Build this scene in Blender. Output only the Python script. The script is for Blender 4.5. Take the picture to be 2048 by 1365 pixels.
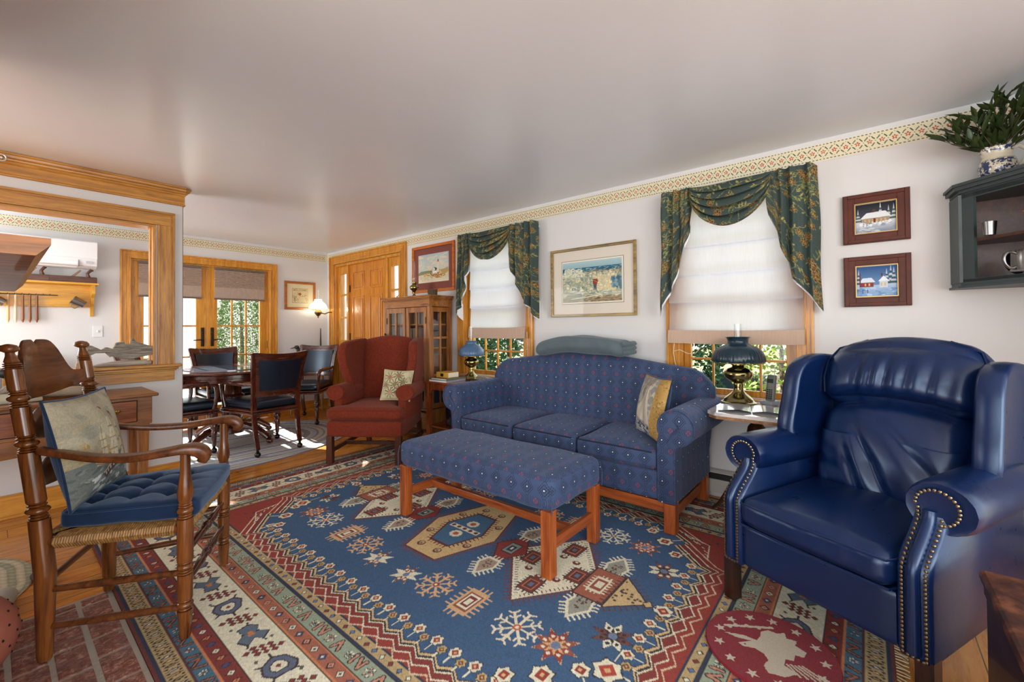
import bpy, bmesh, math, random
import numpy as np
from mathutils import Matrix, Vector, noise as mnoise
PI = math.pi
random.seed(7)
rng = np.random.default_rng(7)
for o in list(bpy.data.objects): bpy.data.objects.remove(o)
SC = bpy.context.scene
COL = SC.collection

# ---------------- camera ----------------
EYE = 1.18                 # eye height, metres
CEIL = EYE + 1.131
def _n(v): v = np.array(v, float); return v / np.linalg.norm(v)
FPX = 857.646
_Y = _n([-18 - 1024, 664 - 645, FPX]); _X = _n([1730 - 1024, 650 - 645, FPX]); _Z = np.cross(_X, _Y)
if _Z[1] > 0: _Z = -_Z
_R = np.stack([_X, _Y, _Z])
cd = bpy.data.cameras.new('camera'); cam = bpy.data.objects.new('camera', cd); COL.objects.link(cam)
cam.matrix_world = Matrix(((_R[0,0], -_R[0,1], -_R[0,2], 0), (_R[1,0], -_R[1,1], -_R[1,2], 0), (_R[2,0], -_R[2,1], -_R[2,2], EYE), (0,0,0,1)))
cd.sensor_width = 36; cd.lens = FPX / 2048 * 36; cd.shift_y = -37.5 / 2048; cd.clip_start = .02; cd.clip_end = 200
SC.camera = cam

# ---------------- light ----------------
SC.view_settings.view_transform = 'Standard'; SC.view_settings.look = 'None'
SC.view_settings.exposure = 0.10; SC.view_settings.gamma = 1.0; SC.view_settings.use_curve_mapping = False
SC.cycles.use_denoising = True; SC.cycles.max_bounces = 8; SC.cycles.diffuse_bounces = 5; SC.cycles.glossy_bounces = 4
SC.cycles.transmission_bounces = 6; SC.cycles.transparent_max_bounces = 12; SC.cycles.sample_clamp_indirect = 6.0
SC.cycles.caustics_reflective = False; SC.cycles.caustics_refractive = False
W = bpy.data.worlds.new('sky'); SC.world = W; W.use_nodes = True
wn = W.node_tree; wn.nodes.clear()
wo = wn.nodes.new('ShaderNodeOutputWorld'); bg = wn.nodes.new('ShaderNodeBackground')
gr = wn.nodes.new('ShaderNodeValToRGB'); tc = wn.nodes.new('ShaderNodeTexCoord'); sx = wn.nodes.new('ShaderNodeSeparateXYZ')
wn.links.new(tc.outputs['Generated'], sx.inputs[0]); wn.links.new(sx.outputs[2], gr.inputs[0])
gr.color_ramp.elements[0].position = 0.0; gr.color_ramp.elements[0].color = (.95, .93, .90, 1)
gr.color_ramp.elements[1].position = .7; gr.color_ramp.elements[1].color = (.72, .83, 1.0, 1)
wn.links.new(gr.outputs[0], bg.inputs[0]); bg.inputs[1].default_value = 2.5
wn.links.new(bg.outputs[0], wo.inputs[0])
def light(name, kind, loc, aim, energy, col=(1,1,1), size=None, size_y=None, ang=None):
    l = bpy.data.lights.new(name, kind); o = bpy.data.objects.new(name, l); COL.objects.link(o)
    o.location = loc; l.energy = energy; l.color = col
    if aim is not None: o.rotation_euler = (Vector(aim) - Vector(loc)).to_track_quat('-Z', 'Y').to_euler()
    if kind == 'AREA':
        l.shape = 'RECTANGLE'; l.size = size; l.size_y = size_y or size
    elif size is not None and kind != 'SUN': l.shadow_soft_size = size
    if ang is not None: l.angle = ang
    return o
# low sun behind the house end: in through the glazed doors of the far wall
light('sun', 'SUN', (1.75, 12, 4.35), (1.3, 4.6, .4), 24.0, (1.0, .95, .86), ang=.012)
# unseen area lamps added as daylight fill from the open sides of the room
light('daylight_rear_fill', 'AREA', (-.6, -2.6, 1.4), (1.4, 3.0, 2.1), 100, (.93, .97, 1.0), 3.2, 1.8)
light('daylight_side_fill', 'AREA', (-2.6, .2, 1.3), (2.2, 2.2, 2.1), 38, (.88, .94, 1.0), 2.4, 1.6)
light('daylight_dining_fill', 'AREA', (-1.5, 5.25, 1.45), (1.8, 5.0, 2.0), 55, (.93, .97, 1.0), 1.5, 1.2)  # added lamp out of view, brightens the far room

# ---------------- colour and materials ----------------
def hexlin(h):
    if not isinstance(h, str): return tuple(h)
    h = h.lstrip('#'); r = []
    for i in (0, 2, 4):
        c = int(h[i:i+2], 16) / 255; r.append(c / 12.92 if c <= .04045 else ((c + .055) / 1.055) ** 2.4)
    return tuple(r)
def c4(h): return (*hexlin(h), 1)
MATS = {}
class NT:
    def __init__(s, name):
        s.m = bpy.data.materials.new(name); s.m.use_nodes = True; s.t = s.m.node_tree
        s.b = s.t.nodes['Principled BSDF']; s.out = s.t.nodes['Material Output']
    def n(s, k, **kw):
        x = s.t.nodes.new(k)
        for a, b in kw.items(): setattr(x, a, b)
        return x
    def l(s, a, b): s.t.links.new(a, b)
    def math(s, op, a, b=None, c=None):
        x = s.n('ShaderNodeMath', operation=op)
        for i, v in enumerate((a, b, c)):
            if v is None: continue
            if isinstance(v, (int, float)): x.inputs[i].default_value = v
            else: s.l(v, x.inputs[i])
        return x.outputs[0]
    def coord(s, which='Object', scale=(1,1,1), rot=(0,0,0)):
        t = s.n('ShaderNodeTexCoord'); m = s.n('ShaderNodeMapping'); m.inputs['Scale'].default_value = scale; m.inputs['Rotation'].default_value = rot
        s.l(t.outputs[which], m.inputs[0]); return m.outputs[0]
    def noise(s, vec, sc, det=3, rough=.55, dist=0):
        x = s.n('ShaderNodeTexNoise'); x.inputs['Scale'].default_value = sc; x.inputs['Detail'].default_value = det
        x.inputs['Roughness'].default_value = rough; x.inputs['Distortion'].default_value = dist
        if vec is not None: s.l(vec, x.inputs['Vector'])
        return x.outputs[0]
    def ramp(s, f, stops):
        r = s.n('ShaderNodeValToRGB'); e = r.color_ramp.elements
        while len(e) < len(stops): e.new(.5)
        for i, (p, c) in enumerate(stops): e[i].position = p; e[i].color = c4(c)
        s.l(f, r.inputs[0]); return r.outputs[0]
    def mix(s, f, a, b, mode='MIX'):
        x = s.n('ShaderNodeMix', data_type='RGBA', blend_type=mode)
        for i, v in ((0, f), (6, a), (7, b)):
            if isinstance(v, (int, float)): x.inputs[i].default_value = v
            elif isinstance(v, (tuple, str)): x.inputs[i].default_value = c4(v)
            else: s.l(v, x.inputs[i])
        return x.outputs[2]
    def set(s, col=None, rough=None, metal=None, spec=None, coat=None, sheen=None):
        b = s.b
        if col is not None:
            if isinstance(col, (tuple, str)): b.inputs['Base Color'].default_value = c4(col)
            else: s.l(col, b.inputs['Base Color'])
        for nm, v in (('Roughness', rough), ('Metallic', metal), ('Specular IOR Level', spec), ('Coat Weight', coat), ('Sheen Weight', sheen)):
            if v is None: continue
            if isinstance(v, (int, float)): b.inputs[nm].default_value = v
            else: s.l(v, b.inputs[nm])
    def bump(s, h, strength=.3, dist=.01):
        x = s.n('ShaderNodeBump'); x.inputs['Strength'].default_value = strength; x.inputs['Distance'].default_value = dist
        s.l(h, x.inputs['Height']); s.l(x.outputs[0], s.b.inputs['Normal'])
def plain(name, col, rough=.5, metal=0, spec=.5, var=.0, bump=0, bsc=60, coat=0):
    if name in MATS: return MATS[name]
    t = NT(name); v = t.coord()
    if var:
        n = t.noise(v, 6, 4); a = hexlin(col)
        t.set(col=t.mix(n, tuple(x * (1 - var) for x in a), tuple(min(1, x * (1 + var)) for x in a)))
    else: t.set(col=col)
    t.set(rough=rough, metal=metal, spec=spec, coat=coat)
    if bump: t.bump(t.noise(v, bsc, 3), bump, .004)
    MATS[name] = t.m; return t.m
def wood(name, dark, light_, axis='x', sc=1.0, rough=.32, contrast=.5, coat=.15, spec=.5):
    if name in MATS: return MATS[name]
    t = NT(name); k = {'x': (1.2, 14, 14), 'y': (14, 1.2, 14), 'z': (14, 14, 1.2)}[axis]
    v = t.coord('Object', tuple(q * sc for q in k))
    a = t.noise(v, 2.2, 5, .6, .8); b = t.noise(v, 9, 3, .6)
    f = t.math('ADD', t.math('MULTIPLY', a, .75), t.math('MULTIPLY', b, .25))
    col = t.ramp(f, [(.5 - contrast * .3, dark), (.5 + contrast * .3, light_)])
    t.set(col=col, rough=rough, coat=coat, spec=spec); t.bump(f, .08, .003)
    MATS[name] = t.m; return t.m
def emis(name, col, strength):
    if name in MATS: return MATS[name]
    t = NT(name); t.set(col=col); t.b.inputs['Emission Color'].default_value = c4(col); t.b.inputs['Emission Strength'].default_value = strength
    MATS[name] = t.m; return t.m
def glassm(name='clear_glass', tint=(.93, .97, .96), refl=.12):
    if name in MATS: return MATS[name]
    t = NT(name); tr = t.n('ShaderNodeBsdfTransparent'); tr.inputs[0].default_value = (*tint, 1)
    gl = t.n('ShaderNodeBsdfGlossy'); gl.inputs['Roughness'].default_value = .03
    mx = t.n('ShaderNodeMixShader'); fr = t.n('ShaderNodeLayerWeight'); fr.inputs[0].default_value = .5
    t.l(t.math('ADD', .04 if refl > .05 else .010, t.math('MULTIPLY', t.math('POWER', fr.outputs['Facing'], 4.0), refl * 3.5)), mx.inputs[0]); t.l(tr.outputs[0], mx.inputs[1]); t.l(gl.outputs[0], mx.inputs[2]); t.l(mx.outputs[0], t.out.inputs[0])
    MATS[name] = t.m; return t.m
def painted(name='painted', rough=.6, attr='Col', spec=.3, sheen=0, coat=0, fibre=0):
    if name in MATS: return MATS[name]
    t = NT(name); a = t.n('ShaderNodeAttribute', attribute_name=attr)
    if fibre:
        n = t.noise(t.coord(), 420, 2); col = t.mix(n, t.mix(.22, a.outputs[0], (0.0, 0.0, 0.0)), t.mix(.10, a.outputs[0], (1.0, 1.0, 1.0)))
        t.set(col=col); t.bump(n, fibre, .003)
    else: t.set(col=a.outputs[0])
    t.set(rough=rough, spec=spec, sheen=sheen, coat=coat); MATS[name] = t.m; return t.m

# ---------------- geometry ----------------
class G:
    def __init__(s): s.v = []; s.f = []; s.mi = 0; s.fm = []; s.M = Matrix.Identity(4)
    def add(s, vs, fs):
        k = len(s.v)
        if s.M != Matrix.Identity(4): vs = [tuple(s.M @ Vector(p)) for p in vs]
        s.v += [tuple(map(float, p)) for p in vs]; s.f += [tuple(i + k for i in f) for f in fs]; s.fm += [s.mi] * len(fs); return s
    def box(s, x0, x1, y0, y1, z0, z1, b=0.0):
        if x0 > x1: x0, x1 = x1, x0
        if y0 > y1: y0, y1 = y1, y0
        if z0 > z1: z0, z1 = z1, z0
        s.nb = getattr(s, 'nb', 0) + 1; e = 0 if getattr(s, 'flat', 0) else (s.nb % 9)*.00009; e = min(e, (x1-x0)*.1, (y1-y0)*.1, (z1-z0)*.1)   # no two faces of one mesh share a plane
        x0 += e; x1 -= e; y0 += e; y1 -= e; z1 -= e; b = min(b, (x1-x0)*.45, (y1-y0)*.45, (z1-z0)*.45)
        if b <= 0:
            vs = [(x, y, z) for x in (x0, x1) for y in (y0, y1) for z in (z0, z1)]
            return s.add(vs, [(0,1,3,2), (4,6,7,5), (0,4,5,1), (2,3,7,6), (0,2,6,4), (1,5,7,3)])
        bm = bmesh.new(); bmesh.ops.create_cube(bm, size=1)
        for v in bm.verts: v.co = ((x0+x1)/2 + v.co.x*(x1-x0), (y0+y1)/2 + v.co.y*(y1-y0), (z0+z1)/2 + v.co.z*(z1-z0))
        bmesh.ops.bevel(bm, geom=list(bm.edges), offset=b, segments=2, profile=.5, affect='EDGES')
        bm.verts.index_update(); s.add([tuple(v.co) for v in bm.verts], [tuple(v.index for v in f.verts) for f in bm.faces]); bm.free(); return s
    def cb(s, cx, cy, cz, sx, sy, sz, b=0.0): return s.box(cx-sx/2, cx+sx/2, cy-sy/2, cy+sy/2, cz-sz/2, cz+sz/2, b)
    def tube(s, path, r, seg=10, caps=True, flat=1.0):
        P = [Vector(p) for p in path]; n = len(P); rr = r if hasattr(r, '__len__') else [r] * n
        vs = []; T0 = (P[1] - P[0]).normalized(); up = Vector((0,0,1)) if abs(T0.z) < .9 else Vector((1,0,0)); N = (up - T0 * up.dot(T0)).normalized()
        for i in range(n):
            T = (P[min(i+1, n-1)] - P[max(i-1, 0)]).normalized(); N = (N - T * N.dot(T)).normalized(); B = T.cross(N)
            for k in range(seg):
                a = 2*PI*k/seg; vs.append(P[i] + (N * math.cos(a) * flat + B * math.sin(a)) * rr[i])
        fs = [(i*seg+k, i*seg+(k+1) % seg, (i+1)*seg+(k+1) % seg, (i+1)*seg+k) for i in range(n-1) for k in range(seg)]
        if caps: fs += [tuple(range(seg))[::-1], tuple((n-1)*seg + k for k in range(seg))]
        return s.add(vs, fs)
    def lathe(s, prof, c=(0,0,0), seg=24, axis=None, ribs=0, ribd=0):
        # prof: (radius, height) from bottom to top; axis: end point of the axis (height scaled 0..1 along it) or None for z
        vs = []; n = len(prof)
        if axis is not None:
            A = Vector(c); D = Vector(axis) - A; L = D.length; D.normalize(); up = Vector((0,0,1)) if abs(D.z) < .95 else Vector((1,0,0)); N = (up - D*up.dot(D)).normalized(); B = D.cross(N)
        for r, h in prof:
            for k in range(seg):
                a = 2*PI*k/seg; q = r * (1 + (ribd * math.cos(a*ribs) if ribs and r > .02 else 0))
                if axis is None: vs.append((c[0] + q*math.cos(a), c[1] + q*math.sin(a), c[2] + h))
                else: vs.append(A + D*h*L + (N*math.cos(a) + B*math.sin(a))*q)
        fs = [(i*seg+k, i*seg+(k+1) % seg, (i+1)*seg+(k+1) % seg, (i+1)*seg+k) for i in range(n-1) for k in range(seg)]
        fs += [tuple(range(seg))[::-1], tuple((n-1)*seg + k for k in range(seg))]
        return s.add(vs, fs)
    def prism(s, poly, axis, a, b):
        # poly in the two remaining axes order (x->(y,z), y->(x,z), z->(x,y))
        n = len(poly)
        def P(u, w, t): return {'x': (t, u, w), 'y': (u, t, w), 'z': (u, w, t)}[axis]
        vs = [P(u, w, a) for u, w in poly] + [P(u, w, b) for u, w in poly]
        fs = [(i, (i+1) % n, n+(i+1) % n, n+i) for i in range(n)] + [tuple(range(n))[::-1], tuple(range(n, 2*n))]
        return s.add(vs, fs)
    def grid(s, fn, nu, nv, closeu=False, closev=False):
        vs = [fn(i/(nu if closeu else nu-1), j/(nv if closev else nv-1)) for i in range(nu) for j in range(nv)]
        fs = []
        for i in range(nu if closeu else nu-1):
            for j in range(nv if closev else nv-1):
                a = i*nv+j; b = ((i+1) % nu)*nv+j; c = ((i+1) % nu)*nv+(j+1) % nv; d = i*nv+(j+1) % nv
                fs.append((a, b, c, d))
        return s.add(vs, fs)
    def soft(s, x0, x1, y0, y1, z0, z1, r=.04, n=10, puff=(0, 0, 0), fn=None):
        c = ((x0+x1)/2, (y0+y1)/2, (z0+z1)/2); h = (abs(x1-x0)/2, abs(y1-y0)/2, abs(z1-z0)/2); r = min(r, *[q*.98 for q in h])
        bm = bmesh.new(); bmesh.ops.create_cube(bm, size=2); bmesh.ops.subdivide_edges(bm, edges=list(bm.edges), cuts=n, use_grid_fill=True)
        for v in bm.verts:
            u = [math.copysign(1 - (1 - abs(q)) ** 1.0, q) for q in v.co]
            p = Vector([u[i]*h[i] for i in range(3)]); q = Vector([max(-h[i]+r, min(h[i]-r, p[i])) for i in range(3)])
            d = p - q
            if d.length > 1e-9: p = q + d.normalized() * r
            e = [1 - min(1, abs(u[i]))**2 for i in range(3)]
            p = p + Vector([math.copysign(puff[0]*e[1]*e[2], u[0]) * (abs(u[0]) ** 2), math.copysign(puff[1]*e[0]*e[2], u[1]) * (abs(u[1]) ** 2), math.copysign(puff[2]*e[0]*e[1], u[2]) * (abs(u[2]) ** 2)])
            p = p + Vector(c)
            if fn: p = Vector(fn(p))
            v.co = p
        bm.verts.index_update(); s.add([tuple(v.co) for v in bm.verts], [tuple(v.index for v in f.verts) for f in bm.faces]); bm.free(); return s
    def ball(s, c, r, seg=14, ring=9):
        if not hasattr(r, '__len__'): r = (r, r, r)
        return s.grid(lambda u, v: (c[0] + r[0]*math.cos(2*PI*u)*math.sin(PI*(.02+.96*v)), c[1] + r[1]*math.sin(2*PI*u)*math.sin(PI*(.02+.96*v)), c[2] - r[2]*math.cos(PI*(.02+.96*v))), seg, ring, closeu=True)
    def build(s, name, mat, parent=None, smooth=True, uv=False, ang=38, cols=None):
        me = bpy.data.meshes.new(name); me.from_pydata(s.v, [], s.f); 
        ms = mat if isinstance(mat, (list, tuple)) else [mat]
        for m in ms: me.materials.append(m)
        if len(ms) > 1: me.polygons.foreach_set('material_index', s.fm)
        if s.f and len(s.f) < 60000:
            bm = bmesh.new(); bm.from_mesh(me); bmesh.ops.recalc_face_normals(bm, faces=bm.faces); bm.to_mesh(me); bm.free()
        if smooth:
            me.shade_smooth()
            if ang: me.set_sharp_from_angle(angle=math.radians(ang))
        if uv:
            lay = me.uv_layers.new(name='UVMap'); nl = len(me.loops); co = np.empty(len(me.vertices)*3); me.vertices.foreach_get('co', co); co = co.reshape(-1, 3)
            li = np.empty(nl, int); me.loops.foreach_get('vertex_index', li); out = np.zeros((nl, 2))
            for p in me.polygons:
                nn = p.normal; ax = max(range(3), key=lambda i: abs(nn[i]))
                q = co[li[p.loop_start:p.loop_start+p.loop_total]]
                # u runs along y (or x), v runs up (or across)
                out[p.loop_start:p.loop_start+p.loop_total] = q[:, (1, 2)] if ax == 0 else (q[:, (0, 2)] if ax == 1 else q[:, (1, 0)])
            lay.data.foreach_set('uv', out.ravel())
        if cols is not None:
            at = me.color_attributes.new('Col', 'FLOAT_COLOR', 'POINT'); cc = np.ones((len(me.vertices), 4), np.float32); cc[:, :3] = cols; at.data.foreach_set('color', cc.ravel())
        o = bpy.data.objects.new(name, me); COL.objects.link(o)
        if parent: o.parent = parent
        return o
def spl(P, n=5):
    # Catmull-Rom through tuples of any length
    P = [np.array(p, float) for p in P]; out = []
    for i in range(len(P)-1):
        a, b, c, d = P[max(0, i-1)], P[i], P[i+1], P[min(len(P)-1, i+2)]
        for k in range(n):
            t = k/n; out.append(tuple(.5*((2*b) + (c-a)*t + (2*a-5*b+4*c-d)*t*t + (3*b-a-3*c+d)*t**3)))
    return out + [tuple(P[-1])]
def subsurf(o, lv=1):
    m = o.modifiers.new('smooth', 'SUBSURF'); m.levels = lv; m.render_levels = lv; return o
def tag(o, label, cat, group=None):
    o['label'] = label; o['category'] = cat
    if group: o['group'] = group
    return o
def root(name, label, cat, loc=(0,0,0), rz=0, group=None):
    o = bpy.data.objects.new(name, None); COL.objects.link(o); o.location = loc; o.rotation_euler = (0, 0, rz); o.empty_display_size = .1
    return tag(o, label, cat, group)
def struct(o): o['kind'] = 'structure'; return o
def dup(o, loc=None, rz=None, label=None, group=None):
    def rec(a, par):
        c = a.copy(); COL.objects.link(c)
        if par: c.parent = par
        for ch in list(a.children): rec(ch, c)
        return c
    c = rec(o, None)
    if loc is not None: c.location = loc
    if rz is not None: c.rotation_euler[2] = rz
    if label: c['label'] = label
    if group: c['group'] = group
    return c

# painting canvas: a numpy picture in its own units; y up
class Canvas:
    def __init__(s, w, h, step, col='#ffffff'):
        s.w, s.h, s.step = w, h, step; s.nx = int(round(w/step)) + 1; s.ny = int(round(h/step)) + 1
        s.a = np.zeros((s.ny, s.nx, 3), np.float32); s.a[:] = hexlin(col)
        s.X, s.Y = np.meshgrid(np.linspace(0, w, s.nx), np.linspace(0, h, s.ny))
    def win(s, x0, x1, y0, y1):
        i0 = max(0, int(x0/s.w*(s.nx-1)) - 1); i1 = min(s.nx, int(x1/s.w*(s.nx-1)) + 3); j0 = max(0, int(y0/s.h*(s.ny-1)) - 1); j1 = min(s.ny, int(y1/s.h*(s.ny-1)) + 3)
        return slice(j0, max(j0, j1)), slice(i0, max(i0, i1))
    def rect(s, x0, x1, y0, y1, c):
        w = s.win(x0, x1, y0, y1); X, Y = s.X[w], s.Y[w]; m = (X >= x0) & (X <= x1) & (Y >= y0) & (Y <= y1); s.a[w][m] = hexlin(c)
    def poly(s, pts, c):
        xs = [p[0] for p in pts]; ys = [p[1] for p in pts]; w = s.win(min(xs), max(xs), min(ys), max(ys)); X, Y = s.X[w], s.Y[w]
        if X.size == 0: return
        m = np.zeros(X.shape, bool); n = len(pts)
        for i in range(n):
            x1, y1 = pts[i]; x2, y2 = pts[(i+1) % n]
            if y1 == y2: continue
            m ^= ((Y > y1) != (Y > y2)) & (X < (x2-x1)*(Y-y1)/(y2-y1) + x1)
        s.a[w][m] = hexlin(c)
    def disc(s, x, y, r, c, ry=None, ang=0):
        ry = ry or r; q = max(r, ry); w = s.win(x-q, x+q, y-q, y+q); X, Y = s.X[w]-x, s.Y[w]-y; ca, sa = math.cos(ang), math.sin(ang)
        m = ((X*ca+Y*sa)/r)**2 + ((-X*sa+Y*ca)/ry)**2 <= 1; s.a[w][m] = hexlin(c)
    def line(s, pts, wd, c):
        for (x1, y1), (x2, y2) in zip(pts, pts[1:]):
            w = s.win(min(x1, x2)-wd, max(x1, x2)+wd, min(y1, y2)-wd, max(y1, y2)+wd); X, Y = s.X[w], s.Y[w]
            dx, dy = x2-x1, y2-y1; L = dx*dx+dy*dy+1e-12; t = np.clip(((X-x1)*dx+(Y-y1)*dy)/L, 0, 1)
            m = (X-x1-t*dx)**2 + (Y-y1-t*dy)**2 <= (wd/2)**2; s.a[w][m] = hexlin(c)
    def grad(s, x0, x1, y0, y1, c0, c1):
        w = s.win(x0, x1, y0, y1); X, Y = s.X[w], s.Y[w]; m = (X >= x0) & (X <= x1) & (Y >= y0) & (Y <= y1)
        t = np.clip((Y-y0)/(y1-y0), 0, 1)[..., None]; s.a[w][m] = (np.array(hexlin(c0))*(1-t) + np.array(hexlin(c1))*t)[m]
    def speckle(s, amt, sc=1):
        n = rng.random((s.ny//sc+2, s.nx//sc+2)); n = np.kron(n, np.ones((sc, sc)))[:s.ny, :s.nx]; s.a *= (1 + amt*(n-.5))[..., None]
    def blobs(s, n, x0, x1, y0, y1, rs, cols, asp=1.0, ang=0):
        for _ in range(n): s.disc(random.uniform(x0, x1), random.uniform(y0, y1), random.uniform(*rs), random.choice(cols), ry=random.uniform(*rs)*asp, ang=ang+random.uniform(-.4, .4))
    def at(s, u, v):
        i = np.clip((np.asarray(u)*(s.nx-1)).round().astype(int), 0, s.nx-1); j = np.clip((np.asarray(v)*(s.ny-1)).round().astype(int), 0, s.ny-1); return s.a[j, i]
def sheet(name, cv, fn, mat, parent=None, both=False):
    # a painted surface: fn(u, v) -> (x, y, z) arrays
    U, V = np.meshgrid(np.linspace(0, 1, cv.nx), np.linspace(0, 1, cv.ny)); x, y, z = fn(U, V)
    co = np.stack([x+0*U, y+0*U, z+0*U], -1).reshape(-1, 3).astype(np.float32); nx, ny = cv.nx, cv.ny
    idx = np.arange(nx*ny).reshape(ny, nx); q = np.stack([idx[:-1, :-1], idx[:-1, 1:], idx[1:, 1:], idx[1:, :-1]], -1).reshape(-1, 4)
    me = bpy.data.meshes.new(name); me.vertices.add(len(co)); me.vertices.foreach_set('co', co.ravel()); me.loops.add(q.size); me.loops.foreach_set('vertex_index', q.ravel().astype(np.int32))
    me.polygons.add(len(q)); me.polygons.foreach_set('loop_start', np.arange(0, q.size, 4, dtype=np.int32)); me.polygons.foreach_set('loop_total', np.full(len(q), 4, dtype=np.int32))
    me.update(calc_edges=True); me.materials.append(mat); me.shade_smooth()
    at = me.color_attributes.new('Col', 'FLOAT_COLOR', 'POINT'); cc = np.ones((len(co), 4), np.float32); cc[:, :3] = cv.a.reshape(-1, 3); at.data.foreach_set('color', cc.ravel())
    o = bpy.data.objects.new(name, me); COL.objects.link(o)
    if parent: o.parent = parent
    return o
PT = painted()
PAPER = painted('printed_paper', .7, spec=.2)

# ================= the room =================
XW = 3.2; YF = 6.204; YP = 4.19; XPE = .967     # window wall, far wall, partition face and its free end
def holed(name, axis, p0, p1, a0, a1, z0, z1, holes, mat):
    g = G(); g.flat = 1; ed = sorted({a0, a1, *[h[0] for h in holes], *[h[1] for h in holes]})
    def bx(u0, u1, w0, w1):
        if u1-u0 < 1e-6 or w1-w0 < 1e-6: return
        g.box(p0, p1, u0, u1, w0, w1) if axis == 'x' else g.box(u0, u1, p0, p1, w0, w1)
    for u0, u1 in zip(ed, ed[1:]):
        hs = sorted([h for h in holes if h[0] <= u0+1e-6 and h[1] >= u1-1e-6], key=lambda h: h[2]); z = z0
        for h in hs: bx(u0, u1, z, h[2]); z = h[3]
        bx(u0, u1, z, z1)
    return struct(g.build(name, mat, smooth=False))
def wallpaint(name, col, rough=.75):
    t = NT(name); v = t.coord(); n = t.noise(v, 2.0, 3); a = hexlin(col)
    t.set(col=t.mix(n, tuple(x*.96 for x in a), tuple(min(1, x*1.03) for x in a)), rough=rough, spec=.3); t.bump(t.noise(v, 180, 2), .05, .002); return t.m
WALL = wallpaint('wall_paint', '#d6d5d3'); CEILM = wallpaint('ceiling_paint', '#e2eaf4', .28)
PINE = wood('honey_pine_trim', '#ad6c1c', '#e0a03a', 'z', 1.0, .3); PINEX = wood('honey_pine_x', '#ad6c1c', '#e0a03a', 'x', 1.0, .3); PINEY = wood('honey_pine_y', '#ad6c1c', '#e0a03a', 'y', 1.0, .3)
OAKX = wood('oak_casing_x', '#96601f', '#cf9640', 'x', 1.2, .35); OAKZ = wood('oak_casing_z', '#96601f', '#cf9640', 'z', 1.2, .35)
GLASS = glassm()
# floor: wide pine boards running across the room
t = NT('pine_floor'); tcn = t.n('ShaderNodeTexCoord'); sp = t.n('ShaderNodeSeparateXYZ'); t.l(tcn.outputs['Object'], sp.inputs[0])
BW = .152
yi = t.math('DIVIDE', sp.outputs[1], BW); fl = t.math('FLOOR', yi); fr = t.math('SUBTRACT', yi, fl)
wn_ = t.n('ShaderNodeTexWhiteNoise', noise_dimensions='1D'); t.l(fl, wn_.inputs['W'])
cb = t.n('ShaderNodeCombineXYZ'); t.l(t.math('ADD', t.math('MULTIPLY', sp.outputs[0], 1.1), t.math('MULTIPLY', wn_.outputs[0], 37)), cb.inputs[0]); t.l(t.math('MULTIPLY', sp.outputs[1], 16), cb.inputs[1]); t.l(wn_.outputs[0], cb.inputs[2])
gn = t.noise(cb.outputs[0], 2.0, 5, .6, 1.2)
col = t.ramp(gn, [(.25, '#a85f1e'), (.5, '#cd8630'), (.8, '#dfa04a')]); tone = t.math('ADD', .78, t.math('MULTIPLY', wn_.outputs[0], .34))
cm = t.n('ShaderNodeVectorMath', operation='SCALE'); t.l(col, cm.inputs[0]); t.l(tone, cm.inputs['Scale'])
gap = t.math('GREATER_THAN', t.math('ABSOLUTE', t.math('SUBTRACT', fr, .5)), .487)
xo = t.math('FRACT', t.math('ADD', t.math('DIVIDE', sp.outputs[0], 2.3), t.math('MULTIPLY', wn_.outputs[0], 5))); gap2 = t.math('LESS_THAN', xo, .0016)
t.set(col=t.mix(t.math('MAXIMUM', gap, gap2), cm.outputs[0], '#4a2408'), rough=t.ramp(gn, [(.2, (.22,.22,.22)), (.8, (.36,.36,.36))]), coat=.25)
t.bump(t.math('SUBTRACT', gn, t.math('MULTIPLY', gap, 2)), .15, .002); FLOORM = t.m
struct(G().box(-3.2, XW+.15, -3.2, YF+.15, -.12, 0).build('floor', FLOORM, smooth=False))
struct(G().box(-3.2, XW+.15, -3.2, YF+.15, CEIL, CEIL+.12).build('ceiling', CEILM, smooth=False))
holed('wall_right', 'x', XW, XW+.16, -1.0, YF+.16, 0, CEIL, [(.33, 1.045, .70, 2.07), (2.46, 3.28, .70, 2.07), (4.39, 5.985, 0, 2.12)], WALL)
holed('wall_far', 'y', YF, YF+.16, -1.6, XW, 0, CEIL, [(.97, 2.388, 0, 1.975)], WALL)
holed('wall_partition', 'y', YP, YP+.13, -1.6, XPE, 0, CEIL, [(-1.1, .80, .905, 1.99)], WALL)

struct(G().box(2.45, XW, -1.12, -1.0, 0, CEIL).build('wall_near', WALL, smooth=False))
# stencilled border under the ceiling
def stencil(L):
    c = Canvas(L, .112, .0026, '#ddd3b4'); c.rect(0, L, 0, .012, '#dad3c0'); c.rect(0, L, .104, .112, '#dcd6c6'); n = int(L/.054)
    for i in range(n):
        x = .027 + i*.054; y = .058
        for k in range(5):
            a = PI/2 + 2*PI*k/5; c.disc(x+.0085*math.cos(a), y+.0085*math.sin(a), .0052, '#b5532f', ry=.0034, ang=a)
        for sx_ in (-1, 1):
            for sy_ in (-1, 1): c.line([(x+sx_*.010, y+sy_*.026), (x+sx_*.021, y+sy_*.012)], .0055, '#3f5a4a')
        c.disc(x+.027, y, .0026, '#5b6b4f'); c.disc(x, y+.032, .0026, '#5b6b4f'); c.disc(x, y-.032, .0026, '#5b6b4f')
    for i in range(int(L/.018)):
        x = i*.018; c.rect(x, x+.010, .012, .0165, '#49604e'); c.rect(x, x+.010, .101, .1055, '#49604e')
    return c
ZB = 2.172
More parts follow.
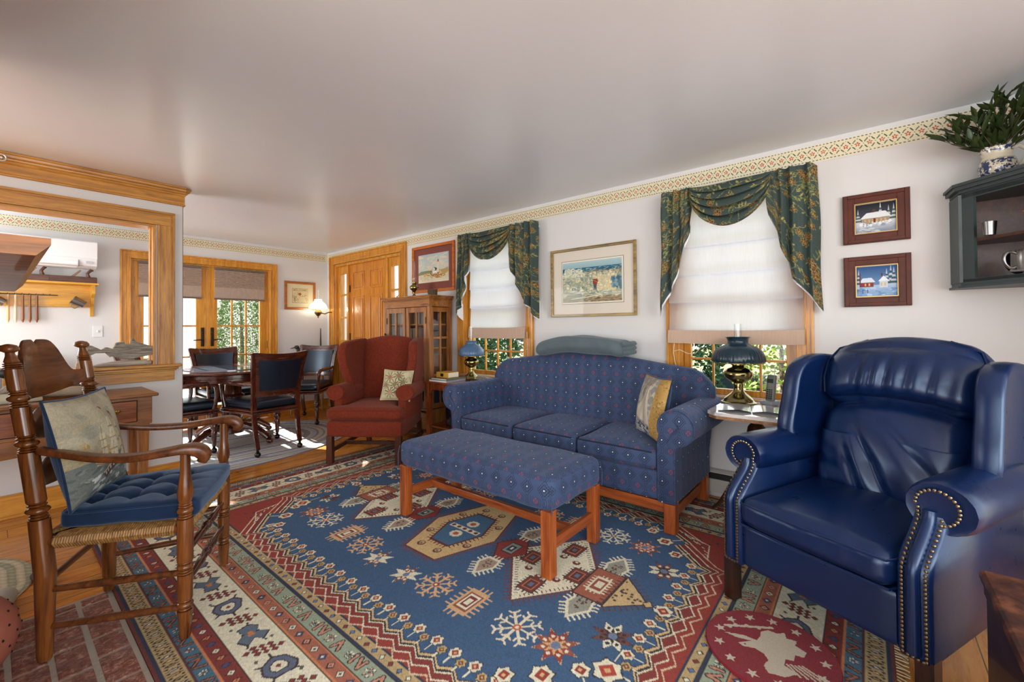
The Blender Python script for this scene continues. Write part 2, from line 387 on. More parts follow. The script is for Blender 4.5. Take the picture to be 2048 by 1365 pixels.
def frieze(name, a0, a1, wall):
    L = a1-a0; cv = stencil(L)
    f = (lambda U, V: (XW-.0025+0*U, a0+U*L, ZB+V*.112)) if wall == 'r' else (lambda U, V: (a0+U*L, YF-.0025+0*U, ZB+V*.112))
    return struct(sheet(name, cv, f, PAPER))
frieze('trim_1', -.98, YF-.003, 'r'); frieze('trim_2', -1.59, XW-.003, 'f')
# crown moulding over the partition
g = G(); prof = [(0, 0), (-.012, 0), (-.016, .004), (-.016, .012), (-.010, .016), (-.010, .075), (-.016, .080), (-.020, .090), (-.030, .096), (-.032, .104), (-.045, .112), (-.048, .125), (-.055, .128), (-.055, .14), (0, .14)]
z0 = CEIL - .145
g.prism([(YP+y, z0+z*1.02) for y, z in prof], 'x', -1.6, XPE+.012)
g.prism([(XPE - y, z0+z*1.02) for y, z in prof], 'y', YP-.012, YP+.13)
g.build('trim_3', OAKX, smooth=False)['kind'] = 'structure'
# casing of the opening in the partition
g = G()
for (a, b, d) in ((0, .105, .016), (.088, .105, .026), (.0, .012, .022), (.074, .082, .021)):
    g.box(-1.1-b, -1.1-a, YP-d, YP, .90, 1.99+a, .0015); g.box(.81+a, .81+b, YP-d, YP, .90, 1.99+a, .0015)
g.build('trim_4', OAKZ, smooth=False)['kind'] = 'structure'
g = G()
for (a, b, d) in ((0, .105, .016), (.088, .105, .026), (.0, .012, .022), (.074, .082, .021)): g.box(-1.1-b, .81+b, YP-d, YP, 1.99+a, 1.99+b, .002)
g.box(-1.1, .80, YP-.005, YP+.135, 1.972, 1.99); g.build('trim_5', OAKX, smooth=False)['kind'] = 'structure'
g = G(); g.box(.782, .80, YP-.012, YP+.14, .915, 1.975); g.box(.775, .79, YP+.05, YP+.085, .915, 1.975); g.build('trim_6', OAKZ, smooth=False)['kind'] = 'structure'
g = G(); g.box(-1.2, .955, YP-.055, YP+.15, .898, .92, .006); g.box(-1.18, .935, YP-.04, YP, .880, .898, .004); g.box(-1.17, .925, YP-.03, YP, .868, .880, .003); g.box(-1.15, .915, YP-.018, YP, .795, .868, .002)
g.build('trim_7', OAKX, smooth=False)['kind'] = 'structure'
struct(G().box(XPE, XPE+.004, YP-.001, YP+.13, .16, z0+.005).build('trim_8', plain('end_bead', '#7a5a44', .6), smooth=False))
def base(name, axis, p, s, a0, a1, mat, h=.15):
    g = G()
    for d, w0, w1 in ((.014, 0, h-.03), (.018, h-.036, h-.012), (.022, h-.012, h), (.022, 0, .018)):
        g.box(p, p+s*d, a0, a1, w0, w1, .002) if axis == 'x' else g.box(a0, a1, p, p+s*d, w0, w1, .002)
    return struct(g.build(name, mat, smooth=False))
base('baseboard_partition', 'y', YP, -1, -1.6, XPE+.018, PINEX); base('baseboard_end', 'x', XPE, 1, YP, YP+.13, PINEY)
base('baseboard_far_right', 'y', YF, -1, 2.48, XW, PINEX); base('baseboard_far_left', 'y', YF, -1, -1.6, .878, PINEX); base('baseboard_corner', 'x', XW, -1, 6.105, YF, PINEY)

# ---------------- windows ----------------
def muntins(g, mode, p, a0, a1, z0, z1, cols, rows, w=.015, d=.022):
    for k in cols:
        g.box(p-d/2, p+d/2, k-w/2, k+w/2, z0, z1, .002) if mode == 'x' else g.box(k-w/2, k+w/2, p-d/2, p+d/2, z0, z1, .002)
    for z in rows:
        g.box(p-d/2, p+d/2, a0, a1, z-w/2, z+w/2, .002) if mode == 'x' else g.box(a0, a1, p-d/2, p+d/2, z-w/2, z+w/2, .002)
def window(name, y0, y1, gy0, gy1):
    r = bpy.data.objects.new(name, None); COL.objects.link(r); struct(r); z0, z1 = .70, 2.07
    g = G(); X = XW
    for a, b, d in ((0, .09, .018), (.074, .09, .028), (0, .012, .024), (.05, .056, .021)):
        g.box(X-d, X, y0-b, y0-a, z0, z1+a, .0015); g.box(X-d, X, y1+a, y1+b, z0, z1+a, .0015); g.box(X-d, X, y0-b, y1+b, z1+a, z1+b, .002)
    g.box(X, X+.12, y0, y0+.016, z0, z1); g.box(X, X+.12, y1-.016, y1, z0, z1); g.box(X, X+.12, y0, y1, z1-.016, z1)
    g.build('window_frame', PINE, r, smooth=False)
    g = G(); g.box(X-.06, X+.13, y0-.11, y1+.11, z0-.024, z0, .005); g.box(X-.018, X, y0-.09, y1+.09, z0-.095, z0-.024, .003); g.build('window_sill', wood('pale_sill', '#b98a5a', '#d9b88c', 'y', 1, .3), r, smooth=False)
    g = G(); xs = X+.04; xe = X+.075
    g.box(xs, xe, y0+.016, gy0, z0, z1-.016, .003); g.box(xs, xe, gy1, y1-.016, z0, z1-.016, .003); g.box(xs, xe, gy0, gy1, z0, .742, .003); g.box(xs, xe, gy0, gy1, 1.36, 1.41, .003); g.box(xs, xe, gy0, gy1, z1-.06, z1-.016, .003)
    q = (gy1-gy0)/4; muntins(g, 'x', X+.055, gy0, gy1, .742, z1-.06, [gy0+q*k for k in (1, 2, 3)], [.946, 1.152, 1.6, 1.8])
    g.build('sash', PINE, r, smooth=False)
    G().add([(X+.057, gy0, .742), (X+.057, gy1, .742), (X+.057, gy1, z1-.06), (X+.057, gy0, z1-.06)], [(0, 1, 2, 3)]).build('window_glass', GLASS, r, smooth=False)
    return r
window('window_1', 2.46, 3.28, 2.53, 3.20); window('window_2', .33, 1.045, .392, .980)
# ---------------- front door with sidelights ----------------
def raised_panel(g, mode, p, s, a0, a1, z0, z1):
    # moulding frame and a raised field, on a face at p looking along s
    def B(d0, d1, u0, u1, w0, w1, b):
        g.box(p+s*d0, p+s*d1, u0, u1, w0, w1, b) if mode == 'x' else g.box(u0, u1, p+s*d0, p+s*d1, w0, w1, b)
    for u0, u1, w0, w1 in ((a0, a0+.014, z0, z1), (a1-.014, a1, z0, z1), (a0, a1, z0, z0+.014), (a0, a1, z1-.014, z1)): B(-.002, .013, u0, u1, w0, w1, .006)
    B(-.002, .013, a0+.038, a1-.038, z0+.038, z1-.038, .0105)
dr = bpy.data.objects.new('door_1', None); COL.objects.link(dr); struct(dr)
g = G()
for a, b, d in ((0, .115, .02), (.095, .115, .036), (0, .014, .03), (.035, .043, .026), (.06, .07, .026)):
    g.box(XW-d, XW, 4.387-b, 4.387-a, 0, 2.12+a, .0015); g.box(XW-d, XW, 5.985+a, 5.985+b, 0, 2.12+a, .0015); g.box(XW-d, XW, 4.387-b, 5.985+b, 2.12+a, 2.12+b, .003)
g.box(XW, XW+.13, 4.387, 4.41, 0, 2.12); g.box(XW, XW+.13, 5.96, 5.985, 0, 2.12); g.box(XW, XW+.13, 4.387, 5.985, 2.085, 2.12)
g.box(XW+.01, XW+.13, 4.70, 4.745, 0, 2.09, .003); g.box(XW+.01, XW+.13, 5.645, 5.69, 0, 2.09, .003); g.build('door_frame', PINE, dr, smooth=False)
g = G(); g.box(XW+.045, XW+.085, 4.745, 5.645, .01, 2.085)
XD = XW+.045
for a0, a1, z0, z1 in ((4.86, 5.14, 1.73, 1.98), (5.28, 5.56, 1.73, 1.98), (4.86, 5.14, 1.02, 1.64), (5.28, 5.56, 1.02, 1.64), (4.86, 5.14, .22, .86), (5.28, 5.56, .22, .86)):
    raised_panel(g, 'x', XD, -1, a0, a1, z0, z1)
g.build('door_leaf', wood('door_pine', '#b0661a', '#dc9232', 'z', .8, .3), dr, smooth=False)
g = G()
for z in (.25, 1.07, 1.75): g.box(XW+.03, XD, 5.636, 5.656, z-.05, z+.05, .003)
g.build('hinge', plain('dark_bronze', '#3a2c22', .45, .7), dr, smooth=False)
g = G(); g.lathe([(.004, 0), (.026, .0), (.026, .008), (.01, .012), (.01, .04), (.026, .05), (.03, .065), (.02, .078), (.003, .08)], (0, 0, 0), 16, None); o = g.build('door_knob', plain('aged_brass', '#9c7a3c', .3, 1), dr); o.rotation_euler = (0, -PI/2, 0); o.location = (XD, 4.81, .96)
for nm, y0, y1 in (('sidelight', 4.41, 4.70), ('sidelight', 5.69, 5.96)):
    m = (y0+y1)/2; g = G(); gy0, gy1 = y0+.062, y1-.062
    if y0 < 5: gy0, gy1 = 4.505, 4.655
    else: gy0, gy1 = 5.735, 5.905
    g.box(XW+.04, XW+.08, y0, gy0, 0, 2.085, .002); g.box(XW+.04, XW+.08, gy1, y1, 0, 2.085, .002)
    for z0, z1 in ((0, 1.02), (1.33, 1.355), (1.66, 1.685), (1.975, 2.085)): g.box(XW+.042, XW+.078, gy0, gy1, z0, z1)
    raised_panel(g, 'x', XW+.04, -1, y0+.04, y1-.04, .2, .9)
    s = g.build(nm, PINE, dr, smooth=False); G().add([(XW+.06, gy0, 1.02), (XW+.06, gy1, 1.02), (XW+.06, gy1, 1.975), (XW+.06, gy0, 1.975)], [(0, 1, 2, 3)]).build('sidelight_glass', GLASS, s, smooth=False)
# ---------------- glazed doors of the far wall ----------------
dr = bpy.data.objects.new('door_2', None); COL.objects.link(dr); struct(dr); g = G()
for a, b, d in ((0, .09, .02), (.074, .09, .032), (0, .012, .026), (.04, .047, .024)):
    g.box(.97-b, .97-a, YF-d, YF, 0, 1.975+a, .0015); g.box(2.388+a, 2.388+b, YF-d, YF, 0, 1.975+a, .0015); g.box(.97-b, 2.388+b, YF-d, YF, 1.975+a, 1.975+b, .002)
g.box(.97, .99, YF, YF+.13, 0, 1.975); g.box(2.368, 2.388, YF, YF+.13, 0, 1.975); g.box(.97, 2.388, YF, YF+.13, 1.955, 1.975); g.build('door_frame', PINE, dr, smooth=False)
for k, (x0, x1, g0, g1) in enumerate(((.99, 1.678, 1.085, 1.57), (1.682, 2.368, 1.79, 2.275))):
    g = G(); y0, y1 = YF+.02, YF+.062
    g.box(x0, g0, y0, y1, .01, 1.955, .002); g.box(g1, x1, y0, y1, .01, 1.955, .002); g.box(g0, g1, y0, y1, .01, .25); g.box(g0, g1, y0, y1, 1.84, 1.955)
    q = (g1-g0)/3; muntins(g, 'y', y0+.02, g0, g1, .25, 1.84, [g0+q, g0+2*q], [.49, .86, 1.23, 1.60], .02, .03)
    lf = g.build('door_leaf', PINE, dr, smooth=False); G().add([(g0, y0+.02, .25), (g1, y0+.02, .25), (g1, y0+.02, 1.84), (g0, y0+.02, 1.84)], [(0, 1, 2, 3)]).build('door_glass', GLASS, lf, smooth=False)
    hx = 1.635 if k == 0 else 1.735; BR = plain('dark_bronze', '#3a2c22', .45, .7)
    g = G(); g.box(hx-.018, hx+.018, y0-.006, y0, .98, 1.21, .003); g.cb(hx, y0-.02, 1.06, .012, .04, .012, .003); g.tube([(hx, y0-.04, 1.06), (hx+(-.05 if k == 0 else .05), y0-.042, 1.062), (hx+(-.10 if k == 0 else .10), y0-.036, 1.058)], .007, 8); g.ball((hx, y0-.01, 1.15), .012)
    g.build('door_handle', BR, lf)
    g = G(); xh = x0+.004 if k == 0 else x1-.004
    for z in (.25, .98, 1.72): g.box(xh-.009, xh+.009, y0-.012, y0, z-.05, z+.05, .002)
    g.build('hinge', plain('aged_brass', '#9c7a3c', .3, 1), lf, smooth=False)
# pleated shades on the two leaves
t = NT('pleated_shade'); v = t.coord(); spx = t.n('ShaderNodeSeparateXYZ'); t.l(v, spx.inputs[0]); t.set(col=t.mix(t.noise(v, 60, 2), '#a08c7c', '#b8a392'), rough=.8, spec=.1); SHADE = t.m
shd = []
for x0, x1 in ((1.035, 1.615), (1.752, 2.318)):
    g = G(); n = 22; P = []
    for i in range(n+1): P.append((YF-.012-(.012 if i % 2 else 0), 1.93 - (.22*i/n)))
    P += [(YF-.014, 1.575), (YF-.006, 1.575), (YF-.004, 1.93)]
    g.prism(P, 'x', x0, x1); o = g.build('pleated_shade', SHADE, smooth=False)
    hb = G().box(x0-.003, x1+.003, YF-.026, YF-.004, 1.556, 1.577, .003).build('bottom_rail', plain('shade_rail', '#6d5b4e', .5), o, smooth=False)
    hr = G().box(x0-.003, x1+.003, YF-.030, YF-.002, 1.93, 1.955, .003).build('head_rail', plain('shade_rail', '#6d5b4e', .5), o, smooth=False); shd.append(o)
tag(shd[0], 'grey-brown pleated shade half drawn on the left glazed door leaf', 'window shade', 'pleated door shades'); tag(shd[1], 'grey-brown pleated shade half drawn on the right glazed door leaf', 'window shade', 'pleated door shades')

# ================= upholstery materials =================
def sofa_fabric():
    t = NT('diamond_fabric'); uv = t.n('ShaderNodeUVMap', uv_map='UVMap'); s = t.n('ShaderNodeSeparateXYZ'); t.l(uv.outputs[0], s.inputs[0])
    u = t.math('DIVIDE', s.outputs[0], .098); w = t.math('DIVIDE', s.outputs[1], .116)
    def cell(du, dv):
        a = t.math('ABSOLUTE', t.math('SUBTRACT', t.math('FRACT', t.math('ADD', u, du)), .5)); b = t.math('ABSOLUTE', t.math('SUBTRACT', t.math('FRACT', t.math('ADD', w, dv)), .5)); return a, b, t.math('ADD', a, b)
    a, b, d = cell(0, 0); a2, b2, d2 = cell(.5, .5)
    bw = t.n('ShaderNodeTexWave', wave_type='BANDS'); 
    hatch = t.math('GREATER_THAN', t.math('FRACT', t.math('MULTIPLY', d, 7.0)), .5)
    weave = t.math('GREATER_THAN', t.math('FRACT', t.math('ADD', t.math('MULTIPLY', a, 14.0), t.math('MULTIPLY', b, 0))), .30)
    inA = t.math('LESS_THAN', d, .40); dark = t.math('MULTIPLY', t.math('MULTIPLY', hatch, weave), inA)
    chev = t.math('MULTIPLY', t.math('GREATER_THAN', t.math('FRACT', t.math('MULTIPLY', t.math('SUBTRACT', d2, t.math('MULTIPLY', b2, 1.2)), 10)), .66), t.math('LESS_THAN', b2, .16))
    base = t.mix(t.noise(t.coord(), 5, 3), '#33415e', '#435578')
    c = t.mix(t.math('MULTIPLY', dark, .85), base, '#10172a'); c = t.mix(t.math('MULTIPLY', chev, .55), c, '#141b30')
    dot = lambda q, r: t.math('LESS_THAN', t.math('ADD', t.math('MULTIPLY', a if q else a2, a if q else a2), t.math('MULTIPLY', b if q else b2, b if q else b2)), r*r)
    ring = t.math('MULTIPLY', dot(0, .13), t.math('SUBTRACT', 1.0, dot(0, .05))); petal = t.math('GREATER_THAN', t.math('ABSOLUTE', t.math('SUBTRACT', a2, b2)), .03)
    c = t.mix(t.math('MULTIPLY', t.math('MULTIPLY', ring, petal), .85), c, '#85404e'); c = t.mix(dot(1, .034), c, '#dedccf')
    t.set(col=c, rough=.68, sheen=.18, spec=.25); t.b.inputs['Sheen Tint'].default_value = (.55, .68, 1, 1); t.bump(t.math('ADD', t.noise(t.coord(), 500, 1), t.math('MULTIPLY', dark, -1.0)), .12, .002); return t.m
FAB = sofa_fabric()
def velvet(name, c0, c1, sheen=.5, rough=.8, sc=30, tint=(1,1,1), fine=260):
    t = NT(name); v = t.coord(); t.set(col=t.mix(t.noise(v, sc, 4, .65), c0, c1), rough=rough, spec=.2, sheen=sheen); t.b.inputs['Sheen Tint'].default_value = (*tint, 1)
    t.bump(t.noise(v, fine, 3), .25, .003); return t.m
CHEN = velvet('red_chenille', '#4c190e', '#8e3a22', .12, .85, 60, (1, .62, .5))
NAVYV = velvet('navy_velvet', '#0a1b33', '#143154', .4, .7, 9, (.5, .7, 1))
SLATE = velvet('slate_plush', '#4b565c', '#66757a', .25, .9, 7, (.8, .95, 1))
def leather(name, c0, c1, rough=.30, coat=.35):
    t = NT(name); v = t.coord(); n = t.noise(v, 7, 4); t.set(col=t.mix(n, c0, c1), rough=t.mix(t.noise(v, 14, 4), (rough*.85,)*3, (rough*1.25,)*3), spec=.6, coat=coat); t.b.inputs['Specular Tint'].default_value = (.62, .80, 1, 1); t.b.inputs['Coat Tint'].default_value = (.75, .88, 1, 1); t.b.inputs['Coat Roughness'].default_value = .28
    t.bump(t.noise(v, 26, 5, .65), .12, .006); return t.m
BLUEL = leather('blue_leather', '#06173a', '#0b2552', .28, .35); BLACKL = leather('black_leather', '#10151f', '#1b2433', .30, .3)
MAPLE = wood('reddish_maple', '#7c3513', '#b5602a', 'z', .9, .34); MAPLEX = wood('reddish_maple_x', '#7c3513', '#b5602a', 'x', .9, .34); MAPLEY = wood('reddish_maple_y', '#7c3513', '#b5602a', 'y', .9, .34)
def loft(g, rings, cap=True):
    n = len(rings[0]); vs = [p for r in rings for p in r]; k = len(rings)
    fs = [(i*n+j, i*n+(j+1) % n, (i+1)*n+(j+1) % n, (i+1)*n+j) for i in range(k-1) for j in range(n)]
    if cap: fs += [tuple(range(n))[::-1], tuple((k-1)*n+j for j in range(n))]
    g.add(vs, fs); return g
def nz(p, s=1.0): return mnoise.noise(Vector(p)*s)

# ================= sofa =================
RGZ = .0138
SF = root('camelback_sofa', 'long blue camelback sofa with small diamond pattern, in front of the wave picture', 'sofa', (2.42, 1.7325, RGZ))
HB = .9035
g = G()
for s in (-1, 1):
    pass
for k, v in enumerate([(0, -1), (0, 1), (.61, -1), (.61, 1)]):
    x, s = v; G().box(x, x+.065, s*HB - (0 if s < 0 else .065), s*HB + (.065 if s < 0 else 0), 0, .166, .004).build('leg', MAPLE, SF, smooth=False)
for s in (-1, 1): G().box(.065, .61, s*HB - s*.045-.012, s*HB - s*.045+.012, .055, .115, .003).build('stretcher', MAPLEX, SF, smooth=False)
G().box(.02, .045, -HB+.065, HB-.065, .105, .165, .003).build('stretcher', MAPLEY, SF, smooth=False)
G().soft(.005, .70, -HB+.01, HB-.01, .165, .345, .03, 12).build('seat_base', FAB, SF, uv=True)
def armprof(s, k=1.0, ph=0.0, rip=0.0):
    # closed ring in (y,z), local y measured outward, mirrored by s
    P = [(.81, .17), (.81, .50)]; cy, cz, r = .912, .60, .103
    for i in range(21):
        a = math.radians(205 - i*(205+62)/20); q = r*(1 + rip*math.sin(ph + a*1.5)*(1 if math.degrees(a) < 110 else .3)); P.append((cy + q*math.cos(a), cz + q*math.sin(a)))
    P += [(.915, .49), (.905, .46), (.9035, .40), (.9035, .17)]
    my, mz = .87, .42
    return [(s*(my + (y-my)*k), mz + (z-mz)*k) for y, z in P]
for s in (-1, 1):
    xs = [0, .004, .012, .03] + [.05+.012*i for i in range(52)] + [.69]; R = []
    for x in xs:
        k = 1 - .03*max(0, 1 - x/.012)**2; amp = .028*min(1, max(0, (x-.14)/.12)); R.append([(x, y, z) for y, z in armprof(s, k, x*2*PI/.052, amp)])
    a = loft(G(), R).build('arm', FAB, SF, uv=True, ang=50)
    pr = [(-.002, y, z) for y, z in armprof(s, .985)]; G().tube(pr + [pr[0]], .0045, 6).build('piping', FAB, a, uv=True)
    fr = [(-.001, s*.9, .44), (-.004, s*.87, .51), (-.006, s*.90, .565), (-.006, s*.935, .60), (-.005, s*.915, .635)]; G().tube(fr, [.002, .005, .006, .005, .002], 6).build('pleat', FAB, a, uv=True)
def ztop(y):
    e = abs(y)/.97; return .885 + .078*max(0, math.cos(min(1, abs(y)/.80)*PI/2))**1.3 - .13*max(0, (e-.80)/.20)**2.2
R = []; N = 72
for i in range(N):
    y = -.965 + 1.93*i/(N-1); zt = ztop(y); e = abs(y)/.965; sh = 1 - .6*max(0, (e-.94)/.06)**2; xm = .615
    prof = [(.51, .36), (.53, .5), (.545, .62), (.555, zt-.09), (.565, zt-.045), (.59, zt-.012), (.62, zt), (.655, zt-.008), (.685, zt-.035), (.70, zt-.08), (.705, zt-.2), (.705, .30), (.70, .17), (.60, .17)]
    R.append([(xm + (x-xm)*sh, y*(.925 + .075*min(1, max(0, (z-.60)/.10))), z) for x, z in prof])
loft(G(), R).build('back', FAB, SF, uv=True, ang=60)
for k in range(3):
    y0 = -.808 + .5387*k; y1 = y0 + .5387
    def f(p, k=k): return (p[0] + .004*nz((p[0], p[1]*2, k), 5), p[1], p[2] + .010*nz((p[0]+k*3, p[1], 2), 4.5) * (1 if p[2] > .42 else 0))
    c = G().soft(-.012, .585, y0+.002, y1-.002, .338, .462, .035, 14, (.006, .0, .020), f).build('seat_cushion', FAB, SF, uv=True)
    pz = .462-.018
    P = [(-.012+.001, y0+.03, pz), (-.016, (y0+y1)/2, pz+.003), (-.012+.001, y1-.03, pz), (.012, y1-.006, pz), (.3, y1-.003, pz+.004), (.56, y1-.004, pz)]
    G().tube(P, .0042, 6).build('piping', plain('dark_piping', '#141c30', .6), c)
# folded blanket on the back rail
bl = G()
def f(p):
    y = p[1]; x = p[0]; e = abs(y-.02)/.41
    return (x + .012*nz((y, 1, 0), 4) + .010*math.sin(y*5), y, p[2] + ztop(y) - .020*e**3 + .012*nz((x*3, y, 2), 3) + .004*math.sin(y*13+x*9))
bl.soft(.485, .745, -.37, .43, .004, .120, .055, 26, (.008, .012, .010), f)
for q in range(3):
    z = .028+.032*q; bl.tube([(.50, -.365, ztop(-.36)+z), (.56, -.392, ztop(-.36)+z+.004), (.64, -.396, ztop(-.36)+z+.006), (.72, -.37, ztop(-.36)+z)], [.014, .018, .018, .013], 10)
o = bl.build('folded_blanket', SLATE, None); o.location = (2.42, 1.7325, RGZ+.004); tag(o, 'slate blue-grey plush blanket folded along the top of the sofa back', 'blanket')

# ================= bench =================
BN = root('upholstered_bench', 'long low bench with blue diamond-pattern padded top on red-brown wood legs', 'bench', (1.877, 1.70, RGZ))
for x in (-1, 1):
    for y in (-1, 1): G().box(x*.2135-.0275, x*.2135+.0275, y*.5425-.0275, y*.5425+.0275, 0, .31, .003).build('leg', MAPLE, BN, smooth=False)
for y in (-1, 1): G().box(-.186, .186, y*.5425-.0115, y*.5425+.0115, .115, .165, .003).build('end_stretcher', MAPLEX, BN, smooth=False)
G().box(-.015, .015, -.532, .532, .118, .160, .003).build('long_stretcher', MAPLEY, BN, smooth=False)
def f(p): return (p[0], p[1], p[2] + .006*nz((p[0]*2, p[1]*2, 0), 4))
b = G().soft(-.243, .243, -.582, .582, .300, .462, .045, 26, (.004, .004, .018), f).build('padded_top', FAB, BN, uv=True)
for sx in (-1, 1):
    for sy in (-1, 1): G().tube([(sx*.242, sy*.5815, .305), (sx*.2425, sy*.582, .38), (sx*.236, sy*.574, .43)], .003, 5).build('corner_seam', FAB, b, uv=True)

# ================= cushions (throw pillows) =================
def pillow(name, label, loc, wdir, nrm, w, h, th, cv, back, tilt=0.0, pipe=None, group=None, roll=0.0):
    # wdir: horizontal direction of the width; nrm: direction the face looks; tilt back in radians
    r = root(name, label, 'cushion', loc, 0, group); W_ = Vector(wdir).normalized(); N_ = Vector(nrm); N_ = (N_ - W_*N_.dot(W_)).normalized(); U_ = Vector((0, 0, 1))
    U_ = (U_*math.cos(tilt) - N_*math.sin(tilt)).normalized(); N_ = W_.cross(U_) if W_.cross(U_).dot(N_) > 0 else U_.cross(W_)
    if roll: W_, U_ = W_*math.cos(roll)+U_*math.sin(roll), U_*math.cos(roll)-W_*math.sin(roll)
    def S(U, V, sgn):
        a = 2*U-1; b = 2*V-1; ea = np.clip(1-np.abs(a)**2.2, 0, 1); eb = np.clip(1-np.abs(b)**2.2, 0, 1)
        d = th/2*(ea*eb)**.55 * (1 + .10*np.sin(7*a+3*b)*ea); px = a*w/2*(1-.075*eb*0 - .07*(1-b*b)*np.abs(a)**3); py = b*h/2*(1 - .07*(1-a*a)*np.abs(b)**3)
        o = [W_[i]*px + U_[i]*py + N_[i]*(sgn*d) for i in range(3)]; return o
    sheet('front_cover', cv, lambda U, V: S(U, V, 1), painted('stitched', .85, spec=.1, fibre=.12), r)
    g = G(); g.grid(lambda u, v: tuple(float(q) for q in S(np.float64(u), np.float64(v), -1)), 22, 22); g.build('back_cover', back, r)
    P = []
    for k in range(81):
        q = k/80*4; e = int(q) % 4; f_ = q-int(q); uv = [(f_, 0), (1, f_), (1-f_, 1), (0, 1-f_)][e]; P.append(tuple(float(x) for x in S(np.float64(uv[0]), np.float64(uv[1]), 0)))
    G().tube(P, .005, 6, caps=False).build('piping', pipe or back, r)
    return r
# sail pillow
c = Canvas(.40, .40, .003, '#b88f3a'); c.blobs(260, 0, .4, 0, .4, (.002, .005), ['#8f6f2c', '#caa254', '#a07c30'])
c.rect(.03, .30, .02, .39, '#9d9c94'); c.blobs(160, .03, .30, .14, .38, (.008, .03), ['#8d928f', '#b8b1a2', '#a59c8c', '#c9c0ae', '#8f8a80']); 
c.rect(.30, .40, 0, .40, '#b88f3a'); c.blobs(120, .305, .4, 0, .4, (.002, .005), ['#7d6128', '#d2ab5d'])
c.poly([(.06, .12), (.20, .30), (.21, .10)], '#d8cdb6'); c.poly([(.11, .11), (.205, .33), (.23, .09)], '#cfc3aa'); c.poly([(.215, .34), (.222, .09), (.30, .08)], '#d9cfbc'); c.poly([(.155, .10), (.20, .30), (.195, .09)], '#e0d7c4')
c.line([(.212, .35), (.214, .08)], .004, '#8b5a42'); c.line([(.19, .345), (.24, .335)], .005, '#b06a5a'); c.poly([(.05, .11), (.30, .05), (.28, .035), (.08, .085)], '#3a3a3c')
c.rect(.03, .30, .02, .05, '#aab0b4'); c.poly([(.03, .12), (.30, .03), (.30, .0), (.03, .0)], '#b9bcc0'); c.blobs(60, .03, .30, .0, .09, (.006, .016), ['#23262e', '#30343c', '#d8d8d8'], .6, -.3); c.rect(0, .03, 0, .4, '#b88f3a'); c.speckle(.25)
pillow('throw_pillow', 'gold-bordered cushion woven with a white sailing yacht, leaning on the right arm of the sofa', (2.665, 1.045, .675), (-.70, -.715, 0), (-.715, .70, 0), .37, .385, .12, c, NAVYV, .22)

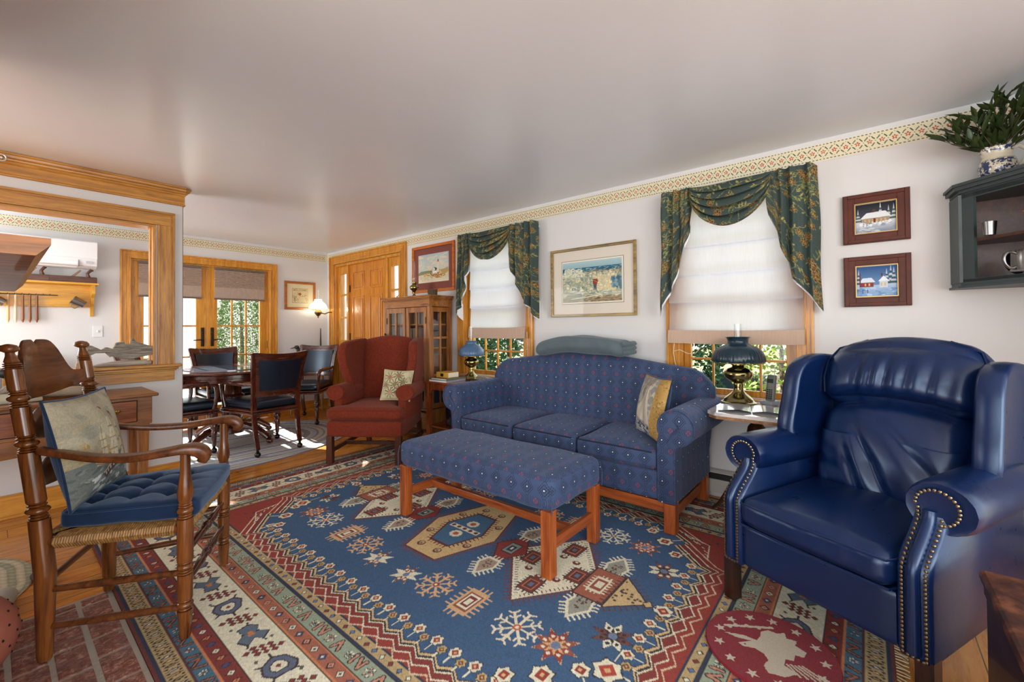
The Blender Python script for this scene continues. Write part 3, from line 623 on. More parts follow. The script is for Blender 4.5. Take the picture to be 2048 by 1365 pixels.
# ================= rugs =================
def make_rug():
    Wd, Ln = 2.777, 3.81; c = Canvas(Wd, Ln, .0042, '#6b2a1e')
    NAVY, GOLD, RED, CRM, BLK, TEAL, RUST, SAGE, ORG, BLUE = '#1c2c48', '#ab976c', '#7b281d', '#d6cdb6', '#241a1a', '#3f6a7e', '#9c5f48', '#8c9a86', '#bb7c50', '#2f5578'
    for d, col in ((.012, NAVY), (.024, GOLD), (.082, '#54262f'), (.092, TEAL), (.135, ORG), (.145, RED), (.198, BLK), (.205, CRM), (.368, BLK), (.373, ORG), (.380, RUST), (.426, ORG), (.432, BLK), (.436, SAGE), (.504, BLK), (.508, NAVY), (.518, GOLD), (.556, NAVY), (.567, '#8c3020')):
        c.rect(d, Wd-d, d, Ln-d, col)
    def T(ox, oy, ang, sc=1.0):
        ca, sa = math.cos(ang)*sc, math.sin(ang)*sc
        return lambda P: [(ox + x*ca - y*sa, oy + x*sa + y*ca) for x, y in P]
    dia = lambda r, q=None: [(r, 0), (0, q or r), (-r, 0), (0, -(q or r))]
    def serr(T_, R, n, a, b, col, fill=None):   # serrated ring
        P = [(R*(a if k % 2 else b)*math.cos(PI*k/n), R*(a if k % 2 else b)*math.sin(PI*k/n)) for k in range(2*n)]; c.poly(T_(P), col)
        if fill: c.poly(T_([(x*.7, y*.7) for x, y in P]), fill)
    def flower(T_, r, c1, c2):
        for k in range(6):
            a = PI/3*k; c.poly(T_([(r*math.cos(a)+r*.42*math.cos(t), r*math.sin(a)+r*.42*math.sin(t)) for t in np.linspace(0, 2*PI, 7)[:-1]]), BLK)
        for k in range(6):
            a = PI/3*k; c.poly(T_([(r*.95*math.cos(a)+r*.30*math.cos(t), r*.95*math.sin(a)+r*.30*math.sin(t)) for t in np.linspace(0, 2*PI, 7)[:-1]]), c1 if k % 2 else CRM)
        c.poly(T_(dia(r*.4)), c2)
    def bar(T_, P, w, col): c.line(T_(P), w+.009, BLK); c.line(T_(P), w, col)
    def hookA(T_):
        P = [(-.05, -.035), (-.02, -.052), (.03, -.035), (.055, .0), (.03, .04), (-.01, .05), (-.045, .03)]; c.poly(T_([(x*1.15, y*1.15) for x, y in P]), '#3a2a2c'); c.poly(T_(P), '#59647a'); c.poly(T_([(x*.62, y*.62) for x, y in P]), '#3a2a2c'); c.poly(T_([(x*.52, y*.52) for x, y in P]), CRM); c.poly(T_(dia(.012, .010)), RED)
        for x, y in ((-.05, -.035), (.055, 0), (.03, .04), (-.045, .03)): c.line(T_([(x, y), (x*1.45, y*1.45)]), .008, '#3a2a2c')
    def hookB(T_):
        P = [(-.06, -.01), (-.03, -.035), (.0, -.02), (.03, -.05), (.06, -.02), (.03, .0), (.06, .03), (.02, .05), (-.01, .022), (-.05, .03)]; c.poly(T_([(x*1.12, y*1.12) for x, y in P]), '#2d2426'); c.poly(T_(P), '#5c6c7c'); c.poly(T_([(x*.3, y*.3) for x, y in P]), ORG)
        for x, y in P[::2]: c.line(T_([(x, y), (x*1.3, y*1.3)]), .007, '#2d2426')
    def sides(dc, period, fn, off=0.0):
        for side in range(4):
            L = (Ln, Wd, Ln, Wd)[side]; n = max(1, int(round((L-2*dc)/period))); p = (L-2*dc)/n
            for k in range(n):
                s = dc + (k+.5)*p + off
                if s < dc or s > L-dc: continue
                x, y, a = ((dc, s, PI/2), (s, dc, 0), (Wd-dc, s, PI/2), (s, Ln-dc, 0))[side]; fn(T(x, y, a), k, side)
    sides(.052, .030, lambda t, k, s: (c.poly(t(dia(.009, .024)), (BLK, '#5b2a22', '#3a3f5a')[k % 3]), c.poly(t(dia(.004, .011)), (GOLD, '#c9b98e', CRM)[k % 3])))
    sides(.052, .030, lambda t, k, s: (c.poly(t([(x+.015, y+.018) for x, y in dia(.006, .007)]), BLK), c.poly(t([(x+.015, y-.018) for x, y in dia(.006, .007)]), BLK)))
    sides(.113, .165, lambda t, k, s: (flower(t, .0115, RUST if k % 2 else CRM, RED), bar(t, [(.035, -.015), (.045, .014)], .007, RUST), bar(t, [(.058, .014), (.088, -.012), (.092, .014)], .007, RUST), bar(t, [(-.04, .014), (-.052, -.014)], .007, RUST)))
    sides(.172, .052, lambda t, k, s: (c.poly(t(dia(.016, .019)), (BLK, NAVY, '#3a1210')[k % 3]), c.poly(t(dia(.011, .013)), (CRM, '#3f4c74', ORG)[k % 3]), c.poly(t(dia(.004)), RED)))
    def main(t, k, s):
        (hookA if k % 2 else hookB)(t if k % 4 < 2 else (lambda P, t=t: t([(-x, y) for x, y in P])))
    sides(.288, .25, main)
    def redd(t, k, s):
        for q in (-2, -1, 0, 1, 2):
            for w in (-1, 0, 1):
                if abs(q)+abs(w) > 2: continue
                ox, oy = q*.010 + w*.021, q*.026 - w*.004*0; c.poly(t([(x*1.15+ox, y*1.15+oy) for x, y in dia(.0115, .0125)]), '#3b1714'); c.poly(t([(x+ox, y+oy) for x, y in dia(.0105, .011)]), '#7d2c22')
        for w in (-1, 1): c.poly(t([(x + w*.05, y - w*.045) for x, y in dia(.010, .008)]), '#5b5346')
    sides(.288, .25, redd, .125)
    sides(.403, .060, lambda t, k, s: (c.poly(t(dia(.019, .019)), BLK), c.poly(t(dia(.014)), ('#c08f7a', '#3e4a6e', CRM)[k % 3]), c.poly(t(dia(.006)), (RED, CRM, NAVY)[k % 3])))
    sides(.470, .25, lambda t, k, s: (flower(t, .017, '#c9a08c', RED), bar(t, [(.045, -.02), (.05, .018), (.075, -.018)], .010, '#b4836c'), bar(t, [(.095, .018), (.10, -.018)], .010, '#b4836c'), bar(t, [(-.045, .02), (-.055, -.018), (-.08, .016)], .010, '#b4836c')))
    sides(.470, .25, lambda t, k, s: flower(t, .014, CRM, BLK), .125)
    sides(.537, .050, lambda t, k, s: (c.poly(t(dia(.013, .014)), BLK), c.poly(t(dia(.009)), ('#5577a8', RED, '#dcd3bb')[k % 3])))
    # field
    X0, Y0 = .353, -.065; lx = lambda X: X - X0; ly = lambda Y: Y - Y0
    cx = 1.757 - X0; cyy = 1.815 - Y0 + .025; hx = .775; hy = 1.245; cut = .36
    def outline(off, per=.1, amp=.026):
        P = []; ax, ay = hx-off, hy-off; ct = cut - off*.4
        def zz(p, q, n):
            (x0, y0), (x1, y1) = p, q; L = math.hypot(x1-x0, y1-y0); nx_, ny_ = -(y1-y0)/L, (x1-x0)/L
            for k in range(2*n): f = k/(2*n); a = amp if k % 2 else -amp*.2; P.append((x0+(x1-x0)*f + nx_*a, y0+(y1-y0)*f + ny_*a))
        cs = [((-ax+ct, -ay), (ax-ct, -ay)), ((ax, -ay+ct), (ax, ay-ct)), ((ax-ct, ay), (-ax+ct, ay)), ((-ax, ay-ct), (-ax, -ay+ct))]
        for i, (p, q) in enumerate(cs):
            zz(p, q, int(round(math.hypot(q[0]-p[0], q[1]-p[1])/per))); nxt = cs[(i+1) % 4][0]; m = ((q[0]+nxt[0])/2, (q[1]+nxt[1])/2)
            sxx, syy = np.sign(m[0]), np.sign(m[1]); P += [q, (q[0] + .02*sxx*(1 if i % 2 == 0 else -1), q[1] + .05*syy*(1 if i % 2 else -1)), (m[0]-.02*sxx, m[1]-.02*syy), (m[0]+.03*sxx, m[1]+.03*syy)]
        return [(cx+x, cyy+y) for x, y in P]
    # chevron fringe between the zigzag and the frame
    for off, col in ((-.075, '#c9b79a'), (-.068, '#8c3020'), (-.046, CRM), (-.040, RED), (-.016, CRM), (-.010, BLK), (0, '#c2ab82'), (.010, BLK), (.014, BLUE)):
        c.poly(outline(off), col)
    for sx_ in (-1, 1):
        for sy_ in (-1, 1):
            ox, oy = cx + sx_*(hx+.0), cyy + sy_*(hy-.0); c.line([(ox-sx_*.25, oy-sy_*.03), (ox-sx_*.10, oy-sy_*.06), (ox-sx_*.04, oy-sy_*.22)], .006, CRM)
            for k in range(7): f = k/6; c.line([(ox-sx_*(.25-.2*f), oy-sy_*(.03+.16*f*f)), (ox-sx_*(.235-.2*f), oy-sy_*(.05+.16*f*f))], .005, CRM); c.poly(T(ox-sx_*(.05+.04*(k % 3)), oy-sy_*(.03+.03*k), .3)(dia(.010)), NAVY)
    def bud(x, y, a, r, c1, c2):
        t_ = T(x, y, a); serr(t_, r*1.15, 6, 1.0, .72, BLK); serr(t_, r*1.0, 6, 1.0, .75, c2); c.poly(t_(dia(r*.62)), c1); c.poly(t_(dia(r*.25)), '#caa274'); c.line(t_([(r, 0), (r*2.1, 0)]), .006, CRM)
    n = int(round(2*(hy-cut)/.1))
    for k in range(n+1):
        y = cyy - (hy-cut) + k*.1
        for s in (-1, 1):
            bud(cx + s*(hx-.085), y, 0 if s > 0 else PI, .027, '#8c2a22', CRM)
            if k < n: bud(cx + s*(hx-.065), y+.05, 0 if s > 0 else PI, .021, '#6b4030', '#b59c68')
    n = int(round(2*(hx-cut)/.1))
    for k in range(n+1):
        x = cx - (hx-cut) + k*(2*(hx-cut)/n)
        for s in (-1, 1):
            bud(x, cyy + s*(hy-.075), s*PI/2, .027, '#8c2a22', CRM)
            if k < n: bud(x+(hx-cut)/n, cyy + s*(hy-.055), s*PI/2, .021, '#6b4030', '#b59c68')
    for s in (-1, 1):
        for q in (-1, 1):
            bud(cx+s*(hx-.20), cyy+q*(hy-.26), math.atan2(q, s), .045, '#8c2f20', CRM); bud(cx+s*(hx-.30), cyy+q*(hy-.17), math.atan2(q, s), .036, '#8c2f20', CRM); bud(cx+s*(hx-.12), cyy+q*(hy-.36), math.atan2(q, s), .036, '#8c2f20', CRM)
    # central column of medallions, mirrored about the middle
    def comb(pts, col, L=.022, w=.007, step=.024):
        for (x0, y0), (x1, y1) in zip(pts, pts[1:] + pts[:1]):
            L_ = math.hypot(x1-x0, y1-y0); nx_, ny_ = (y1-y0)/L_, -(x1-x0)/L_
            for k in range(int(L_/step)): f = (k+.5)*step/L_; x, y = x0+(x1-x0)*f, y0+(y1-y0)*f; c.line([(x, y), (x+nx_*L, y+ny_*L)], w, col)
    MY = 1.815
    def med(fn):
        for s in (-1, 1): fn(lambda P, s=s: [(cx + x, ly(MY) + s*(y - MY)) for x, y in P], s)
    def ordr(P): 
        a = sum(P[i][0]*P[(i+1) % len(P)][1]-P[(i+1) % len(P)][0]*P[i][1] for i in range(len(P))); return P if a > 0 else P[::-1]
    def part(f, s):
        # white diamond, red diamond, brown square, tan arrow, sage side hexagons
        wd = ordr(f([(-.345, 1.19), (0, 1.46), (.345, 1.19), (0, .93)])); comb(wd, '#6a3430', .026); c.poly(wd, '#6a3430'); c.poly(ordr(f([(-.33, 1.19), (0, 1.447), (.33, 1.19), (0, .943)])), CRM)
        comb(ordr(f([(-.29, 1.19), (0, 1.415), (.29, 1.19), (0, .975)])), '#4a2f28', .014, .005, .02)
        for dx, dy in ((-.19, 1.19), (.19, 1.19), (0, 1.06), (0, 1.32)):
            q = lambda r: ordr(f([(dx-r, dy-r*.75), (dx+r, dy-r*.75), (dx+r, dy+r*.75), (dx-r, dy+r*.75)])); comb(q(.058), BLK, .012, .005, .018); c.poly(q(.058), BLK); c.poly(q(.053), '#6f2c22'); c.poly(q(.036), ORG); c.poly(q(.031), '#5d241d'); c.poly(q(.014), '#5a6d86')
        for dx, dy in ((-.09, 1.28), (.09, 1.28), (-.09, 1.12), (.09, 1.12), (-.12, 1.20), (.10, 1.20)):
            c.poly(f([(dx+.018*math.cos(t), dy+.022*math.sin(t)) for t in np.linspace(0, 6.28, 8)[:-1]]), '#6b2a20'); c.poly(f([(dx+.006+.008*math.cos(t), dy+.010*math.sin(t)) for t in np.linspace(0, 6.28, 6)[:-1]]), CRM)
        for dx in (-1, 1):
            hx6 = ordr(f([(dx*.10, .985), (dx*.19, 1.005), (dx*.285, .95), (dx*.19, .885), (dx*.10, .905)])); comb(hx6, CRM, .024, .009, .022); c.poly(hx6, CRM); ctr = np.mean(hx6, 0); c.poly([tuple(ctr+(np.array(p)-ctr)*.78) for p in hx6], '#8f9184')
            for k in range(14): c.disc(ctr[0]+random.uniform(-.03, .03), ctr[1]+random.uniform(-.022, .022), .005, '#5b3a33')
        br = ordr(f([(-.125, .87), (.125, .87), (.125, 1.02), (-.125, 1.02)])); comb(br, '#3a1c18', .010); c.poly(br, '#3a1c18'); c.poly(ordr(f([(-.118, .876), (.118, .876), (.118, 1.013), (-.118, 1.013)])), '#96583f')
        sq = ordr(f([(-.06, .91), (.06, .91), (.06, .985), (-.06, .985)])); comb(sq, CRM, .012, .007, .02); c.poly(sq, CRM); c.poly(ordr(f([(-.045, .92), (.045, .92), (.045, .975), (-.045, .975)])), '#8f4a34'); c.poly(ordr(f([(-.025, .93), (.025, .93), (.025, .963), (-.025, .963)])), CRM)
        tn = ordr(f([(-.14, .87), (.14, .87), (0, .715)])); comb(tn, '#5a3430', .026); c.poly(tn, BLK); c.poly(ordr(f([(-.128, .865), (.128, .865), (0, .725)])), '#bda67a')
        for k in range(30):
            px_, py_ = random.uniform(-.11, .11), random.uniform(.74, .86)
            if py_ > .74 + abs(px_)*1.1: c.poly(f([(px_-.006, py_-.005), (px_+.006, py_-.005), (px_+.006, py_+.005), (px_-.006, py_+.005)]), '#4c3a34')
        c.poly(ordr(f([(-.03, .72), (0, .745), (.03, .72), (0, .695)])), BLK); c.poly(ordr(f([(-.022, .72), (0, .738), (.022, .72), (0, .702)])), '#bda67a')
        rd = ordr(f([(-.16, 1.46), (0, 1.56), (.16, 1.46), (0, 1.36)])); comb(rd, '#5a1e18', .018); c.poly(rd, '#3a1212'); c.poly(ordr(f([(-.15, 1.46), (0, 1.553), (.15, 1.46), (0, 1.367)])), '#85261c')
        c.poly(ordr(f([(-.055, 1.425), (.055, 1.425), (.055, 1.495), (-.055, 1.495)])), BLK); c.poly(ordr(f([(-.047, 1.43), (.047, 1.43), (.047, 1.49), (-.047, 1.49)])), '#7f8c80'); c.poly(ordr(f([(-.028, 1.443), (.028, 1.443), (.028, 1.477), (-.028, 1.477)])), NAVY); c.poly(ordr(f([(-.012, 1.452), (.012, 1.452), (.012, 1.468), (-.012, 1.468)])), CRM)
        for dx in (-1, 1):
            hx6 = ordr(f([(dx*.13, 1.50), (dx*.2, 1.52), (dx*.30, 1.46), (dx*.2, 1.405), (dx*.13, 1.42)])); comb(hx6, CRM, .024, .009, .022); c.poly(hx6, CRM); ctr = np.mean(hx6, 0); c.poly([tuple(ctr+(np.array(p)-ctr)*.76) for p in hx6], '#9c8a78')
            for k in range(12): c.disc(ctr[0]+random.uniform(-.03, .03), ctr[1]+random.uniform(-.02, .02), .005, '#5b3a33')
    med(part)
    hexp = lambda k: [(cx+x*k, ly(MY)+y*k) for x, y in [(-.34, -.12), (0, -.24), (.34, -.12), (.34, .12), (0, .24), (-.34, .12)]]
    comb(hexp(1), '#7d3428', .024); c.poly(hexp(1), '#6b2419'); c.poly(hexp(.965), '#c2a878'); comb(hexp(.60), '#5d2018', .02); c.poly(hexp(.60), '#5d2018'); c.poly(hexp(.55), '#3c6684')
    for dx, dy in [(-.26, -.06), (-.26, .07), (.26, -.06), (.26, .07), (-.13, -.15), (.13, -.15), (-.13, .15), (.13, .15)]:
        x, y = cx+dx, ly(MY)+dy; c.disc(x, y, .024, '#6b2a20'); c.disc(x+.004, y, .015, '#c2a878'); c.disc(x, y, .008, '#5a6d5a')
    for dx in (-.07, .07): 
        for k in range(9): a = 2*PI*k/9; c.disc(cx+dx+.026*math.cos(a), ly(MY)+.028*math.sin(a), .012, CRM)
        c.disc(cx+dx, ly(MY), .018, '#b5552f')
    c.rect(cx-.018, cx+.018, ly(MY)-.11, ly(MY)+.11, CRM)
    for k in (-2, -1, 0, 1, 2): c.disc(cx, ly(MY)+k*.045, .013, RED); c.disc(cx, ly(MY)+k*.045, .006, NAVY)
    # scattered field motifs
    def snow(X, Y, r, col, mid):
        x, y = lx(X), ly(Y)
        for k in range(8):
            a = PI/4*k; e = (x+r*math.cos(a), y+r*math.sin(a)); c.line([(x, y), e], .011, col)
            for s in (-1, 1):
                for q in (.62, .95): m = (x+q*r*math.cos(a), y+q*r*math.sin(a)); c.line([m, (m[0]+r*.28*math.cos(a+s*1.0), m[1]+r*.28*math.sin(a+s*1.0))], .009, col)
        c.disc(x, y, r*.2, mid); c.disc(x, y, r*.09, CRM)
    def star(X, Y, r, c1, c2, edge):
        x, y = lx(X), ly(Y); P = [(x+(r if k % 2 == 0 else r*.48)*math.cos(PI/8*k), y+(r if k % 2 == 0 else r*.48)*math.sin(PI/8*k)) for k in range(16)]; c.poly(P, edge)
        for k in range(8):
            a = PI/4*k; t_ = T(x, y, a); c.poly(t_([(r*.22, 0), (r*.5, r*.19), (r*.9, 0), (r*.5, -r*.19)]), c1 if k % 4 < 2 else c2); c.disc(x+r*.5*math.cos(a), y+r*.5*math.sin(a), .008, CRM if c1 != CRM else BLK)
        c.disc(x, y, r*.2, '#6a7690')
    def thex(X, Y, r, col):
        x, y = lx(X), ly(Y); sq = [(x-r, y-r*.62), (x+r, y-r*.62), (x+r, y+r*.62), (x-r, y+r*.62)]; comb(sq, col, .024, .009, .026); c.poly(sq, col)
        for k, q in ((.72, '#8a4a30'), (.58, CRM), (.42, RED), (.26, CRM)): c.poly([(x+(a-x)*k, y+(b-y)*k) for a, b in sq], q)
    for sy in (-1, 1):
        m = lambda Y: MY + sy*(MY-Y)
        snow(1.308, m(1.064), .088, '#d9c9b2', '#b5552f'); snow(1.295, m(1.526), .082, '#c9a67e', '#8a3a28'); snow(2.215, m(1.10), .08, CRM, '#7d5a3c'); snow(2.22, m(1.54), .082, '#c9a67e', '#8a3a28')
        star(1.323, m(.894), .095, '#8a2f22', '#8f4a34', '#c7a273'); star(1.497, m(.752), .088, CRM, '#6a3a30', '#2a2024'); star(2.045, m(.757), .088, '#7b4232', CRM, '#2a2024'); star(2.203, m(.916), .088, '#7d2c22', '#8a4430', '#c7a090'); star(1.258, m(1.70), .08, '#7b4232', CRM, '#d9c9b2')
        thex(1.302, m(1.323), .082, '#c2a07a'); thex(2.214, m(1.345), .075, '#bfa07c'); bud(cx-.42, ly(m(.692)), 0, .055, '#a03a26', CRM); bud(cx+.0, ly(m(.655)), sy*PI/2, .04, '#8c2a22', CRM)
    c.a = np.clip(c.a**1.12*1.48, 0, .88); c.speckle(.32); c.speckle(.12, 3)
    return c
RUGM = painted('rug_pile', .95, spec=.05, fibre=.5)
rc = make_rug()
RG = sheet('patterned_rug', rc, lambda U, V: (.353 + U*2.777, -.065 + V*3.81, .011 + 0*U), RUGM)
G().box(.353, 3.13, -.065, 3.745, .0005, .0102, .002).build('rug_backing', plain('rug_edge', '#5a2318', .95, bump=.3), RG, smooth=False)
g = G()
for k in range(170):
    x = .36 + k*2.765/170; g.tube([(x, -.065, .008), (x+random.uniform(-.008, .008), -.085, .005), (x+random.uniform(-.012, .012), -.10, .004)], .0024, 4)
    g.tube([(x, 3.745, .008), (x+random.uniform(-.004, .004), 3.752, .005), (x+random.uniform(-.006, .006), 3.758, .004)], .0024, 4)
fo = g.build('fringe', plain('rug_fringe', '#cbbf9e', .95), RG); fo['kind'] = 'stuff'
tag(RG, 'large red, cream and blue patterned wool rug with central medallions covering the living-room floor', 'rug')

# round red mat with a white eagle-like bird and stars
def mat_rug():
    R = .206; c = Canvas(2*R, 2*R, .0022, '#8a1226'); c.speckle(.3)
    def star(x, y, r, a0=0): c.poly([(x+(r if k % 2 == 0 else r*.42)*math.cos(a0+PI/2+PI/5*k), y+(r if k % 2 == 0 else r*.42)*math.sin(a0+PI/2+PI/5*k)) for k in range(10)], '#d8cdb8')
    for k in range(13): a = 2*PI*k/13 + .2; star(R+.165*math.cos(a), R+.165*math.sin(a), .021, a)
    E = '#cfc6b0'
    c.poly([(R+x, R+y) for x, y in [(-.135, .06), (-.07, .055), (-.03, .035), (-.01, .06), (.0, .085), (.03, .10), (.055, .085), (.085, .095), (.08, .065), (.11, .055), (.095, .03), (.12, .0), (.10, -.025), (.075, -.02), (.06, -.05), (.035, -.045), (.02, -.075), (.045, -.11), (.0, -.13), (-.045, -.12), (-.05, -.09), (-.025, -.06), (-.03, -.03), (-.05, -.01), (-.09, -.005), (-.10, .012), (-.075, .02), (-.05, .03), (-.09, .035)]], E)
    c.line([(R-.12, R+.10), (R+.05, R+.115)], .012, E)
    for k in range(5): c.line([(R+.03+.012*k, R-.07), (R+.05+.02*k, R-.12-.004*k)], .007, E)
    for x, y in [(-.105, .095), (-.08, .11), (-.04, .112), (.0, .105)]: c.disc(R+x, R+y, .008, E)
    c.disc(R-.078, R+.008, .004, '#5a4a40'); c.speckle(.2); return c, R
mc, MR = mat_rug(); ma = math.radians(-62)
def mf(U, V):
    a = 2*U-1; b = 2*V-1; x = a*np.sqrt(1-b*b/2); y = b*np.sqrt(1-a*a/2)      # square sheet pressed into a disc
    x, y = x*MR, y*MR; z = .010 - .0*x; return (x*math.cos(ma)-y*math.sin(ma), x*math.sin(ma)+y*math.cos(ma), z)
cv2 = Canvas(2*MR, 2*MR, .0022); U, V = cv2.X/(2*MR), cv2.Y/(2*MR); A, B = 2*U-1, 2*V-1; cv2.a = mc.at((A*np.sqrt(1-B*B/2)+1)/2, (B*np.sqrt(1-A*A/2)+1)/2)
m = sheet('round_mat', cv2, mf, RUGM); m.location = (1.775, .28, RGZ+.001)
G().lathe([(MR+.001, 0), (MR+.003, .004), (MR, .0095), (.01, .0095)], (0, 0, 0), 72).build('mat_edge', plain('mat_edge', '#7d1022', .95, bump=.3), m)
tag(m, 'small round crimson hooked mat with a cream bird and stars, before the blue recliner', 'mat')
# oval braided rug under the dining table
def braided(name, label, cxx, cyy, a, b, cols, step, loc_z=.0, ns=None, waves=1.0):
    s_ = max(0, abs(a-b)); th = step; n = int(min(a, b)/th); Wd, Ln = 2*a, 2*b; c = Canvas(Wd, Ln, .006 if a > .6 else .0035, cols[0]); X, Y = c.X-a, c.Y-b
    ex = np.maximum(0, np.abs(X)-(a-min(a, b))); ey = np.maximum(0, np.abs(Y)-(b-min(a, b))); d = np.hypot(ex, ey); k = np.clip((d/th).astype(int), 0, n-1)
    ang = np.arctan2(Y, X)*1.0; s = np.where(ex*ey > 0, ang*np.maximum(d, .05), X+Y); seq = np.array([[hexlin(q) for q in cols[(i*7+i//3) % len(cols)].split('|')*2][:2] for i in range(n)])
    alt = ((s/(.014)).astype(int) + k) % 3 == 0; A = seq[k, 0]; B = seq[k, 1]; c.a = np.where(alt[..., None], .4*B+.6*A, A).astype(np.float32)
    fr = (d/th) % 1; c.a *= (.72 + .28*np.sin(PI*np.clip(fr, .08, .92)))[..., None]; c.speckle(.15)  # each braid darkened towards its edges: rounded shading put into the colour
    m_ = min(a, b)
    def f(U, V):
        p, q = 2*U-1, 2*V-1; dx = p*np.sqrt(1-q*q/2); dy = q*np.sqrt(1-p*p/2)
        return dx*a, dy*b, .008 + .0*p
    cc = Canvas(Wd, Ln, c.step); P, Q = 2*cc.X/Wd-1, 2*cc.Y/Ln-1; cc.a = c.at((P*np.sqrt(1-Q*Q/2)+1)/2, (Q*np.sqrt(1-P*P/2)+1)/2)
    o = sheet(name, cc, f, RUGM); o.location = (cxx, cyy, loc_z)
    g = G(); R = []
    for z, e in ((0, .0), (.004, .004), (.0078, .0), (.0078, -.02)): R.append([((a+e)*math.cos(t), (b+e)*math.sin(t), z) for t in np.linspace(0, 2*PI, 97)[:-1]])
    loft(g, R).build('rug_edge', plain('braid_edge_'+name+str(len(cols)), cols[-1].split('|')[0], .95, bump=.4), o); return tag(o, label, 'rug')
braided('braided_rug', 'large oval braided rug in pale greys and blues under the dining set', 1.45, 5.06, 1.36, .95, ['#c4c6ca|#8a93a5', '#d2cfc6|#a7a9ae', '#8690a6|#c9c9cc', '#a5918c|#6f5f60', '#cfcdc5|#a3a89c', '#9a9ca6|#6f7689', '#d0c8b4|#a89f8e', '#7f8aa0|#b9bcc2'], .022)
braided('braided_rug', 'small oval braided rug of red, green and cream on the boards by the hall table', -.17, 3.16, .31, .40, ['#b9ae92|#9a4a3c', '#c9bda0|#8f9a7a', '#a5543f|#c9b79a', '#8f9276|#cbbf9f', '#c7b896|#a8503e'], .028, .0005)

# ================= leather recliner =================
RC = root('leather_recliner', 'deep blue leather wing recliner with brass nailhead trim on both scroll arms', 'armchair', (1.875, .175, RGZ), math.radians(-114.8))
DKW = wood('dark_walnut', '#1d0f0a', '#3c2016', 'z', 1, .3)
for sx in (-1, 1):
    G().prism([(sx*.30, .005), (sx*.345, .005), (sx*.345, .055), (sx*.30, .055)], 'z', 0, .18).build('leg', DKW, RC, smooth=False)
    G().prism([(sx*.30, .70), (sx*.345, .70), (sx*.345, .75), (sx*.30, .75)], 'z', 0, .18).build('leg', DKW, RC, smooth=False)
def wr(p, a=.006): return a*(nz((p[0]*1.0, p[1], p[2]), 9) + .6*nz((p[0]+5, p[1], p[2]), 20))
def ff(p): return (p[0], p[1] + .012*((p[2]-.26)/.09)**2*0 + .003*nz(p, 6), p[2])
G().soft(-.262, .262, .006, .60, .165, .345, .022, 16, (0, 0, 0), ff).build('footrest_panel', BLUEL, RC)
def fs(p):
    fold = .010*max(0, nz((p[0]*6, p[1]*1.5, 3), 1.0)) if p[2] > .42 else 0
    edge = .006*nz((p[0]*16, p[1]*3, p[2]*5), 1.0)*max(0, 1-(p[1]+.02)/.12)
    return (p[0], p[1] - edge, p[2] + fold + (p[1])*.03)
o = G().soft(-.258, .258, -.022, .56, .345, .458, .042, 30, (.002, .006, .030), fs).build('seat_cushion', BLUEL, RC)
G().tube([(-.256, .30, .448), (-.258, .02, .440), (-.245, -.018, .438), (0, -.031, .440), (.245, -.018, .438), (.258, .02, .440), (.256, .30, .448)], .0045, 6).build('piping', BLUEL, o)
G().tube([(-.256, .02, .352), (-.25, -.015, .350), (0, -.026, .349), (.25, -.015, .350), (.256, .02, .352)], .0045, 6).build('piping', BLUEL, o)
lean = .30
def lb(p):
    x, y, z = p; front = y < .56; zz = z
    f = 0
    if front:
        w = (z-.62); f = .030*math.exp(-((x+.04+ .5*w)/.026)**2)*max(0, 1-abs(z-.60)/.20) + .018*math.exp(-((x+.11+.35*w)/.022)**2)*max(0, 1-abs(z-.56)/.15) + .016*math.exp(-((x-.13+.9*w)/.028)**2)*max(0, 1-abs(z-.62)/.16)
        f += .010*nz((x*9, z*4, 1), 1) + .008*max(0, nz((x*22 + z*9, z*7, 4), 1))*(abs(x)/.25)
    return (x*(1 + .05*math.sin((z-.44)/.40*PI)), y + (z-.44)*lean + f, z - .05*(x/.25)**2*(1 if z > .7 else 0))
subsurf(G().soft(-.255, .255, .435, .62, .425, .855, .075, 46, (.0, .055, .01), lb).build('back_cushion', BLUEL, RC, ang=0))
def hb(p):
    x, y, z = p; f = 0
    if y < .60:
        for xc, s_, am in ((-.01, .015, .020), (-.058, .014, .014), (-.11, .015, .012), (.06, .018, .013), (.13, .016, .012), (.19, .018, .010)): f += am*math.exp(-((x-xc-.12*(z-.97))/s_)**2)*max(0, 1-abs(z-.95)/.14)
        f += .008*nz((x*10, z*6, 7), 1)
    return (x*(1-.04*max(0, (z-1.0)/.1)), y + (z-.44)*lean*.92 + f, z - .035*(x/.265)**2)
o = subsurf(G().soft(-.282, .282, .43, .62, .835, 1.092, .085, 42, (.0, .045, .02), hb).build('head_cushion', BLUEL, RC, ang=0))
for s in (-1, 1): G().tube([(s*.268, .60, .85), (s*.272, .605, .92), (s*.268, .635, 1.0), (s*.24, .675, 1.055), (s*.14, .71, 1.095)], .005, 6).build('piping', BLUEL, o)
def fb(p): return (p[0]*(1 - .06*max(0, (p[2]-.9)/.2)), p[1] + (p[2]-.44)*lean*.8, p[2] - .06*(p[0]/.30)**2*max(0, (p[2]-.6)/.5))
G().soft(-.30, .30, .585, .72, .19, 1.045, .05, 16, (0, 0, 0), fb).build('outer_back', BLUEL, RC)
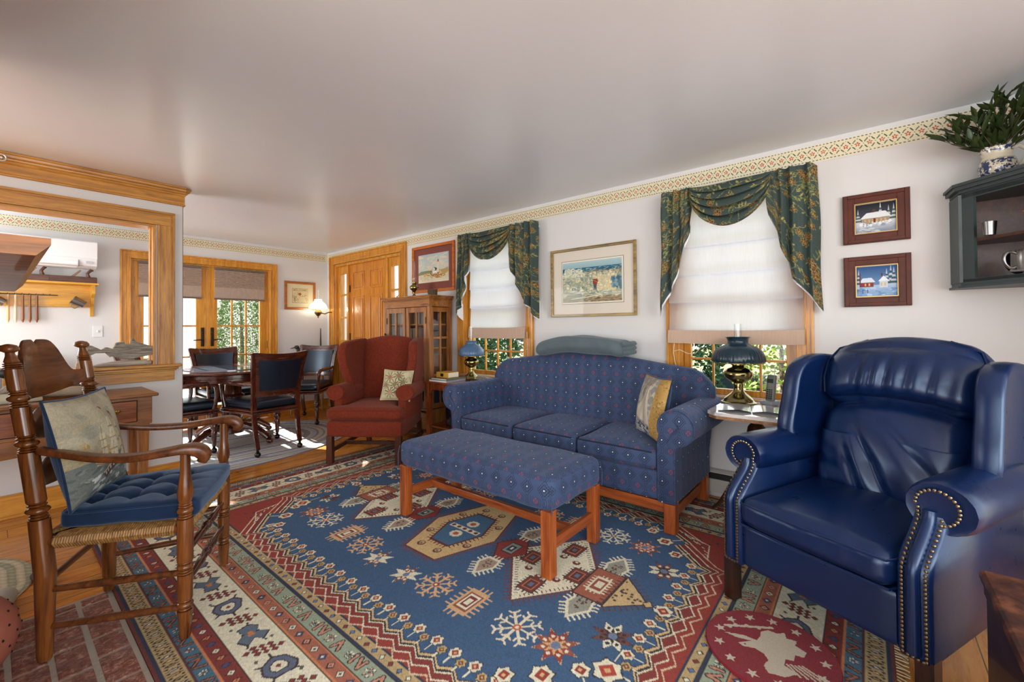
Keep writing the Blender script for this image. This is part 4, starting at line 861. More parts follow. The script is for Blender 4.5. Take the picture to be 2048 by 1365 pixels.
for s in (-1, 1):
    # wing: lofted across its thickness
    prof = [(.395, .60), (.375, .66), (.385, .74), (.41, .82), (.425, .90), (.435, .94), (.46, .985), (.51, 1.015), (.58, 1.03), (.66, 1.03), (.78, 1.01), (.76, .85), (.72, .70), (.66, .52), (.50, .50)]
    ctr = (.58, .82); R = []
    for k, (xo, q) in enumerate(((.272, .86), (.268, .955), (.278, .99), (.306, 1.0), (.330, .99), (.342, .955), (.338, .86))):
        R.append([(s*(xo + .022*max(0, (.60-y)/.2)*(1 if z > .62 else .2)), ctr[0]+(y-ctr[0])*q, ctr[1]+(z-ctr[1])*q) for y, z in prof])
    rs = []
    for r in R:   # smooth the outline by Chaikin cutting
        q = r
        for _ in range(2):
            q = [tuple(.75*np.array(a)+.25*np.array(b)) if h == 0 else tuple(.25*np.array(a)+.75*np.array(b)) for a, b in zip(q, q[1:]+q[:1]) for h in (0, 1)]
        rs.append(q)
    w = loft(G(), rs).build('wing', BLUEL, RC, ang=80)
    # arm: side body and rolled top
    def yf(z): # front edge recedes in an S towards the roll
        return .0 if z < .42 else .115*(.5-.5*math.cos(min(1, (z-.42)/.17)*PI))
    zs = [.165, .18, .25, .33, .40, .43, .46, .49, .52, .55, .58, .60]; R = []
    for z in zs:
        e = .006 if z in (.165,) else 0; f_ = yf(z)
        R.append([(s*x, y, z) for x, y in [(.258+e, f_+.012), (.268, f_+.0+e), (.333, f_+e), (.345-e, f_+.012), (.345-e, .70), (.33, .72), (.258+e, .72)]])
    a = loft(G(), R).build('arm', BLUEL, RC, ang=60)
    g = G(); R = []
    for y, k in ((.112, .80), (.108, .95), (.118, 1.0), (.15, 1.05), (.24, 1.06), (.36, 1.06), (.48, 1.06), (.58, 1.04), (.64, .98)):
        ring = []
        for i in range(48):
            t_ = 2*PI*i/48; rr = .078*k*(1 + .014*math.cos(t_*15)*max(0, 1-abs(y-.125)/.035)); ring.append((s*(.328 + rr*1.12*math.cos(t_)), y, .604 + rr*math.sin(t_)))
        R.append(ring)
    loft(g, R).build('arm_roll', BLUEL, a, ang=60)
    # welt panel between the nail rows and the nails themselves
    inner = [(.276, z) for z in np.arange(.18, .60, .0125)]; outer = [(.332, z) for z in np.arange(.18, .575, .0125)]
    sc = [(.322 - .052*math.cos(a_), .605 + .052*math.sin(a_)) for a_ in np.arange(.05, 4.4, .24)]
    g = G()
    for x, z in inner + outer + sc + [(x, .176) for x in np.arange(.288, .328, .0125)]:
        y = yf(z) - .002 if z < .575 and not (x, z) in sc else .106
        if (x, z) in sc: y = min(.106, yf(z)) if z < .56 else .104
        g.ball((s*x, y-.001, z), (.0056, .0036, .0056), 8, 5)
    g.build('nailhead_trim', plain('antique_brass', '#9a8a6c', .28, 1), a)
    P = [(s*.304, yf(z)-.004, z) for z in np.arange(.19, .60, .02)]; G().tube(spl(P, 2), [.017]*(len(P)*2-1), 18, flat=1).build('welt_panel', BLUEL, a)
for o in RC.children:
    if o.name.split('.')[0] in ('back_cushion', 'head_cushion', 'outer_back', 'wing'): o.location.x = .018
# ================= red wing chair =================
WC = root('wing_chair', 'rust-red chenille wing chair with rolled arms, in front of the glazed bookcase', 'armchair', (2.035, 3.34, RGZ), math.radians(-54.8))
WW = wood('wing_leg_wood', '#2f160c', '#5a2d18', 'z', 1, .35)
for sx in (-1, 1):
    G().prism([(sx*.28, .0), (sx*.33, .0), (sx*.33, .05), (sx*.28, .05)], 'z', 0, .24).build('leg', WW, WC, smooth=False)
    G().add([(sx*.25, .76, 0), (sx*.29, .76, 0), (sx*.29, .80, 0), (sx*.25, .80, 0), (sx*.26, .67, .26), (sx*.30, .67, .26), (sx*.30, .72, .26), (sx*.26, .72, .26)], [(0,1,2,3), (4,5,6,7), (0,1,5,4), (1,2,6,5), (2,3,7,6), (3,0,4,7)]).build('leg', WW, WC, smooth=False)
    G().box(sx*.305-.011, sx*.305+.011, .05, .74, .085, .125, .002).build('stretcher', WW, WC, smooth=False)
G().box(-.295, .295, .30, .325, .090, .122, .002).build('stretcher', WW, WC, smooth=False); G().box(-.28, .28, .715, .737, .10, .13, .002).build('stretcher', WW, WC, smooth=False)
def sm(a, b, x): t_ = min(1, max(0, (x-a)/(b-a))); return t_*t_*(3-2*t_)
G().soft(-.335, .335, .0, .74, .225, .372, .03, 14, (0, .004, 0), lambda p: (p[0]*(1-.10*sm(.2, .74, p[1])), p[1], p[2])).build('seat_rail', CHEN, WC)
def tc_(p):
    k = 1 + .40*sm(.17, .11, p[1]) if True else 1
    return (p[0]*k, p[1], p[2] + .008*nz((p[0], p[1], 1), 6))
def tcush(p): return (p[0]*(1 + .385*(1-sm(.10, .16, p[1]))), p[1], p[2] + .008*nz((p[0], p[1], 1), 6))
o = G().soft(-.245, .245, -.012, .62, .374, .482, .045, 26, (.004, .004, .022), tcush).build('seat_cushion', CHEN, WC)
G().tube([(-.335, .10, .467), (-.335, .02, .466), (-.30, -.010, .466), (0, -.016, .468), (.30, -.010, .466), (.335, .02, .466), (.335, .10, .467)], .004, 6).build('piping', CHEN, o)
G().soft(-.262, .262, .55, .68, .40, 1.07, .05, 22, (0, .02, 0), lambda p: (p[0]*(1+.10*(p[2]-.5)), p[1] + (p[2]-.45)*.13, p[2] + (.035*math.cos(min(1, abs(p[0])/.24)*PI/2)**1.2 - .008)*sm(.8, 1.05, p[2]))).build('back', CHEN, WC)
for s in (-1, 1):
    R = []
    for z in (.36, .42, .48, .54, .575): R.append([(s*x, y, z) for x, y in [(.255, .155), (.262, .145), (.320, .145), (.330, .155), (.335 - .02, .72), (.25, .72)]])
    a = loft(G(), R).build('arm', CHEN, WC, ang=50)
    R = []
    for y, k in ((.137, .75), (.134, .93), (.142, 1.0), (.2, 1.0), (.35, .98), (.5, .92), (.62, .8)): R.append([(s*(.318 + .083*k*math.cos(2*PI*i/24)), y, .592 + .070*k*math.sin(2*PI*i/24)) for i in range(24)])
    loft(G(), R).build('arm_roll', CHEN, a, ang=50)
    prof = [(.40, .60), (.345, .67), (.315, .76), (.305, .86), (.30, .95), (.315, 1.01), (.37, 1.045), (.46, 1.055), (.60, 1.07), (.74, 1.07), (.72, .85), (.68, .60), (.60, .52), (.46, .53)]
    ctr = (.52, .82); rs = []
    for xo, q in ((.255, .86), (.250, .95), (.262, .99), (.295, 1.0), (.322, .99), (.332, .95), (.328, .86)):
        r = [(s*(xo + .045*max(0, (.58-y)/.25)*sm(.62, .9, z)), ctr[0]+(y-ctr[0])*q, ctr[1]+(z-ctr[1])*q) for y, z in prof]
        for _ in range(2): r = [tuple(.75*np.array(A)+.25*np.array(B)) if h == 0 else tuple(.25*np.array(A)+.75*np.array(B)) for A, B in zip(r, r[1:]+r[:1]) for h in (0, 1)]
        rs.append(r)
    loft(G(), rs).build('wing', CHEN, WC, ang=80)
# floral cushion
c = Canvas(.30, .30, .0022, '#c9bf96'); c.blobs(40, 0, .3, 0, .3, (.01, .03), ['#d2c9a2', '#bfb68c', '#cfc59a'])
for x, y, r in ((.08, .22, .04), (.17, .24, .036), (.20, .10, .04), (.10, .07, .038), (.22, .18, .03), (.26, .05, .03), (.05, .14, .026), (.14, .15, .03)):
    for k in range(9): a = 2*PI*k/9; c.line([(x, y), (x+r*1.4*math.cos(a), y+r*1.4*math.sin(a))], .009, random.choice(['#5d6a35', '#3f4c26', '#74532c', '#8a8448']))
    c.disc(x, y, r*.45, random.choice(['#b56a4a', '#c98f7a', '#8a7a3a']))
for k in range(6): x, y = random.uniform(.05, .25), random.uniform(.05, .25); c.line([(x, y), (x+.05, y+.02), (x+.07, y-.03)], .0035, '#8a6a3a')
c.speckle(.2)
pillow('throw_pillow', 'cream cushion stitched with green and rust flowers on the red wing chair', (2.365, 3.315, .66), (.62, -.78, 0), (-.78, -.62, 0), .27, .28, .11, c, plain('cream_cloth', '#c9bf96', .85, bump=.2), .30, roll=-.06)

# ================= rush-seated armchair =================
WAL = wood('turned_walnut', '#3a1c0a', '#8f5424', 'z', .9, .22, .55, .4)
WALX = wood('turned_walnut_x', '#3a1c0c', '#7c4824', 'x', .9, .33, .5, .1)
AC_ = root('rush_seat_armchair', 'brown turned-wood ladderback armchair with woven rush seat, at the left front', 'armchair', (.607, 2.245, RGZ), math.radians(60.3))
def turned(segs, L):
    # segs: list of (fraction, radius) knots plus 'ring' beads
    return [(r, f*L) for f, r in segs]
def bead(prof, f, L, r0, r1, h=.012, n=5):
    for k in range(n): a = PI*k/(n-1); prof.append((r0 + (r1-r0)*math.sin(a), f*L - h/2 + h*k/(n-1)))
def post(front, H):
    P = []; z = 0
    def cyl(z1, ra, rb, n=2):
        for k in range(n): P.append((ra + (rb-ra)*k/(n-1), z0_[0] + (z1-z0_[0])*k/(n-1)))
        z0_[0] = z1
    def bd(r, h):   # a bead
        for k in range(7): a = PI*k/6; P.append((.017 + (r-.017)*math.sin(a)**.7, z0_[0] + h*k/6))
        z0_[0] += h
    z0_ = [0.0]
    if front:
        cyl(.02, .017, .019); cyl(.105, .019, .025); bd(.022, .010); bd(.027, .022); bd(.023, .010); cyl(.24, .0245, .0245); bd(.026, .010); bd(.023, .008); bd(.027, .022); bd(.024, .010); cyl(.45, .026, .0265)
        bd(.024, .010); bd(.022, .008); bd(.027, .024); bd(.023, .009); bd(.022, .008); P.append((.019, z0_[0])); P.append((.024, z0_[0]+.018)); P.append((.0265, z0_[0]+.04)); P.append((.022, z0_[0]+.075)); P.append((.0165, z0_[0]+.12)); P.append((.0165, H))
    else:
        cyl(.02, .019, .022); cyl(.30, .022, .030); cyl(.50, .030, .029); bd(.027, .010); bd(.025, .009); bd(.033, .026); bd(.027, .010); bd(.025, .008); cyl(.74, .027, .028); bd(.027, .009); bd(.025, .008); bd(.032, .026); bd(.027, .010); bd(.024, .008)
        cyl(.90, .0255, .0265); bd(.027, .010); bd(.025, .008); bd(.030, .026); bd(.024, .008); bd(.023, .008); cyl(1.035, .0235, .023); bd(.025, .007); bd(.025, .007); bd(.024, .007); P.append((.020, z0_[0]+.004)); P.append((.013, z0_[0]+.025)); P.append((.012, z0_[0]+.036)); P.append((.024, z0_[0]+.043)); P.append((.026, z0_[0]+.052)); P.append((.020, z0_[0]+.062)); P.append((.006, z0_[0]+.067))
    return P
def rearline(z):   # rear posts lean back above the seat
    return .428 + (0 if z < .30 else .102*((z-.30)/.82)**1.25)
for s in (-1, 1):
    pf = post(True, .70); G().lathe(pf, (s*.2685, 0, 0), 20).build('front_post', WAL, AC_, ang=50)
    pr = post(False, 1.1); seg = 20; vs = []
    g = G(); R = []
    for r, z in pr: R.append([(s*.2185 + r*math.cos(2*PI*k/seg), rearline(z) + r*math.sin(2*PI*k/seg), z) for k in range(seg)])
    loft(g, R).build('rear_post', WAL, AC_, ang=50)
    # arm: swept board with a down-turned scroll
    path0 = [(s*.2185, .445, .742), (s*.235, .36, .722), (s*.262, .26, .706), (s*.285, .15, .702), (s*.290, .05, .712), (s*.283, -.01, .716), (s*.276, -.045, .706), (s*.272, -.062, .684), (s*.270, -.055, .660)]
    wd0 = [.019, .023, .028, .031, .034, .036, .034, .028, .018]; th0 = [.013, .013, .013, .014, .015, .018, .022, .022, .016]; R = []
    q_ = spl([(*p, a_, b_) for p, a_, b_ in zip(path0, wd0, th0)], 5); path = [q[:3] for q in q_]; wd = [q[3] for q in q_]; th = [q[4] for q in q_]
    for i, p in enumerate(path):
        q0 = Vector(path[max(0, i-1)]); q1 = Vector(path[min(len(path)-1, i+1)]); T_ = (q1-q0).normalized(); S_ = Vector((1, 0, 0)); S_ = (S_ - T_*S_.dot(T_)).normalized(); N_ = T_.cross(S_)
        R.append([tuple(Vector(p) + S_*wd[i]*math.copysign(abs(math.cos(a))**.55, math.cos(a)) + N_*th[i]*math.copysign(abs(math.sin(a))**.55, math.sin(a))) for a in np.linspace(0, 2*PI, 21)[:-1]])
    loft(G(), R).build('armrest', WALX, AC_, ang=60)
    # side seat rail, bare ends, and rungs
    A = (s*.2685, 0); B = (s*.2185, .428)
    G().tube([(A[0], .0, .415), (B[0], .428, .415)], .017, 10).build('seat_rail', WALX, AC_)
    for z in (.115, .245) if s < 0 else (.155, .285): G().tube([(A[0], 0, z), ((A[0]+B[0])/2, .214, z+.0), (B[0], .428, z)], [.011, .0135, .011], 10).build('side_rung', WALX, AC_)
for z in (.195, .31):
    W2 = .2685; pr_ = [(.007, 0), (.010, .12), (.014, .28), (.017, .36), (.009, .40), (.014, .42), (.009, .44), (.016, .47), (.019, .50), (.016, .53), (.009, .56), (.014, .58), (.009, .60), (.017, .64), (.014, .72), (.010, .88), (.007, 1)]
    G().lathe(pr_, (-W2, 0, z), 14, (W2, 0, z)).build('front_rung', plain('dark_polished_rung', '#4a2a22', .2, coat=.5), AC_, ang=60)
G().tube([(-.2185, .428, .27), (.2185, .428, .27)], .012, 10).build('rear_rung', WALX, AC_)
# slats of the back
def slat(zc, w, shape, nm, hole=False):
    g = G(); n = 41; pts = []
    for i in range(n):
        u = -1 + 2*i/(n-1); pts.append((u*w, shape(u)))
    lo = [(x, b) for x, (t_, b) in pts]; F = lambda x, z, d: (x, rearline(z) + .045*(1-(x/w)**2) + d, z)
    R = []
    vs = []; 
    for (x, (t_, b)) in pts:
        zz = [b + (t_-b)*q for q in (0, .04, .25, .5, .75, .96, 1)]; dd = [.004, .008, .009, .009, .009, .008, .004]
        R.append([F(x, z, -d) for z, d in zip(zz, dd)] + [F(x, z, d) for z, d in zip(zz[::-1], dd[::-1])])
    loft(g, R).build(nm, WALX, AC_, ang=50)
slat(0, .205, lambda u: (1.0 + .135*math.exp(-(u/.60)**6)*(1 - .16*math.exp(-(u/.05)**2)), .935 - .022*math.cos(u*PI/2) + .012*u), 'crest_slat')
slat(0, .205, lambda u: (.845 + .035*math.cos(u*PI/1.1), .765 - .012*math.cos(u*PI)), 'back_slat')
slat(0, .205, lambda u: (.66 + .03*math.cos(u*PI/1.1), .585 - .010*math.cos(u*PI)), 'back_slat')
# rush seat: four woven triangles of cord
g = G(); ZS = .432
def edge(u, side):
    P = {0: ((-.2685, 0), (.2685, 0)), 1: ((.2685, 0), (.2185, .428)), 2: ((.2185, .428), (-.2185, .428)), 3: ((-.2185, .428), (-.2685, 0))}[side]; return (P[0][0]+(P[1][0]-P[0][0])*u, P[0][1]+(P[1][1]-P[0][1])*u)
mid = (0, .21)
for side in range(4):
    n = 46 if side != 3 else 46
    for k in range(n):
        u = (k+.5)/n*.86+.07; e = edge(u, side); q = 1-abs(2*u-1); m = (e[0]+(mid[0]-e[0])*q*.98, e[1]+(mid[1]-e[1])*q*.98)
        ox, oy = (e[0]-mid[0]), (e[1]-mid[1]); nrm = {0: (0, -1), 1: (1, .1), 2: (0, 1), 3: (-1, .1)}[side]
        g.tube([(m[0], m[1], ZS+.002), (e[0]-nrm[0]*.010, e[1]-nrm[1]*.010, ZS+.003), (e[0]+nrm[0]*.014, e[1]+nrm[1]*.014, ZS-.004), (e[0]+nrm[0]*.020, e[1]+nrm[1]*.020, ZS-.018), (e[0]+nrm[0]*.010, e[1]+nrm[1]*.010, ZS-.036), (m[0], m[1], ZS-.030)], .0052, 6)
o = g.build('rush_seat', wood('rush_cord', '#6b4520', '#b58a4c', 'z', 2, .6), AC_); o['kind'] = 'stuff'
# tufted seat cushion: a thing of its own
def cush(p):
    x, y, z = p; k = (1 - .16*sm(0, .43, y)); d = 0
    for bx in (-.12, 0, .12):
        for by in (.09, .21, .33):
            r = math.hypot(x-bx, y-by); d -= .024*math.exp(-(r/.035)**2)
            d -= .010*math.exp(-((abs(x-bx))/.012)**2)*math.exp(-((y-by)/.08)**2) + .010*math.exp(-((abs(y-by))/.012)**2)*math.exp(-((x-bx)/.08)**2)
    return (x*k, y - .01*(1-(x/.25)**2)*sm(.1, -.02, y), z + (d if z > .49 else 0) + .006*nz(p, 8))
cu = root('seat_cushion', 'navy velvet tufted seat pad on the rush-seated armchair', 'cushion', (.607, 2.245, RGZ), math.radians(60.3))
b = G().soft(-.245, .245, -.035, .40, .4425, .512, .022, 40, (0, 0, .014), cush).build('padding', NAVYV, cu)
P = []
for t_ in np.linspace(0, 2*PI, 81): 
    x = .247*math.copysign(abs(math.cos(t_))**.16, math.cos(t_)); y = .183 + .219*math.copysign(abs(math.sin(t_))**.16, math.sin(t_)); P.append((x*(1-.16*sm(0, .43, y)), y - .008*(1-(x/.25)**2)*sm(.1, -.02, y), .500))
G().tube(P, .004, 6, caps=False).build('piping', NAVYV, cu)
# ship cushion
c = Canvas(.42, .42, .0022, '#b3aa8c'); c.grad(0, .42, .15, .42, '#a89c78', '#b9b298'); c.blobs(70, 0, .42, .18, .42, (.015, .05), ['#b5ae93', '#a9a38a', '#bcb49a', '#9fa08c'], .5); c.blobs(40, 0, .42, .14, .22, (.006, .022), ['#a58c4e', '#b39a5c', '#c2a86e'], .45)
c.rect(0, .42, 0, .15, '#66706a'); c.blobs(90, 0, .42, 0, .15, (.01, .03), ['#5b6962', '#78827a', '#4c5a58', '#8a938c'], .22)
c.blobs(50, .1, .42, 0, .09, (.008, .022), ['#aab2b4', '#7f8d96', '#c7cbc4', '#46565e'], .4, .4)
c.X = c.X + .055; c.win = lambda *a: (slice(None), slice(None)); c.poly([(.19, .085), (.41, .15), (.42, .135), (.22, .06)], '#40302c'); c.line([(.20, .088), (.41, .148)], .005, '#c9c0a6')
for x in np.arange(.215, .40, .022): c.rect(x, x+.009, .072+(x-.2)*.29, .082+(x-.2)*.29, '#cfc7ae')
for mx, h in ((.235, .25), (.29, .31), (.355, .29)):
    c.line([(mx, .10), (mx, h+.02)], .003, '#6b4a2e')
    for k in range(4):
        z = .12 + (h-.12)*k/4; w = .030-.004*k; c.poly([(mx-w, z), (mx+w*.8, z), (mx+w*.6, z+(h-.12)/4-.006), (mx-w*.6, z+(h-.12)/4-.006)], '#cfc6a8'); c.line([(mx-w, z), (mx+w*.8, z)], .003, '#8a6c46'); c.line([(mx-w*.2, z), (mx-w*.1, z+.03)], .003, '#a09470')
c.poly([(.29, .335), (.29, .35), (.265, .358)], '#7a2c20'); c.poly([(.355, .30), (.355, .32), (.33, .325)], '#7a2c20'); c.poly([(.15, .165), (.19, .15), (.20, .12), (.16, .125)], '#b0a48c')
for k in range(3): c.line([(.155, .155-.01*k), (.195, .143-.01*k)], .003, '#8a3a2c')
c.X = c.X - .055; del c.win; c.speckle(.28); c.speckle(.15, 3)
pillow('throw_pillow', 'navy-edged needlepoint cushion of a three-masted sailing ship on the rush armchair', (.252, 2.413, .727), (.495, .869, 0), (.869, -.495, 0), .42, .41, .13, c, NAVYV, .20, roll=.0)

# ================= dining set =================
MAH = wood('mahogany', '#2a100b', '#5c2c1c', 'z', 1, .22, .5, .5); MAHX = wood('mahogany_x', '#2a100b', '#64301f', 'x', 1, .2, .5, .6)
CAST = plain('dark_caster_metal', '#3a3330', .25, .9)
def caster(g, x, y): g.ball((x, y, .026), (.026, .026, .026), 14, 9); g.lathe([(.008, .04), (.012, .045), (.012, .075), (.016, .08)], (x, y, 0), 10)
def dining_chair(label):
    r = root('dining_chair', label, 'chair', (0, 0, 0), 0, 'leather dining armchairs round the table')
    for s in (-1, 1):
        g = G(); g.lathe([(.016, .07), (.018, .10), (.022, .16), (.026, .20), (.020, .215), (.030, .235), (.034, .26), (.024, .28), (.030, .30), (.030, .395)], (s*.245, .035, 0), 16); f = g.build('front_leg', MAH, r)
        g = G(); caster(g, s*.245, .035); g.build('caster', CAST, f)
        P = [(s*.195, .585, .07), (s*.198, .545, .22), (s*.20, .52, .40), (s*.205, .53, .60), (s*.222, .565, .80), (s*.245, .615, .955)]; w_ = [.018, .022, .026, .026, .024, .020]
        R = [[(x-q, y-q*.8, z), (x+q, y-q*.8, z), (x+q, y+q*.8, z), (x-q, y+q*.8, z)] for (x, y, z), q in zip([tuple(p) for p in P], [.017, .018, .020, .020, .020, .016])]
        b = loft(G(), R).build('rear_leg', MAH, r, ang=30); g = G(); caster(g, s*.195, .585); g.build('caster', CAST, b)
        P = [(s*.212, .545, .665), (s*.245, .42, .660), (s*.275, .28, .665), (s*.283, .14, .668), (s*.280, .07, .662), (s*.275, .03, .635), (s*.268, .02, .56), (s*.262, .03, .48), (s*.252, .045, .40)]
        q_ = spl([(*p, w2) for p, w2 in zip(P, [.017, .018, .019, .022, .023, .021, .018, .018, .020])], 4); G().tube([q[:3] for q in q_], [q[3] for q in q_], 12).build('arm', MAHX, r)
    def sh(p): return (p[0]*(1 - .20*sm(.0, .52, p[1])), p[1] - .03*(1-(p[0]/.27)**2)*sm(.2, 0, p[1]), p[2])
    for z0, z1, e in ((.375, .40, .012), (.40, .425, .0)): G().soft(-.275-e*.5, .275+e*.5, .0-e, .545, z0, z1, .010, 12, (0, 0, 0), sh).build('seat_rail', MAHX, r)
    G().soft(-.262, .262, .005, .53, .425, .495, .032, 14, (0, 0, .018), sh).build('seat', BLACKL, r)
    def bk(u, v, d, w0, w1, z0, z1):
        z = z0 + (z1-z0)*v; w = w0 + (w1-w0)*v; x = (2*u-1)*w; yy = .540 + (z-.578)*.205 + .036*(1-(2*u-1)**2); return (x, yy + d, z)
    def slab(w0, w1, z0, z1, d0, d1, nm, mat, par, sagt=0):
        R = []
        for i in range(15):
            u = i/14; dz = sagt*(1-(2*u-1)**2); R.append([bk(u, 0, d0, w0, w1, z0, z1), (lambda p: (p[0], p[1], p[2]-dz))(bk(u, 1, d0, w0, w1, z0, z1)), (lambda p: (p[0], p[1], p[2]-dz))(bk(u, 1, d1, w0, w1, z0, z1)), bk(u, 0, d1, w0, w1, z0, z1)])
        return loft(G(), R).build(nm, mat, par, ang=30)
    slab(.238, .245, .90, .962, -.018, .018, 'top_rail', MAHX, r, .020); slab(.20, .202, .545, .585, -.014, .014, 'lower_rail', MAHX, r)
    fr = slab(.195, .228, .578, .91, -.008, .010, 'back_panel', MAHX, r, .012); slab(.172, .200, .600, .888, -.026, .026, 'back_pad', BLACKL, r, .012)
    return r
def put(o, x, y, deg): o.location = (x, y, .0105); o.rotation_euler[2] = math.radians(deg); return o
A = dining_chair('leather dining armchair seen from behind, its back towards the living room'); put(A, 1.705, 4.89, 184)
for x, y, d, l in ((1.35, 5.03, 98, 'leather dining armchair half hidden behind the end of the partition wall'), (1.77, 5.50, 5, 'leather dining armchair on the far side of the table before the glazed doors'), (2.36, 5.36, -52, 'leather dining armchair to the right of the table, sunlit blue back pad'), (.80, 5.72, 60, 'leather dining armchair deepest behind the partition, only arm and seat showing')):
    put(dup(A, label=l), x, y, d)
TB = root('dining_table', 'round dark wood dining table on a turned pedestal with three curved feet', 'table', (1.63, 5.17, .0105), 0)
G().lathe([(.05, .742), (.58, .742), (.625, .746), (.632, .755), (.632, .762), (.622, .770), (.05, .770)], (0, 0, 0), 72).build('tabletop', wood('polished_top', '#3a1a12', '#6e3a26', 'x', .8, .12, .5, .9), TB)
G().lathe([(.55, .66), (.566, .665), (.566, .70), (.575, .705), (.575, .735), (.55, .742)], (0, 0, 0), 72).build('apron', MAHX, TB)
G().lathe([(.10, .09), (.11, .10), (.115, .15), (.09, .17), (.075, .20), (.085, .24), (.11, .28), (.118, .33), (.10, .38), (.075, .41), (.07, .44), (.10, .455), (.105, .48), (.08, .50), (.075, .60), (.10, .64), (.16, .66)], (0, 0, 0), 28).build('pedestal', MAH, TB)
for k in range(4):
    a = math.radians(25+90*k); P = [(.07, .15), (.18, .17), (.30, .15), (.40, .095), (.46, .055)]
    f = G().tube([(math.cos(a)*q, math.sin(a)*q, z) for q, z in P], [.045, .040, .036, .030, .030], 12).build('foot', MAHX, TB); G().ball((math.cos(a)*.47, math.sin(a)*.47, .028), (.034, .034, .028)).build('foot_ball', MAH, f)
tag(G().lathe([(.02, 0), (.40, 0), (.40, .006), (.02, .006)], (1.60, 5.15, .7812), 48).build('table_mat', plain('grey_felt', '#8a93a3', .10, coat=1)), 'dark round glossy mat lying in the middle of the dining table', 'mat')
w = root('wooden_ring_tray', 'small round pale wooden ring tray at the right rim of the dining table', 'tray', (2.13, 5.08, .7812))
g = G(); g.lathe([(.045, .0), (.075, .0), (.082, .012), (.082, .045), (.070, .048), (.066, .016), (.045, .012)], (0, 0, 0), 30); g.build('ring', wood('pale_ring_wood', '#8a6a4c', '#c9a987', 'x', 1, .3), w)
# corner console with decoy and candle
CN = root('corner_console', 'small light wood table in the far corner holding a duck decoy', 'table', (2.86, 6.03, 0))
LTW = wood('light_console_wood', '#8a6440', '#c09a6c', 'x', 1, .4)
G().box(-.27, .27, -.15, .15, .745, .765, .004).build('tabletop', LTW, CN, smooth=False); G().box(-.24, .24, -.13, .13, .66, .745, .002).build('apron', LTW, CN, smooth=False)
for x in (-1, 1):
    for y in (-1, 1): G().lathe([(.012, 0), (.018, .1), (.022, .5), (.022, .66)], (x*.22, y*.11, 0), 12).build('leg', LTW, CN)
def duck(name, label, loc, rz, sc, body, head, bill, up=1.0, group=None, longbody=1.0):
    r = root(name, label, 'decoy', loc, rz, group); g = G()
    R = []
    for i in range(19):
        u = i/18; x = (u-.5)*.34*longbody; w = .062*math.sin(PI*min(1, u*1.02+.02))**.6; h = .050*math.sin(PI*min(1, u+.03))**.5 * (1-.35*max(0, u-.7)/.3); zc = h*.9 + .02*max(0, (u-.72)/.28)**1.5
        R.append([(x*sc, max(1e-4, w)*math.cos(t)*sc, (zc + max(1e-4, h)*max(-.88, math.sin(t)))*sc) for t in np.linspace(0, 2*PI, 21)[:-1]])
    loft(g, R).build('body', body, r)
    hx = -.115*longbody
    g = G(); g.tube([(hx*sc+.0, 0, .07*sc), (hx*sc-.012*sc, 0, .11*sc*up), (hx*sc-.02*sc, 0, .14*sc*up)], [.034*sc, .024*sc, .026*sc], 14); g.ball(((hx-.035)*sc, 0, .155*sc*up), (.036*sc, .025*sc, .027*sc), 16, 10)
    h = g.build('head', head, r); g = G(); g.tube([((hx-.062)*sc, 0, .152*sc*up), ((hx-.10)*sc, 0, .145*sc*up), ((hx-.125)*sc, 0, .143*sc*up)], [.013*sc, .011*sc, .006*sc], 10, flat=.55); g.build('bill', bill, h)
    return r
DKD = plain('dark_decoy_paint', '#22201f', .5, var=.2); GRD = plain('grey_decoy_paint', '#8d8a82', .6, var=.2, bump=.2); BLKD = plain('black_paint', '#14161a', .45); WOODD = wood('weathered_decoy', '#4a3f35', '#8a7a66', 'x', 2, .6)
duck('duck_decoy', 'dark duck decoy with raised head on the small table in the far corner', (2.80, 6.0, .7655), 0, .95, plain('charcoal_decoy', '#4a4744', .6, var=.3, bump=.3), plain('charcoal_head', '#2b2928', .5), BLKD, 1.15)
w = root('taper_candle', 'tall dark taper candle standing behind the duck decoy', 'candle', (3.03, 6.08, .7655)); G().lathe([(.035, 0), (.035, .006), (.012, .012), (.010, .05), (.016, .055), (.016, .07), (.009, .072)], (0, 0, 0), 16).build('holder', BLKD, w); G().lathe([(.012, .072), (.011, .25), (.005, .42), (.001, .43)], (0, 0, 0), 12).build('wax', plain('dark_wax', '#2e2c2a', .5), w)

# ================= far room wall: heat pump, shelf, switch =================
WPL = plain('white_plastic', '#dedede', .3)
ac = root('wall_air_conditioner', 'white wall-mounted air conditioner seen through the opening above the shelf', 'air conditioner', (.30, YF, 0))
prof = [(-.0, 1.815), (-.0, 2.085), (-.17, 2.085), (-.20, 2.06), (-.205, 1.88), (-.19, 1.835), (-.13, 1.81)]
G().prism(prof, 'x', -.42, .38).build('body', WPL, ac, ang=30); G().box(-.42, .385, -.212, -.198, 1.905, 2.072, .006).build('front_panel', plain('white_gloss', '#e6e6e6', .15), ac, smooth=False)
G().prism([(-.205, 1.888), (-.196, 1.845), (-.15, 1.815), (-.15, 1.822), (-.19, 1.850), (-.199, 1.888)], 'x', -.40, .24).build('louvre', plain('louvre_white', '#f0f0f0', .2), ac); G().box(.30, .345, -.209, -.2, 1.855, 1.88).build('display', plain('grey_label', '#b9b9bb', .4), ac, smooth=False)
G().box(.246, .249, -.212, -.18, 1.82, 1.888).build('louvre_gap', plain('gap_grey', '#55585c', .6), ac, smooth=False)
SHW = wood('mustard_pine', '#b07a16', '#dca22c', 'x', .8, .35)
sh = root('candle_shelf', 'mustard pine wall shelf with peg board back holding wooden planes, seen through the opening', 'shelf', (.20, YF, 0))
G().box(-.9, .50, -.17, 0, 1.645, 1.665, .003).build('top_board', SHW, sh, smooth=False); G().box(-.88, .47, -.018, 0, 1.42, 1.645, .002).build('back_board', SHW, sh, smooth=False)
